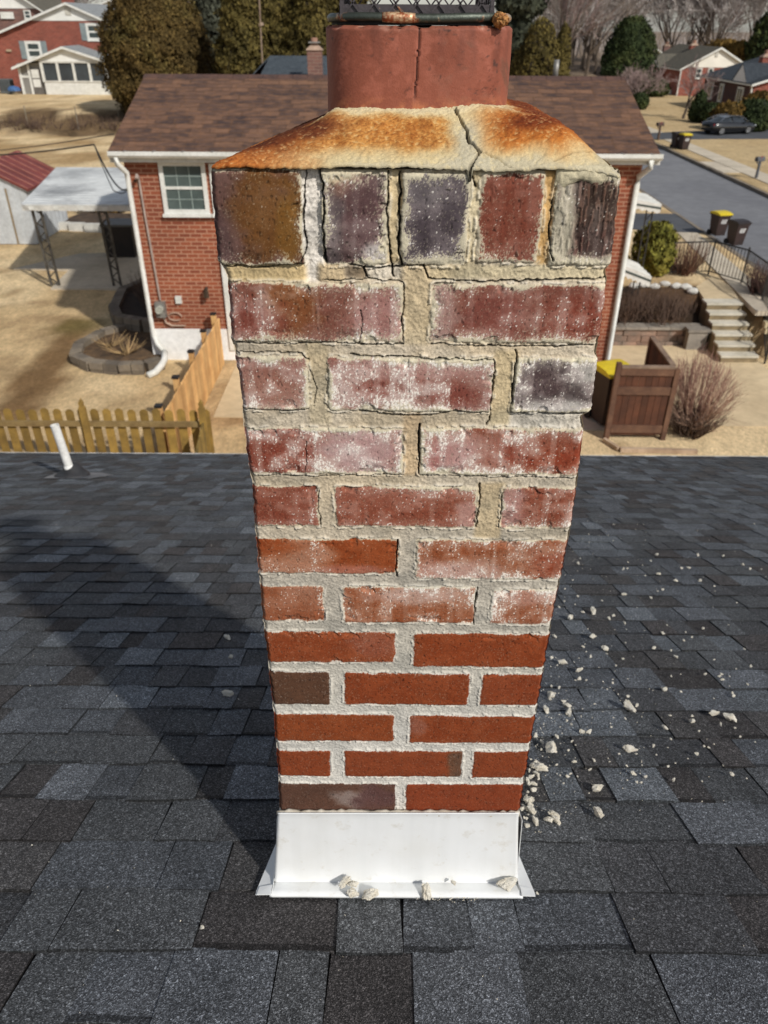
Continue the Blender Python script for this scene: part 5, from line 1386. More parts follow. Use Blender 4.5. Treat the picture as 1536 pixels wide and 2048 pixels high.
def chimney_stack(parent, x, y, z0, z1, w=.7, mat=None, capc=(176, 150, 130)):
    mb = MB(); mb.box((x - w / 2, y - w / 2, z0), (x + w / 2, y + w / 2, z1)); c = mb.build('chimney', mat or M_brick2, parent)
    mb = MB(); mb.hexa([(x - w / 2 - .06, y - w / 2 - .06, z1), (x + w / 2 + .06, y - w / 2 - .06, z1), (x + w / 2 + .06, y + w / 2 + .06, z1), (x - w / 2 - .06, y + w / 2 + .06, z1)], [(x - w / 4, y - w / 4, z1 + .22), (x + w / 4, y - w / 4, z1 + .22), (x + w / 4, y + w / 4, z1 + .22), (x - w / 4, y + w / 4, z1 + .22)]); mb.build('chimney_crown', plain('pale_crown', S(capc), None, 3, .9), c)
    mb = MB(); mb.tube([(x, y, z1 + .2), (x, y, z1 + .5)], w * .24, 10); mb.build('flue', plain('clay_flue', S(170, 130, 110), None, 5, .8), c)
    return c
def shutters(w, x0, x1, z0, z1, y, sw):
    for a, b in ((x0 - sw, x0 - .01), (x1 + .01, x1 + sw)):
        mb = MB(); mb.box((a, y - .05, z0), (b, y, z1)); mb.build('shutter', M_shut, w)
def quad_at(px, y): return [at_y(u, v, y) for u, v in px]
# left: house with the sunroom
lh, lr = gable_house('red brick house with white gable siding behind the sunroom at upper left', at_y(-50, 150, 80).x, at_y(216, 42, 80).x, 80, 93, -5.5, at_y(200, 42, 80).z, at_y(133, 6, 80).z, M_brick2, M_ltroof, M_siding, .4, at_y(133, 6, 80).x, at_y(-50, 92, 80).z)
def win_px(parent, u0, v0, u1, v1, y, cols=1, shut=0, glass=None, frame=None):
    a, b = at_y(u0, v1, y), at_y(u1, v0, y)
    w = window(parent, a.x, b.x, a.z, b.z, y, cols, 2, True, glass or M_glass, frame, fr=(b.x - a.x) * .16)
    if shut: shutters(w, a.x, b.x, a.z, b.z, y, shut)
    return w
win_px(lh, 176, 46, 200, 81, 80, 1, .5); win_px(lh, 56, 82, 80, 118, 80, 1, .5)
mb = MB(); a, b = at_y(131, 30, 79.9), at_y(140, 15, 79.9); mb.box((a.x, 79.9, a.z), (b.x, 79.98, b.z)); mb.build('gable_vent', plain('beige_vent', S(206, 202, 190), None, 4, .7), lh)
mb = MB(); a, b = at_y(13, 103, 79.9), at_y(22, 99, 79.9); mb.box((a.x, 79.85, a.z), (b.x, 79.98, b.z)); mb.build('wall_vent', plain('buff_vent', S(190, 170, 140), None, 4, .7), lh)
chimney_stack(lh, at_y(136, 2, 88).x, 88, at_y(136, 2, 80).z - .6, at_y(136, 2, 80).z + 1.2, .9)
SUY = 76.0
su = thing('sunroom', 'white sunroom with dark screens and low gable in front of the brick house', 'sunroom', (at_y(150, 187, SUY).x, SUY + 2, -5.45))
xa, xb, xd, xc = at_y(86, 150, SUY).x, at_y(213, 150, SUY).x, at_y(57, 150, SUY).x, at_y(36, 150, SUY).x
zb2 = -5.5; zt2 = at_y(150, 126, SUY).z; zs_ = at_y(150, 163, SUY).z
M_scr = plain('dark_screen', S(44, 50, 56), S(62, 70, 76), .5, .2, spec=.6)
mb = MB(); mb.box((xa, SUY, zb2), (xb, SUY + 4, zs_)); mb.build('knee_wall', M_trim, su)
mb = MB(); mb.box((xa + .05, SUY + .05, zs_ + .001), (xb - .05, SUY + 3.9, zt2)); mb.build('screen', M_scr, su)
for k in range(5):
    xx = lerp(xa, xb, k / 4); mb = MB(); w_ = .26 if k in (0, 4) else .2
    mb.box((max(xa, xx - w_ / 2) if k else xa - .1, SUY - .06, zs_ - .05), (xx + w_ / 2, SUY + .06, zt2)); mb.build('mullion', M_trim, su)
mb = MB(); mb.box((xa, SUY - .05, zs_ - .06), (xb, SUY - .01, zs_ + .06)); mb.box((xa - .1, SUY - .08, zt2), (xb + .1, SUY + .05, zt2 + .14)); mb.build('trim', M_trim2, su)
pkx = at_y(126, 92, SUY); le = at_y(26, 134, SUY); re_ = at_y(214, 120, SUY)
mb = MB(); mb.prism([(xa - 1.0, SUY - .02, zt2 + .14), (xb, SUY - .02, zt2 + .14), (pkx.x, SUY - .02, pkx.z - .1)], (0, 4, 0)); mb.build('gable', M_siding, su)
mb = MB(); mb.prism([(le.x, SUY - .4, le.z), (pkx.x, SUY - .4, pkx.z), (re_.x + .3, SUY - .4, re_.z - .1), (re_.x + .3, SUY - .4, re_.z - .22), (pkx.x, SUY - .4, pkx.z - .14), (le.x, SUY - .4, le.z - .14)], (0, 4.4, 0)); su_r = mb.build('roof', M_ltroof, su)
mb = MB(); mb.prism([(le.x, SUY - .44, le.z - .02), (pkx.x, SUY - .44, pkx.z - .02), (re_.x + .3, SUY - .44, re_.z - .12), (re_.x + .3, SUY - .44, re_.z - .3), (pkx.x, SUY - .44, pkx.z - .2), (le.x, SUY - .44, le.z - .2)], (0, .035, 0)); mb.build('rake_trim', M_trim, su_r)
mb = MB(); mb.box((xc, SUY + .3, zb2), (xd, SUY + 3.8, le.z + .25)); mb.box((xd + .01, SUY + .35, zb2), (xa - .01, SUY + 3.8, zt2)); mb.build('side_wall', M_gsiding, su)
mb = MB()
for xx in (xc, xd - .1): mb.box((xx, SUY + .2, zb2), (xx + .2, SUY + .298, le.z + .2))
mb.box((xc + .2, SUY + .22, -4.25), (xd - .1, SUY + .298, -4.08)); mb.build('side_frame', M_trim, su)
mb = MB(); mb.box((xd + .12, SUY + .2, zb2), (xa - .3, SUY + .34, -3.55)); dr_ = mb.build('door', plain('grey_storm_door', S(112, 108, 102), S(96, 92, 88), 3, .6), su)
mb = MB(); mb.box((xd + .2, SUY + .17, -4.95), (xa - .42, SUY + .198, -4.35)); mb.box((xd + .2, SUY + .17, -4.25), (xa - .42, SUY + .198, -3.62)); mb.build('door_panel', M_trim, dr_)
mb = MB(); mb.box((xb + .25, SUY + .8, zb2), (xb + 1.9, SUY + 3.5, -4.75)); mb.box((xb + .25, SUY + .75, -4.75), (xb + .45, SUY + .95, re_.z - .2)); mb.build('side_porch', M_trim, su)
ac = thing('air_conditioner', 'grey air conditioner unit beside the brick house wall', 'air conditioner', (at_y(12, 175, 77).x, 77, -5.4))
a, b = at_y(4, 179, 77), at_y(21, 158, 77)
mb = MB(); mb.box((a.x, 76.6, -5.45), (b.x, 77.5, b.z)); mb.build('casing', plain('ac_casing', S(112, 118, 120), S(92, 98, 100), 3, .5, .2), ac)
mb = MB()
for k in range(7): mb.box((a.x + .05, 76.57, -5.3 + k * .13), (b.x - .05, 76.598, -5.24 + k * .13))
mb.build('grille', plain('ac_grille', S(70, 74, 76), None, 4, .5), ac)
bm = bmesh.new(); bmesh.ops.create_icosphere(bm, subdivisions=3, radius=1)
for v in bm.verts:
    k = .8 + .4 * float(fbm(np.array(v.co.x * 2), np.array(v.co.y * 2 + v.co.z), 170, 3)); v.co = Vector((v.co.x * .55 * k, v.co.y * .4 * k, max(v.co.z, -.2) * .32 * k))
me = bpy.data.meshes.new('tarp'); bm.to_mesh(me); bm.free(); me.materials.append(plain('blue_tarp', S(76, 116, 168), S(54, 88, 136), 3, .5))
o = link_mesh('tarp', me); o.location = at_y(28, 180, 76) + Vector((0, 0, 0)); tag(o, 'crumpled blue tarp on the ground beside the sunroom door', 'tarp')
# two houses behind at upper left
l2, l2r = gable_house('brown brick house partly hidden at the very top left corner', at_y(-80, 60, 96).x, at_y(90, 60, 96).x, 96, 106, -5, at_y(40, 17, 96).z, at_y(0, -50, 96).z, M_brick3, M_bnroof, M_siding, .5)
win_px(l2, 2, 24, 26, 36, 95.9, 3); win_px(l2, 50, 20, 60, 38, 95.9, 1)
l3, l3r = gable_house('distant house with grey roof and white gable above the left brick house', at_y(186, 10, 112).x, at_y(212, 20, 112).x + 3, 112, 122, -4, at_y(205, 14, 112).z, at_y(200, 5, 112).z + .3, M_siding, M_dgroof, M_siding, .4, name='distant_house')
# low dark roofed house straight behind the ranch house
bh = thing('dark_roofed_house', 'house with dark slate coloured roof peeking over the brown ridge', 'house', (-4.6, 46, -6.5))
a, b = at_y(540, 111, 46), at_y(522, 153, 44)
mb = MB(); mb.box((-7, 43.4, -6.6), (1.0, 49, b.z - .25)); mb.build('wall', M_brick2, bh)
mb = MB(); mb.prism([(-7.15, 42.9, b.z - .42), (a.x, 46, a.z), (-7.15, 49.1, b.z - .42)], (.06, 0, 0)); 
mb.raw([(b.x - .2, 43.1, b.z - .35), (1.4, 43.1, b.z - .35), (1.0, 46, a.z), (a.x, 46, a.z), (b.x - .2, 48.9, b.z - .35), (1.4, 48.9, b.z - .35)], [(0, 1, 2, 3), (3, 2, 5, 4), (0, 3, 4), (1, 5, 2), (0, 4, 5, 1)])
mb.build('roof', M_dkroof_y, bh)
c = chimney_stack(bh, at_y(630, 120, 42.8).x, 42.8, -6.5, at_y(630, 100, 42.8).z, .68, M_brick3)
mb = MB(); mb.box((at_y(618, 90, 42.8).x, 42.5, at_y(618, 86, 42.8).z), (at_y(640, 90, 42.8).x, 43.1, at_y(618, 83, 42.8).z)); mb.build('flue_cap', M_grey, c)
ant = MB(); pa_, pb_ = at_y(524, 112, 47), at_y(517, -30, 47); ant.tube([pa_ + Vector((0, 0, -3)), pa_, pb_], .045, 6); ant.tube([at_y(521, 46, 47), at_y(523, 52, 47)], .14, 8)
tag(ant.build('antenna_mast', plain('rusty_mast', S(150, 130, 110), S(110, 92, 80), 2, .7)), 'thin antenna mast rising in front of the dark evergreens', 'mast')

# right: houses along the street
def hX(u, v, y): return at_y(u, v, y).x
r1, r1r = gable_house('brick house with broad white gable and red chimney across the street', 30.3, 37.3, 91, 104, -6.5, at_y(1400, 135, 91).z, at_y(1437, 95, 91).z, M_brick2, M_bnroof, M_sidingc, .3)
win_px(r1, 1389, 136, 1405, 157, 90.98, 1); win_px(r1, 1413, 136, 1428, 157, 90.98, 1)
mb = MB(); a, b = at_y(1430, 114, 90.9), at_y(1438, 104, 90.9); mb.box((a.x, 90.9, a.z), (b.x, 90.95, b.z)); mb.build('gable_vent', plain('pale_vent', S(210, 206, 196), None, 4, .7), r1)
chimney_stack(r1, at_y(1386, 100, 98).x, 98, -3, at_y(1386, 91, 98).z, .8)
mb = MB(); mb.tube([(30.2, 90.9, -4.1), (30.2, 90.9, -6.4)], .07, 6); mb.build('downspout', M_trim, r1)
def cross_gable(parent, x0, y0, y1, ze, zp, depth, roofm, face):
    ym = (y0 + y1) / 2
    mb = MB(); mb.prism([(x0, y0, ze), (x0, ym, zp), (x0, y1, ze)], (depth, 0, 0)); g = mb.build('dormer', face, parent)
    mb = MB(); mb.prism([(x0 - .03, y0 - .12, ze - .02), (x0 - .03, ym, zp + .09), (x0 - .03, y1 + .12, ze - .02), (x0 - .03, y1 + .12, ze - .09), (x0 - .03, ym, zp + .012), (x0 - .03, y0 - .12, ze - .09)], (depth + .03, 0, 0)); mb.build('dormer_roof', roofm, g)
M_pale = plain('pale_gable_paint', S(236, 236, 236), S(224, 224, 224), 2, .6)  # even off-white paint for the dormer faces
cross_gable(r1, 29.7, 97, 101, -4.1, -2.95, 3, M_bnroof, M_pale)
mb = MB(); mb.box((28.6, 97.2, -6.5), (30.28, 100.8, -4.15)); mb.build('porch', M_brick3, r1)
mb = MB(); mb.box((30.2, 93, -6.5), (30.29, 96, -6.0)); mb.build('step_wall', M_trim2, r1)
r0, r0r = gable_house('furthest brick house with white gables beyond the broad white gable', 30.5, 37.0, 113, 124, -6.3, at_y(1310, 127, 113).z, at_y(1352, 96, 113).z, M_brick2, M_bnroof, M_sidingc, .3, name='brick_house')
chimney_stack(r0, at_y(1332, 100, 118).x, 118, -3.5, at_y(1332, 92, 118).z, .8, M_brick3)
cross_gable(r0, 29.2, 114, 118, -4.1, -2.6, 3, M_bnroof, M_sidingc)
r2h, r2r = gable_house('brick house with charcoal roof and small pale dormer at the right edge', 28.9, 38.2, 69, 80, -6.5, at_y(1500, 165, 69).z, at_y(1610, 126, 69).z, M_brick2, M_dkroof, M_siding, .35)
chimney_stack(r2h, at_y(1524, 150, 73).x, 73, -4, at_y(1522, 114, 73).z, .75)
cross_gable(r2h, 28.6, 69.9, 72.9, -4.0, -2.75, 2.6, M_dkroof, M_pale)
mb = MB(); mb.box((28.84, 69.4, -6.5), (28.88, 79.8, -4.1)); mb.build('porch_wall', plain('dark_brick_front', S(92, 62, 56), S(70, 50, 48), 2, .9), r2h)
for ya, yb in ((70.6, 71.9), (74.9, 75.8), (77.4, 78.8)):
    mb = MB(); mb.box((28.76, ya, -5.75), (28.83, yb, -4.35)); w = mb.build('window', M_trim, r2h)
    mb = MB(); mb.box((28.74, ya + .18, -5.6), (28.759, (ya + yb) / 2 - .06, -4.5)); mb.box((28.74, (ya + yb) / 2 + .06, -5.6), (28.759, yb - .18, -4.5)); mb.build('pane', M_glass, w)
mb = MB(); mb.tube([(28.55, 68.8, -4.05), (28.7, 68.95, -4.3), (28.85, 68.95, -6.3)], .07, 6); mb.build('downspout', M_trim, r2h)

# ================================================================== bins, mailboxes, car, steps and garden on the street side
M_bin = plain('dark_brown_bin', S(62, 46, 42), S(48, 37, 35), 2, .55); M_yel = plain('yellow_lid', S(226, 202, 40), S(204, 180, 34), 2, .45)
M_binl = plain('dark_lid', S(50, 42, 40), S(40, 34, 34), 2, .5); M_sticker = plain('white_sticker', S(196, 194, 190), S(150, 148, 148), 22, .5, contrast=(.48, .54)); M_tyre = plain('black_tyre', S(28, 28, 28), None, 6, .8)
def make_bin(label, loc, rz, lid, group=None, H=1.02, sc=1.0):
    b = thing('wheeled_bin', label, 'wheeled bin', (0, 0, 0), group)
    mb = MB(); wb, wt, db, dt = .24, .31, .26, .36
    bot = [(-wb, -db, .05), (wb, -db, .05), (wb, db, .05), (-wb, db, .05)]; mid = [(-wt + .01, -dt + .01, H - .1), (wt - .01, -dt + .01, H - .1), (wt - .01, dt - .01, H - .1), (-wt + .01, dt - .01, H - .1)]
    mb.hexa(bot, mid); mb.hexa([(-wt - .02, -dt - .02, H - .1), (wt + .02, -dt - .02, H - .1), (wt + .02, dt + .02, H - .1), (-wt - .02, dt + .02, H - .1)], [(-wt - .02, -dt - .02, H - .03), (wt + .02, -dt - .02, H - .03), (wt + .02, dt + .02, H - .03), (-wt - .02, dt + .02, H - .03)])
    mb.build('body', M_bin, b)
    mb = MB(); e = .035
    n = 6
    prof = [(-dt - e - .02, H - .028), (-dt - e - .02, H + .02), (-dt * .6, H + .075), (0, H + .09), (dt * .7, H + .08), (dt + e, H + .03), (dt + e, H - .028)]
    mb.prism([(-wt - e, y_, z_) for y_, z_ in prof], (2 * (wt + e), 0, 0)); mb.build('lid', lid, b)
    mb = MB(); mb.tube([(-wt, dt + .03, H - .06), (-wt, dt + .10, H - .05), (wt, dt + .10, H - .05), (wt, dt + .03, H - .06)], .018, 6); mb.build('handle', M_bin, b)
    for sx_ in (-1, 1):
        mb = MB(); mb.tube([(sx_ * .22, db + .02, .13), (sx_ * .30, db + .02, .13)], .13, 16); mb.build('wheel', M_tyre, b)
    mb = MB(); z0_, z1_ = H - .42, H - .22
    f = lambda z: -(db + (dt - db - .01) * (z - .05) / (H - .15)) - .004
    mb.face([(-.15, f(z0_), z0_), (.13, f(z0_), z0_), (.16, f(z1_), z1_), (-.13, f(z1_), z1_)]); mb.build('label', M_sticker, b)
    b.location = loc; b.rotation_euler.z = rz; b.scale = (sc, sc, sc)
    return b
gbn = 'wheeled bins put out along the kerb'
make_bin('yellow lidded brown bin at the near kerb beside an all brown bin', at_z(1433, 471, -6.4), .25, M_yel, gbn, sc=.74)
make_bin('all brown bin at the near kerb in front of the yellow lidded one', at_z(1468, 490, -6.4), .3, M_binl, gbn, sc=.74)
make_bin('yellow lidded bin on the grass strip across the street', at_z(1366, 299, -6.4), .2, M_yel, gbn, sc=.80)
make_bin('dark lidded bin just behind the yellow lidded one across the street', at_z(1351, 296, -6.4), .15, M_binl, gbn, sc=.80)
make_bin('yellow lidded bin standing inside the brown wooden screen', (4.85, 15.45, -7.42), .35, M_yel, None, 1.22)

def mailbox(label, loc, rz, cpost, cbox, sc):
    b = thing('mailbox', label, 'mailbox', (0, 0, 0))
    mb = MB(); mb.hexa([(-.07, -.07, -.1), (.07, -.07, -.1), (.07, .07, -.1), (-.07, .07, -.1)], [(-.055, -.055, 1.0), (.055, -.055, 1.0), (.055, .055, 1.0), (-.055, .055, 1.0)]); mb.bar((0, 0, .72), (0, -.26, .98), .06); mb.build('post', cpost, b)
    mb = MB(); pr = [(-.13, 1.0), (.13, 1.0), (.13, 1.14)] + [(.13 * math.cos(a), 1.14 + .12 * math.sin(a)) for a in (.5, 1.05, 1.57, 2.1, 2.65)] + [(-.13, 1.14)]
    mb.prism([(x, -.32, z) for x, z in pr], (0, .56, 0)); bx_ = mb.build('box', cbox, b)
    mb = MB(); mb.prism([(x * 1.04, -.335, 1.0 + (z - 1.0) * 1.03) for x, z in pr], (0, .014, 0)); mb.build('door', cbox, bx_)
    mb = MB(); mb.box((.132, -.1, 1.1), (.14, -.07, 1.3)); mb.box((.132, -.1, 1.24), (.142, .0, 1.3)); mb.build('flag', plain('red_flag', S(160, 50, 44), None, 5, .5), bx_)
    b.location = loc; b.rotation_euler.z = rz; b.scale = (sc, sc, sc)
M_mg = plain('grey_plastic', S(98, 100, 104), S(80, 82, 86), 3, .5)
mailbox('grey plastic mailbox on a post near the right edge', at_z(1512, 357, -6.4), -1.2, M_mg, M_mg, .78)
mailbox('brown wooden mailbox post near the far driveway corner', at_z(1316, 280, -6.4), -1.2, plain('brown_post', S(96, 76, 62), None, 5, .8), plain('brown_mailbox', S(80, 60, 52), None, 5, .6), .82)

# parked car: lofted body, glasshouse, wheels, lamps
car = thing('parked_car', 'black sedan parked on the driveway across the street', 'car', (0, 0, 0))
def paint(name, c):
    m, t, p = nt(name); co = objco(t); col = mixc(t, ramp(t, noise(t, co, 3, 3), [(.4, 0), (.7, .4)]), c, tuple(x * 1.6 for x in c)); t.links.new(col, p.inputs['Base Color']); p.inputs['Roughness'].default_value = .22; p.inputs['Coat Weight'].default_value = .7; p.inputs['Coat Roughness'].default_value = .06; return m
M_car = paint('black_car_paint', S(18, 18, 20)); M_carg = plain('car_glass', S(34, 38, 42), S(52, 58, 62), 1.2, .06, spec=.8); M_chrome = plain('bright_trim', S(200, 202, 206), S(150, 152, 156), 6, .2, .9); M_rim = plain('alloy_rim', S(176, 178, 182), S(120, 122, 126), 12, .3, .8)
# stations along the length: x, half width, sill z, belt z, (crown lift)
st = [(-2.38, .62, .42, .70), (-2.28, .80, .30, .96), (-1.9, .89, .24, 1.03), (-1.2, .92, .20, 1.02), (-.2, .93, .19, .99), (.8, .93, .19, .96), (1.5, .91, .21, .91), (2.0, .86, .25, .84), (2.28, .74, .30, .72), (2.40, .55, .38, .60)]
secs = []
for x, w, s0, bt in st:
    secs.append([(x, -w * .86, s0), (x, -w, s0 + .14), (x, -w * 1.01, s0 + (bt - s0) * .55), (x, -w * .93, bt - .03), (x, -w * .80, bt), (x, 0, bt + .035), (x, w * .80, bt), (x, w * .93, bt - .03), (x, w * 1.01, s0 + (bt - s0) * .55), (x, w, s0 + .14), (x, w * .86, s0), (x, 0, s0 - .02)])
mb = MB(); nS = len(secs[0])
vs = [p for s_ in secs for p in s_]; fs = []
for i in range(len(secs) - 1):
    for k in range(nS): fs.append((i * nS + k, i * nS + (k + 1) % nS, (i + 1) * nS + (k + 1) % nS, (i + 1) * nS + k))
fs += [tuple(range(nS))[::-1], tuple((len(secs) - 1) * nS + k for k in range(nS))]
mb.raw(vs, fs); mb.build('body', M_car, car, True)
gs = [(-1.95, .70, 1.02, 1.03), (-1.25, .66, 1.01, 1.33), (-.6, .64, 1.0, 1.43), (.1, .64, .99, 1.44), (.65, .65, .97, 1.36), (1.35, .72, .93, .95)]
mb = MB(); vs = []
for x, w, b_, t_ in gs: vs += [(x, -w - .16, b_ - .04), (x, -w + .02, t_ - .02), (x, 0, t_ + .03), (x, w - .02, t_ - .02), (x, w + .16, b_ - .04)]
fs = [(i * 5 + k, i * 5 + k + 1, (i + 1) * 5 + k + 1, (i + 1) * 5 + k) for i in range(len(gs) - 1) for k in range(4)]
mb.raw(vs, fs); mb.build('windows', M_carg, car, True)
mb = MB(); vs = []
for x, w, b_, t_ in gs[1:5]: vs += [(x, -w + .0, t_ + .0), (x, 0, t_ + .045), (x, w - .0, t_ + .0)]
mb.raw(vs, [(i * 3 + k, i * 3 + k + 1, (i + 1) * 3 + k + 1, (i + 1) * 3 + k) for i in range(3) for k in range(2)]); mb.build('roof', M_car, car, True)
for sg in (-1, 1):
    mb = MB(); mb.tube([(-1.75, sg * .88, 1.08), (-1.25, sg * .70, 1.34), (-.6, sg * .665, 1.45), (.1, sg * .665, 1.455), (.65, sg * .69, 1.37), (1.3, sg * .87, 1.0)], .022, 5); mb.build('window_trim', M_chrome, car)
    mb = MB(); mb.bar((-.35, sg * .80, 1.02), (-.45, sg * .64, 1.44), .07, .03); mb.build('pillar', M_car, car)
    mb = MB(); mb.box((.86, sg * .96 - .09, .99), (1.04, sg * .96 + .09, 1.12)); mb.build('mirror', M_car, car)
    mb = MB(); mb.box((-2.30, sg * .62 - .17, .74), (-2.2, sg * .62 + .2, .90)); mb.build('tail_light', plain('red_lamp', S(150, 20, 24), S(110, 14, 18), 9, .2), car)
    mb = MB(); mb.box((2.16, sg * .56 - .16, .62), (2.34, sg * .56 + .14, .72)); mb.build('headlight', plain('clear_lamp', S(190, 196, 200), None, 9, .1), car)
    for wx in (-1.42, 1.42):
        mb = MB(); mb.tube([(wx, sg * .70, .33), (wx, sg * .93, .33)], .335, 22); wh = mb.build('wheel', M_tyre, car)
        mb = MB(); mb.tube([(wx, sg * .92, .33), (wx, sg * .945, .33)], .22, 22)
        for q in range(5): a = q * 1.2566; mb.bar((wx, sg * .948, .33), (wx + .22 * math.cos(a), sg * .948, .33 + .22 * math.sin(a)), .05, .02, up=(0, 1, 0))
        mb.build('rim', M_rim, wh)
car.location = at_z(1454, 267, -6.37); car.rotation_euler.z = math.radians(20); car.scale = (.78, .78, .78)

# garden steps, retaining wall, edging, iron railing
M_step = plain('step_concrete', S(180, 166, 136), S(150, 138, 112), 2, .9, 0, .004, 40)
M_tread = plain('pale_tread', S(210, 204, 188), S(184, 178, 160), 2, .9)
M_step = plain('dark_riser', S(150, 134, 104), S(118, 104, 80), 3, .9)  # risers set darker than the treads
stp = thing('garden_steps', 'flight of six concrete steps climbing from the driveway to the pavement', 'steps', (9.2, 20, -7.43))
for k in range(6):
    mb = MB(); y_ = 19.0 + k * .32; z_ = -7.43 + k * .175
    mb.box((8.72, y_, -7.6), (9.66, 21.0, z_ + .12) if k == 5 else (9.66, y_ + .325, z_ + .12), 0); mb.box((8.70, y_ - .02, z_ + .121), (9.68, 21.0, z_ + .175) if k == 5 else (9.68, y_ + .325, z_ + .175), 1); mb.build('step', [M_step, M_tread], stp)
rw = thing('retaining_wall', 'low pinkish stone retaining wall below the mulched bank', 'wall', (7.4, 20.35, -7.45))
M_rw = plain('pink_grey_stone', S(158, 128, 110), S(120, 108, 98), 2.5, .95, 0, .02, 20, island=.35)
mb = MB(); r8 = random.Random(2)
for row in range(3):
    x = 5.3
    while x < 8.6:
        w = r8.uniform(.25, .48); mb.box((x, 20.22 + r8.uniform(-.02, .02), -7.5 + row * .17), (min(x + w - .015, 8.62), 20.5, -7.5 + row * .17 + .16)); x += w
mb.build('stones', M_rw, rw)
mb = MB(); x = 5.3
while x < 8.5: mb.box((x, 20.16, -6.985), (min(x + .6, 8.62) - .012, 20.54, -6.91)); x += .6
mb.box((8.12, 19.9, -7.5), (8.62, 20.155, -6.95)); mb.box((8.07, 19.86, -6.949), (8.66, 20.158, -6.87)); mb.build('coping', plain('grey_coping', S(150, 142, 130), S(122, 116, 108), 3, .9, island=.2), rw)
for k, (u, v) in enumerate([(1268, 572), (1288, 570), (1308, 573), (1330, 568), (1352, 572), (1372, 574), (1386, 582)]):
    bm = bmesh.new(); bmesh.ops.create_icosphere(bm, subdivisions=2, radius=1)
    for vv in bm.verts:
        kx = .75 + .5 * float(fbm(np.array(vv.co.x * 2 + k), np.array(vv.co.y * 2 + vv.co.z), 180 + k, 3)); vv.co = Vector((vv.co.x * .17 * kx, vv.co.y * .11 * kx, vv.co.z * .10 * kx))
    me = bpy.data.meshes.new('edging_stone'); bm.to_mesh(me); bm.free(); me.materials.append(M_trim2)
    o = link_mesh('edging_stone', me); o.location = at_z(u, v, -6.36); tag(o, 'whitewashed edging stone in the row along the top of the mulched bank', 'stone', 'white edging stones above the bank')
tb = thing('timber_edging', 'pale landscape timbers holding the slope right of the steps', 'edging', (10.6, 20.3, -6.7))
for k in range(2):
    mb = MB(); mb.box((9.95, 19.55 + k * .1, -6.86 + k * .14), (12.6, 19.72 + k * .1, -6.73 + k * .14)); mb.build('timber', plain('cream_timber', S(206, 192, 158), S(176, 160, 128), 3, .8), tb)
irf = thing('iron_railing', 'black iron railing round the top of the garden steps', 'railing', (9.6, 22, -6.4))
pts_ = [Vector((8.1, 23.3, -6.42)), Vector((9.75, 23.5, -6.42)), Vector((10.35, 22.5, -6.42)), Vector((10.3, 20.9, -6.42)), Vector((9.85, 18.95, -7.45))]
for a, b in zip(pts_[:-1], pts_[1:]):
    mb = MB(); H_ = .98
    mb.bar(a + Vector((0, 0, H_)), b + Vector((0, 0, H_)), .035); mb.bar(a + Vector((0, 0, .12)), b + Vector((0, 0, .12)), .025); mb.build('rail', M_black, irf)
    mb = MB(); n = int((b - a).length / .115)
    for k in range(1, n): q = a.lerp(b, k / n); mb.bar(q + Vector((0, 0, .12)), q + Vector((0, 0, H_)), .014)
    mb.build('balusters', M_black, irf)
for q in pts_:
    mb = MB(); mb.bar(q - Vector((0, 0, .1)), q + Vector((0, 0, 1.06)), .04); mb.build('post', M_black, irf)

# brown wooden bin screen
M_scrn = plain('stained_cedar', S(100, 60, 40), S(66, 40, 29), 2.2, .75, island=.35, contrast=(.3, .7)); M_scrn2 = plain('weathered_cedar', S(120, 88, 68), S(88, 62, 49), 3, .85, island=.15)
en = thing('bin_screen', 'brown stained wooden bin screen with two panels beside the driveway', 'screen', (5.35, 14.65, -7.45))
E0, E1 = Vector((4.76, 14.62, -7.42)), Vector((5.82, 14.60, -7.42)); EB = Vector((5.88, 16.35, -7.42)); EH = 1.62
def panel(a, b, name):
    d = (b - a); L = d.length; d.normalize(); nrm = Vector((d.y, -d.x, 0)); n = max(3, round(L / .14)); mb = MB()
    for k in range(n):
        p, q = a + d * (L * k / n + .004), a + d * (L * (k + 1) / n - .004)
        mb.prism([p + Vector((0, 0, .08)), q + Vector((0, 0, .08)), q + Vector((0, 0, EH - .05)), p + Vector((0, 0, EH - .05))], nrm * -.022)
    bp = mb.build('boards', M_scrn, en)
    for z_ in (.14, 1.0, EH - .20):
        mb = MB(); mb.prism([a + nrm * .002 + Vector((0, 0, z_)), b + nrm * .002 + Vector((0, 0, z_)), b + nrm * .002 + Vector((0, 0, z_ + .17)), a + nrm * .002 + Vector((0, 0, z_ + .17))], nrm * .035); mb.build('rail', M_scrn2, en)
    mb = MB(); mb.prism([a + nrm * .05 + Vector((0, 0, EH - .045)), b + nrm * .05 + Vector((0, 0, EH - .045)), b - nrm * .06 + Vector((0, 0, EH - .045)), a - nrm * .06 + Vector((0, 0, EH - .045))], (0, 0, .04)); mb.build('cap_board', plain('grey_weathered_cap', S(150, 128, 108), S(116, 96, 82), 4, .85), en)
panel(E0, E1, 'front'); panel(E1 + Vector((0, .1, 0)), EB, 'side')
for q, h_ in ((E0 + Vector((-.06, 0, 0)), EH + .06), (E1 + Vector((.07, .02, 0)), EH - .06), (EB, EH - .05)):
    mb = MB(); mb.bar(q - Vector((0, 0, .1)), q + Vector((0, 0, h_)), .10); mb.build('post', M_scrn2, en)
lt = thing('timber_border', 'thin pale timber border on the lawn below the wooden screen', 'edging', (5.5, 14.1, -7.43))
mb = MB(); mb.bar((4.85, 14.05, -7.40), (6.4, 13.98, -7.40), .09, .09); mb.bar((4.62, 14.5, -7.40), (4.82, 14.08, -7.40), .07, .08); mb.build('timber', plain('pale_border', S(196, 172, 146), S(160, 136, 112), 3, .85), lt)

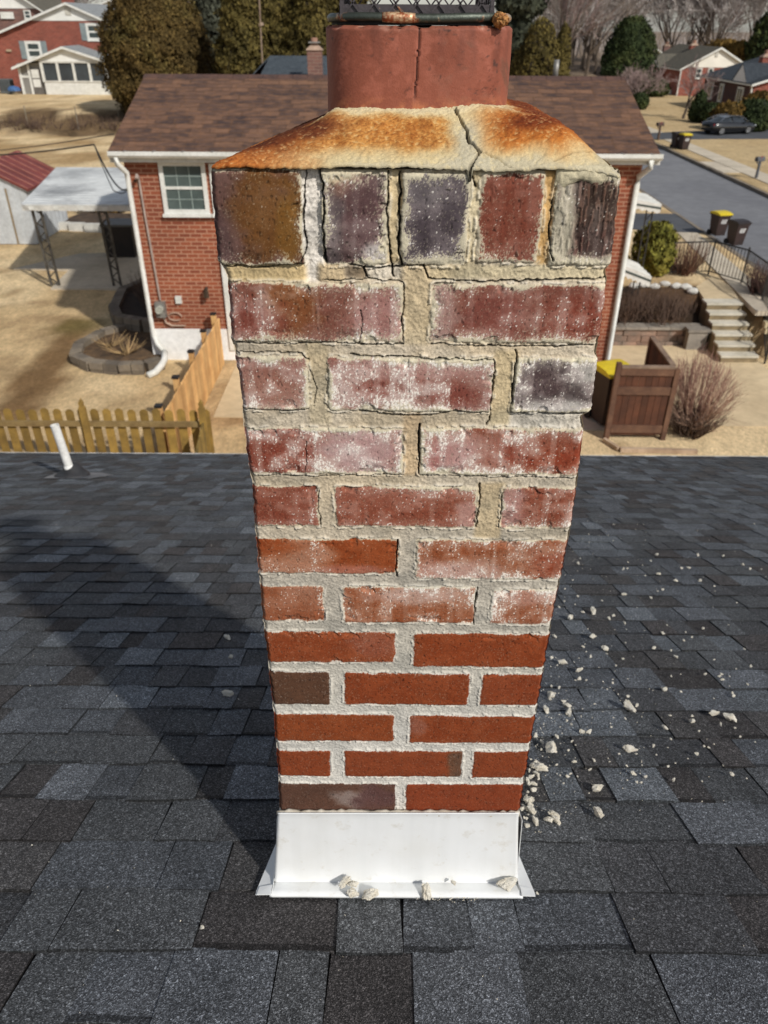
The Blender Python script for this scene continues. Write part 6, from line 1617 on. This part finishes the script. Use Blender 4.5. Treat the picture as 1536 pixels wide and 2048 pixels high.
# red twigged shrub beside the screen
M_red = plain('red_twigs', S(158, 118, 102), S(124, 90, 80), 3, .8, island=.4); M_tan_t = plain('tan_twigs', S(196, 164, 142), S(160, 128, 110), 3, .85, island=.4)
sb = thing('red_twig_shrub', 'big bare shrub of red and tan twigs beside the wooden screen', 'shrub', (6.75, 15.1, -7.45))
def dome_twigs(mb, c, n, R, H, r, seed, lo, hi, base=.16):
    q = random.Random(seed); c = Vector(c)
    for k in range(n):
        a = q.uniform(0, 6.283); e = math.asin(q.uniform(lo, hi)); kk = q.uniform(.82, 1.05)
        tip = c + Vector((math.cos(a) * math.cos(e) * R * kk, math.sin(a) * math.cos(e) * R * kk, H * .42 + math.sin(e) * H * .58 * kk))
        p0 = c + Vector((math.cos(a), math.sin(a), 0)) * base * q.random(); m_ = p0.lerp(tip, .5) + Vector((math.cos(a), math.sin(a), .5)) * R * q.uniform(.02, .2)
        mb.tube([p0, p0.lerp(m_, .55) + Vector((q.gauss(0, .05), q.gauss(0, .05), .05)), m_, tip], [r * 1.5, r * 1.1, r * .8, r * .4], 3, cap=False)
        for j in range(3):
            d_ = (tip - m_).normalized() + Vector((q.gauss(0, .45), q.gauss(0, .45), q.gauss(.1, .4)))
            s0 = m_.lerp(tip, q.uniform(.1, .9)); mb.tube([s0, s0 + d_ * R * q.uniform(.15, .34)], [r * .6, r * .3], 3, cap=False)
SBC = (6.68, 15.2, -7.45)
mb = MB(); dome_twigs(mb, SBC, 170, .84, 1.65, .008, 21, -.5, .8); mb.build('twigs', M_tan_t, sb)
mb = MB(); dome_twigs(mb, SBC, 130, .76, 1.72, .0075, 22, .45, 1.0); mb.build('twig_tips', M_red, sb)
mb = MB(); twig_clump(mb, (6.55, 14.9, -7.45), 160, .7, .7, .012, 23, .3, .5, 3); mb.build('dead_growth', M_twig, sb)
mb = MB(); twig_clump(mb, (6.45, 20.75, -6.85), 240, .75, .75, .009, 24, .6, .5, 3); twig_clump(mb, (7.5, 20.9, -6.85), 300, .8, .8, .009, 25, .8, .5, 3); twig_clump(mb, (8.1, 21.0, -6.8), 120, .5, .5, .009, 26, .5, .5, 3)
tag(mb.build('mulch_bed_brush', M_twig), 'tangle of bare brown brush on the mulched bank left of the steps', 'brush', kind='stuff')
mb = MB(); twig_clump(mb, (9.0, 23.7, -6.4), 260, 1.0, .8, .009, 27, .5, .4, 3); tag(mb.build('bare_shrub', plain('rust_twigs', S(112, 78, 60), S(88, 62, 50), 3, .85, island=.3)), 'rusty brown bare shrub behind the left part of the iron railing', 'shrub')
mb = MB(); twig_clump(mb, (10.55, 21.5, -6.4), 260, .9, .6, .009, 28, .4, .4, 3); tag(mb.build('bare_shrub', plain('dark_red_twigs', S(96, 64, 56), S(74, 52, 48), 3, .85, island=.3)), 'dark bare shrub outside the railing corner beside the pavement', 'shrub')
mb = MB(); twig_clump(mb, (4.25, 16.3, -7.4), 60, .45, .35, .014, 29, .2, .4, 3); tag(mb.build('dead_plant', M_straw), 'straw coloured dead tuft behind the bin screen at the house wall', 'dead plant')

# ================================================================== trees, shrubs and woods
def leafmat(name, c1, c2, c3, scale=.5, var=.5):
    m, t, p = nt(name); co = objco(t)
    col = ramp(t, noise(t, co, scale, 4, .6), [(.3, c1), (.52, c2), (.72, c3)])
    ri = t.nodes.new('ShaderNodeNewGeometry').outputs['Random Per Island']
    col = mixc(t, 1, col, ramp(t, ri, [(0, 1 - var), (.8, 1.1), (1, 1 + var)]), 'MULTIPLY')
    t.links.new(col, p.inputs['Base Color']); p.inputs['Roughness'].default_value = .85; p.inputs['Specular IOR Level'].default_value = .15
    return m
M_arb = leafmat('olive_foliage', S(64, 58, 32), S(88, 78, 41), S(112, 98, 54)); M_hinoki = leafmat('bronze_foliage', S(66, 56, 33), S(94, 77, 43), S(92, 84, 47), .35)
M_dkg = leafmat('dark_green_foliage', S(38, 48, 30), S(56, 66, 38), S(76, 80, 44)); M_spruce = leafmat('blue_grey_needles', S(50, 52, 42), S(70, 72, 60), S(94, 96, 82)); M_pineg = leafmat('dull_pine_needles', S(44, 47, 38), S(60, 63, 50), S(78, 79, 62))
M_bushy = leafmat('yellow_green_leaves', S(80, 84, 36), S(118, 114, 50), S(156, 142, 66)); M_rustb = leafmat('rusty_hedge', S(84, 68, 36), S(112, 88, 44), S(128, 104, 56))
M_bark = plain('grey_brown_bark', S(108, 96, 84), S(80, 70, 62), 2, .95, 0, .02, 12)
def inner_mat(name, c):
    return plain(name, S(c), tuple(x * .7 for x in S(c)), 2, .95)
M_in = inner_mat('inner_blocker_brown', (44, 36, 22)); M_in2 = inner_mat('inner_blocker_green', (26, 30, 22))  # dark fill for the light-blocking cores inside the crowns
def conifer(name, label, cat, base, H, R, prof, mat, seed, n, leaf, lump=.22, inner=None, group=None, droop=.2, lumpf=3.2, trunk=True, squash=1.0):
    """prof(t) -> radius share at height share t. Foliage is many small sprays on a lumpy shell, deeper ones in the gaps."""
    t_ = thing(name, label, cat, base, group)
    rg = np.random.default_rng(seed)
    b = np.array(base)
    hh = rg.random(n * 3); a = rg.random(n * 3) * 2 * np.pi
    pr = np.array([prof(x) for x in np.linspace(0, 1, 60)])
    rad = np.interp(hh, np.linspace(0, 1, 60), pr)
    keep = rg.random(n * 3) < np.clip(rad / pr.max() + .08, 0, 1)
    hh, a, rad = hh[keep][:n], a[keep][:n], rad[keep][:n]
    lu = fbm(a / (2 * np.pi) * 2 * lumpf * 2.2 + seed, hh * H / R * lumpf * .8, 200 + seed, 3)
    lu2 = fbm(a / (2 * np.pi) * 2 * lumpf * 7 + seed, hh * H / R * lumpf * 3, 210 + seed, 2)
    k = 1 + (lu - .5) * lump * 2.2 + (lu2 - .5) * lump * 1.1
    depth = 1 - np.abs(rg.normal(0, .07, len(hh)))
    r = R * rad * k * depth
    P = np.stack([np.cos(a) * r, np.sin(a) * r * squash, hh * H + rg.normal(0, .03, len(hh)) * R], -1) + b
    out = np.stack([np.cos(a), np.sin(a), np.full(len(a), .35)], -1) + rg.normal(0, .45, (len(a), 3))
    out /= np.linalg.norm(out, axis=1)[:, None]
    up = np.array([0, 0, 1.0]) + rg.normal(0, .5, (len(a), 3))
    s1 = np.cross(out, up); s1 /= np.linalg.norm(s1, axis=1)[:, None]; s2 = np.cross(s1, out)
    L = leaf * rg.uniform(.6, 1.5, len(a))[:, None]
    tilt = s2 * 1.0 + out * rg.uniform(-.1, .5, (len(a), 1))
    v = np.stack([P - s1 * L * .45, P + s1 * L * .45, P + s1 * L * .22 + tilt * L * 1.1, P - s1 * L * .22 + tilt * L * 1.1], 1).reshape(-1, 3) - b
    # the first vertex row dips outwards so that every spray is bent, not a flat card
    me = bpy.data.meshes.new('crown'); nf = len(a)
    me.vertices.add(nf * 4); me.vertices.foreach_set('co', v.astype(np.float32).ravel())
    me.loops.add(nf * 4); me.loops.foreach_set('vertex_index', np.arange(nf * 4, dtype=np.int32)); me.polygons.add(nf); me.polygons.foreach_set('loop_start', np.arange(0, nf * 4, 4, dtype=np.int32))
    me.materials.append(mat); me.update(calc_edges=True)
    cr = link_mesh('crown', me, t_)
    nA, nZ = 40, 30
    A, Z = np.meshgrid(np.linspace(0, 2 * np.pi, nA), np.linspace(.0, .985, nZ))
    lu = fbm(A / (2 * np.pi) * 2 * lumpf * 2.2 + seed, Z * H / R * lumpf * .8, 200 + seed, 3)
    rr = R * np.interp(Z, np.linspace(0, 1, 60), pr) * (.80 + (lu - .5) * lump * 2.4) * np.where(np.abs(A - 2 * np.pi) < 1e-6, 1, 1)
    rr[:, -1] = rr[:, 0]
    Pg = np.stack([np.cos(A) * rr + b[0], np.sin(A) * rr * squash + b[1], Z * H + b[2]], -1)
    grid_mesh('inner_blocker', Pg, None, inner or M_in, cr)  # added core that keeps light from passing through the crown
    if trunk:
        mb = MB(); mb.tube([Vector(base) + Vector((0, 0, -.3)), Vector(base) + Vector((0, 0, H * .3)), Vector(base) + Vector((0, 0, H * .9))], [R * .1, R * .08, R * .02], 8, cap=False); mb.build('trunk', M_bark, t_)
    return t_
pcol = lambda t: (min(1, (t + .02) / .14) ** .6) * (1 - max(0, (t - .25) / .76) ** 1.9) ** .75 if t < .999 else .02
pdome = lambda t: math.sin(math.pi * min(1, (t * .86 + .14)) ** .82) ** .62 * (1 if t > .04 else .7)
pblunt = lambda t: (min(1, (t + .05) / .16) ** .5) * (1 - max(0, (t - .45) / .56) ** 2.6) ** .6 if t < .995 else .03
pcone = lambda t: min(1, (t + .02) / .1) * (1 - t) ** .8 + .01
pglobe = lambda t: math.sqrt(max(0.0, 1 - (2 * (t * .92 + .06) - 1) ** 2)) + .02
pegg = lambda t: (min(1, (t + .05) / .22) ** .7) * math.sqrt(max(0, 1 - max(0, (t - .3) / .72) ** 2.2)) + .01
def XY(u, y): return at_y(u, 150, y).x
def gz(x, y): return float(G(x, y))
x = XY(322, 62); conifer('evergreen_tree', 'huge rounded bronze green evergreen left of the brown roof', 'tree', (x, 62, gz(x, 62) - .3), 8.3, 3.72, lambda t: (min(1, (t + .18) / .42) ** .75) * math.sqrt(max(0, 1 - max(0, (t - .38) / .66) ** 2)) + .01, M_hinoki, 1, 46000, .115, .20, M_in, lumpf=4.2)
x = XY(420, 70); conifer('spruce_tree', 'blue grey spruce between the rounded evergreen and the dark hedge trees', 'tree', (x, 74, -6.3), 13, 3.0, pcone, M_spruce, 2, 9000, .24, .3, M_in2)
G_A = 'olive arborvitae trees behind the ranch house'
for k, (u, y, H_, R_, lab) in enumerate([(492, 58, 10.5, 1.62, 'olive arborvitae at the left end of the tall row, next to the blue spruce'), (560, 60, 11.5, 1.95, 'tall olive arborvitae behind the thin antenna mast'), (622, 59, 11.0, 1.9, 'tall olive arborvitae just left of the clay flue'), (690, 61, 11.0, 2.2, 'olive arborvitae standing behind the clay flue')]):
    x = XY(u, y); conifer('arborvitae', lab, 'tree', (x, y, gz(x, y) - .2), H_, R_, pcol, M_arb, 10 + k, 26000, .125, .46, M_in, G_A, lumpf=4.5)
for k, (u, y, vt, R_, lab) in enumerate([(1074, 47, 38, 1.12, 'broad olive arborvitae right of the clay flue'), (1120, 47.5, 48, .50, 'slender olive arborvitae right of the broad one'), (1040, 48, 95, .8, 'low olive arborvitae tucked against the clay flue edge')]):
    x = XY(u, y); zt_ = at_y(u, vt, y).z; conifer('arborvitae', lab, 'tree', (x, y, -6.6), zt_ + 6.6, R_, pblunt, M_arb, 20 + k, 12000 if k == 0 else 7000, .085, .36, M_in, 'olive arborvitae trees behind the ranch house', lumpf=3.5)
x = XY(1030, 66); conifer('pine_tree', 'grey green pine rising behind the arborvitae right of the flue', 'tree', (x, 66, -6.4), 11.5, 2.7, lambda t: (.35 + .65 * abs(math.sin(t * 17))) * (1 - t) ** .5 + .02, M_pineg, 30, 8000, .26, .35, M_in2)
x = XY(1252, 80); conifer('cedar_tree', 'dark green egg shaped cedar behind the bare ornamental tree', 'tree', (x, 80, -6.5), at_y(1252, 36, 80).z + 6.5, 2.3, pegg, M_dkg, 31, 16000, .14, .26, M_in2)
for k, (u, y, vt, R_, lab) in enumerate([(1438, 112, 82, 2.9, 'rusty green hedge tree behind the white gable'), (1475, 110, 86, 2.4, 'olive hedge tree between the white gable and dark evergreens'), (1500, 108, 62, 2.0, 'pointed dark evergreen behind the charcoal roofed house'), (1536, 106, 20, 3.2, 'tall black green evergreen at the top right edge')]):
    x = XY(u, y); conifer('evergreen_tree', lab, 'tree', (x, y, -6.3), at_y(u, vt, y).z + 6.3, R_, pegg if k != 2 else pcone, [M_rustb, M_rustb, M_dkg, M_dkg][k], 40 + k, 5000, .26, .3, M_in2)
# shrubs across the street
for k, (u, v, y, H_, R_, prof, mm, lab) in enumerate([
    (1411, 224, 66, 2.1, .62, pcol, M_dkg, 'narrow dark green cone shrub at the corner of the charcoal roofed house'),
    (1440, 226, 65, 1.3, .9, pglobe, M_dkg, 'dark low shrub beside the narrow cone shrub'),
    (1482, 244, 61, 1.7, 1.4, pglobe, M_rustb, 'round rusty hedge shrub above the black car'),
    (1526, 246, 60.5, 1.9, 1.5, pglobe, M_dkg, 'large dark green shrub at the right edge above the car'),
    (1537, 232, 64, 2.2, 1.5, pglobe, M_rustb, 'olive shrub against the brick wall at the right edge'),
    (1288, 214, 76, 1.2, .7, pglobe, M_dkg, 'small round shrub at the foot of the ornamental tree'),
    (1312, 190, 90, 1.6, 1.5, pglobe, M_dkg, 'dark foundation shrub in front of the shaded porch')]):
    x = XY(u, y); conifer('shrub', lab, 'shrub', (x, y, -6.45), H_, R_, prof, mm, 60 + k, 3200, .13, .25, M_in2, trunk=False)
conifer('rhododendron', 'yellow green leafy bush beside the white awning and the railing', 'shrub', at_z(1302, 549, -6.42), 1.45, .60, pglobe, M_bushy, 80, 4200, .075, .5, M_in2, trunk=False, lumpf=2.4)
conifer('shrub', 'small dark bush behind the patio awning by the shed', 'shrub', (-11.3, 33.0, -6.6), 1.3, .9, pglobe, M_rustb, 81, 1800, .10, .3, M_in, trunk=False)

# leafless trees
def bare_tree(name, label, H, seed, spread=.5, trunk_share=.28, r0=.16, levels=5, mat=None, tmat=None, cat='tree', group=None, nb0=5, twig=.012, kids=(3, 4)):
    t_ = thing(name, label, cat, (0, 0, 0), group)
    q = random.Random(seed); tb_, cb = MB(), MB()
    def grow(p, d, L, r, lv):
        segs = 4 if lv < 2 else 3 if lv < levels - 1 else 2
        pts = [p]; dd = d.copy()
        for k in range(segs):
            dd = (dd + Vector((q.gauss(0, .13), q.gauss(0, .13), q.gauss(.03, .08)))).normalized()
            pts.append(pts[-1] + dd * L / segs)
        rs = [max(r * (1 - .5 * k / segs), twig) for k in range(segs + 1)]
        (tb_ if lv < 2 else cb).tube(pts, rs, 6 if lv < 1 else 4 if lv < 2 else 3, cap=False)
        if lv >= levels: return
        n = nb0 if lv == 0 else q.choice(kids) if lv < levels - 1 else q.choice([kids[0], 3, kids[-1]])
        for k in range(n):
            f = q.uniform(.35, 1.0) if lv > 0 else q.uniform(.7, 1.0)
            i = min(segs - 1, int(f * segs)); pp = pts[i].lerp(pts[i + 1], f * segs - i)
            a = q.uniform(0, 6.283); tilt = q.uniform(.35, .95) * spread * 1.6
            ax = dd.cross(Vector((math.cos(a), math.sin(a), .3))).normalized()
            nd = (dd * math.cos(tilt) + ax * math.sin(tilt) + Vector((0, 0, .16))).normalized()
            grow(pp, nd, L * q.uniform(.55, .82) if lv else H * .34 * q.uniform(.8, 1.2), r * .5 * q.uniform(.8, 1.1), lv + 1)
        if lv < levels - 1: grow(pts[-1], dd, L * .75 if lv else H * .33, rs[-1], lv + 1)
    grow(Vector((0, 0, -.2)), Vector((q.gauss(0, .03), q.gauss(0, .03), 1)).normalized(), H * trunk_share, r0, 0)
    tb_.build('trunk', tmat or M_bark, t_); cb.build('crown', mat or M_twg, t_)
    return t_
M_twg = plain('grey_twigs', S(192, 184, 180), S(156, 148, 145), .4, .95, island=.3); M_twg2 = plain('pinkish_twigs', S(166, 144, 138), S(136, 118, 114), .5, .95, island=.3); M_twg3 = plain('brown_grey_twigs', S(172, 162, 156), S(138, 129, 124), .4, .95, island=.3)
t_ = bare_tree('ornamental_tree', 'small spreading bare tree in front of the dark cedar', 3.7, 3, .85, .30, .13, 5, M_twg2, None, nb0=6, twig=.011); put(t_, (22.4, 76.2, -6.45), .4)
t_ = bare_tree('ornamental_tree', 'small forked bare tree on the lawn in front of the brick houses', 3.9, 6, .62, .36, .13, 4, M_twg2, None, nb0=4, twig=.014); put(t_, (23.6, 68.5, -6.42), 1.2)
lab_w = 'tall leafless grey tree in the woods behind the houses'
grp_w = 'bare trees of the woods on the skyline'
protos = [bare_tree('bare_tree', lab_w, 12, 40 + k, .50, .30, .24, 5, [M_twg, M_twg3, M_twg2][k % 3], None, 'tree', grp_w, nb0=5, twig=.024, kids=(2, 3, 4)) for k in range(5)]
rt_ = random.Random(12); spots = []
for k in range(20): spots.append((rt_.uniform(1110, 1560), rt_.uniform(118, 150)))
for k in range(6): spots.append((rt_.uniform(1060, 1240), rt_.uniform(100, 125)))
for k in range(10): spots.append((rt_.uniform(-20, 240), rt_.uniform(112, 135)))
for k in range(5): spots.append((rt_.uniform(380, 640), rt_.uniform(110, 130)))
for k, (u, y) in enumerate(spots):
    o = protos[k] if k < 5 else copy_tree(protos[k % 5])
    x = XY(u, y); put(o, (x, y, gz(x, y) - .2), rt_.uniform(0, 6.28), sc=rt_.uniform(.75, 1.25))
# far wooded mass closing the horizon
mb = MB(); rm = random.Random(3)
for k in range(1500):
    u = rm.uniform(-200, 1750); y = rm.uniform(150, 210); x = XY(u, y); z = gz(x, y); h_ = rm.uniform(2, 5.0)
    lean = rm.gauss(0, .12); lean2 = rm.gauss(0, .12)
    p = Vector((x, y, z - .3)); m_ = p + Vector((lean * h_, lean2 * h_, h_ * .6)); tip = m_ + Vector((rm.gauss(0, .3) * h_ * .5, rm.gauss(0, .3) * h_ * .5, h_ * .4))
    mb.tube([p, m_, tip], [.09, .07, .03], 3, cap=False)
    if k % 2:
        tip2 = m_ + Vector((rm.gauss(0, .5) * h_ * .5, rm.gauss(0, .5) * h_ * .5, h_ * .3)); mb.tube([p.lerp(m_, .7), tip2], [.07, .03], 3, cap=False)
tag(mb.build('woods', M_twg3), 'grey brown leafless woods closing the horizon', 'woods', kind='stuff')
# brush along the embankment on the left and its wire fence posts
mb = MB()
for k in range(46): u = rm.uniform(-40, 250); twig_clump(mb, Vector((XY(u, 60), rm.uniform(57.5, 63), 0)) + Vector((0, 0, -6.3)), 10, .8, .8, .02, 300 + k, .4, .4, 2)
tag(mb.build('embankment_brush', M_twig), 'brown brush and debris on the bank below the sunroom lawn', 'brush', kind='stuff')
for k, (u, v) in enumerate([(57, 255), (157, 256), (240, 250)]):
    p = at_z(u, v, -6.35); mb = MB(); mb.tube([p - Vector((0, 0, .2)), p + Vector((0, 0, 1.35))], .035, 6); tag(mb.build('fence_post', plain('steel_post', S(150, 140, 122), None, 3, .6, .3)), ['leftmost', 'middle', 'rightmost'][k] + ' of three thin steel fence posts below the brushy bank', 'fence post', 'steel fence posts below the bank')
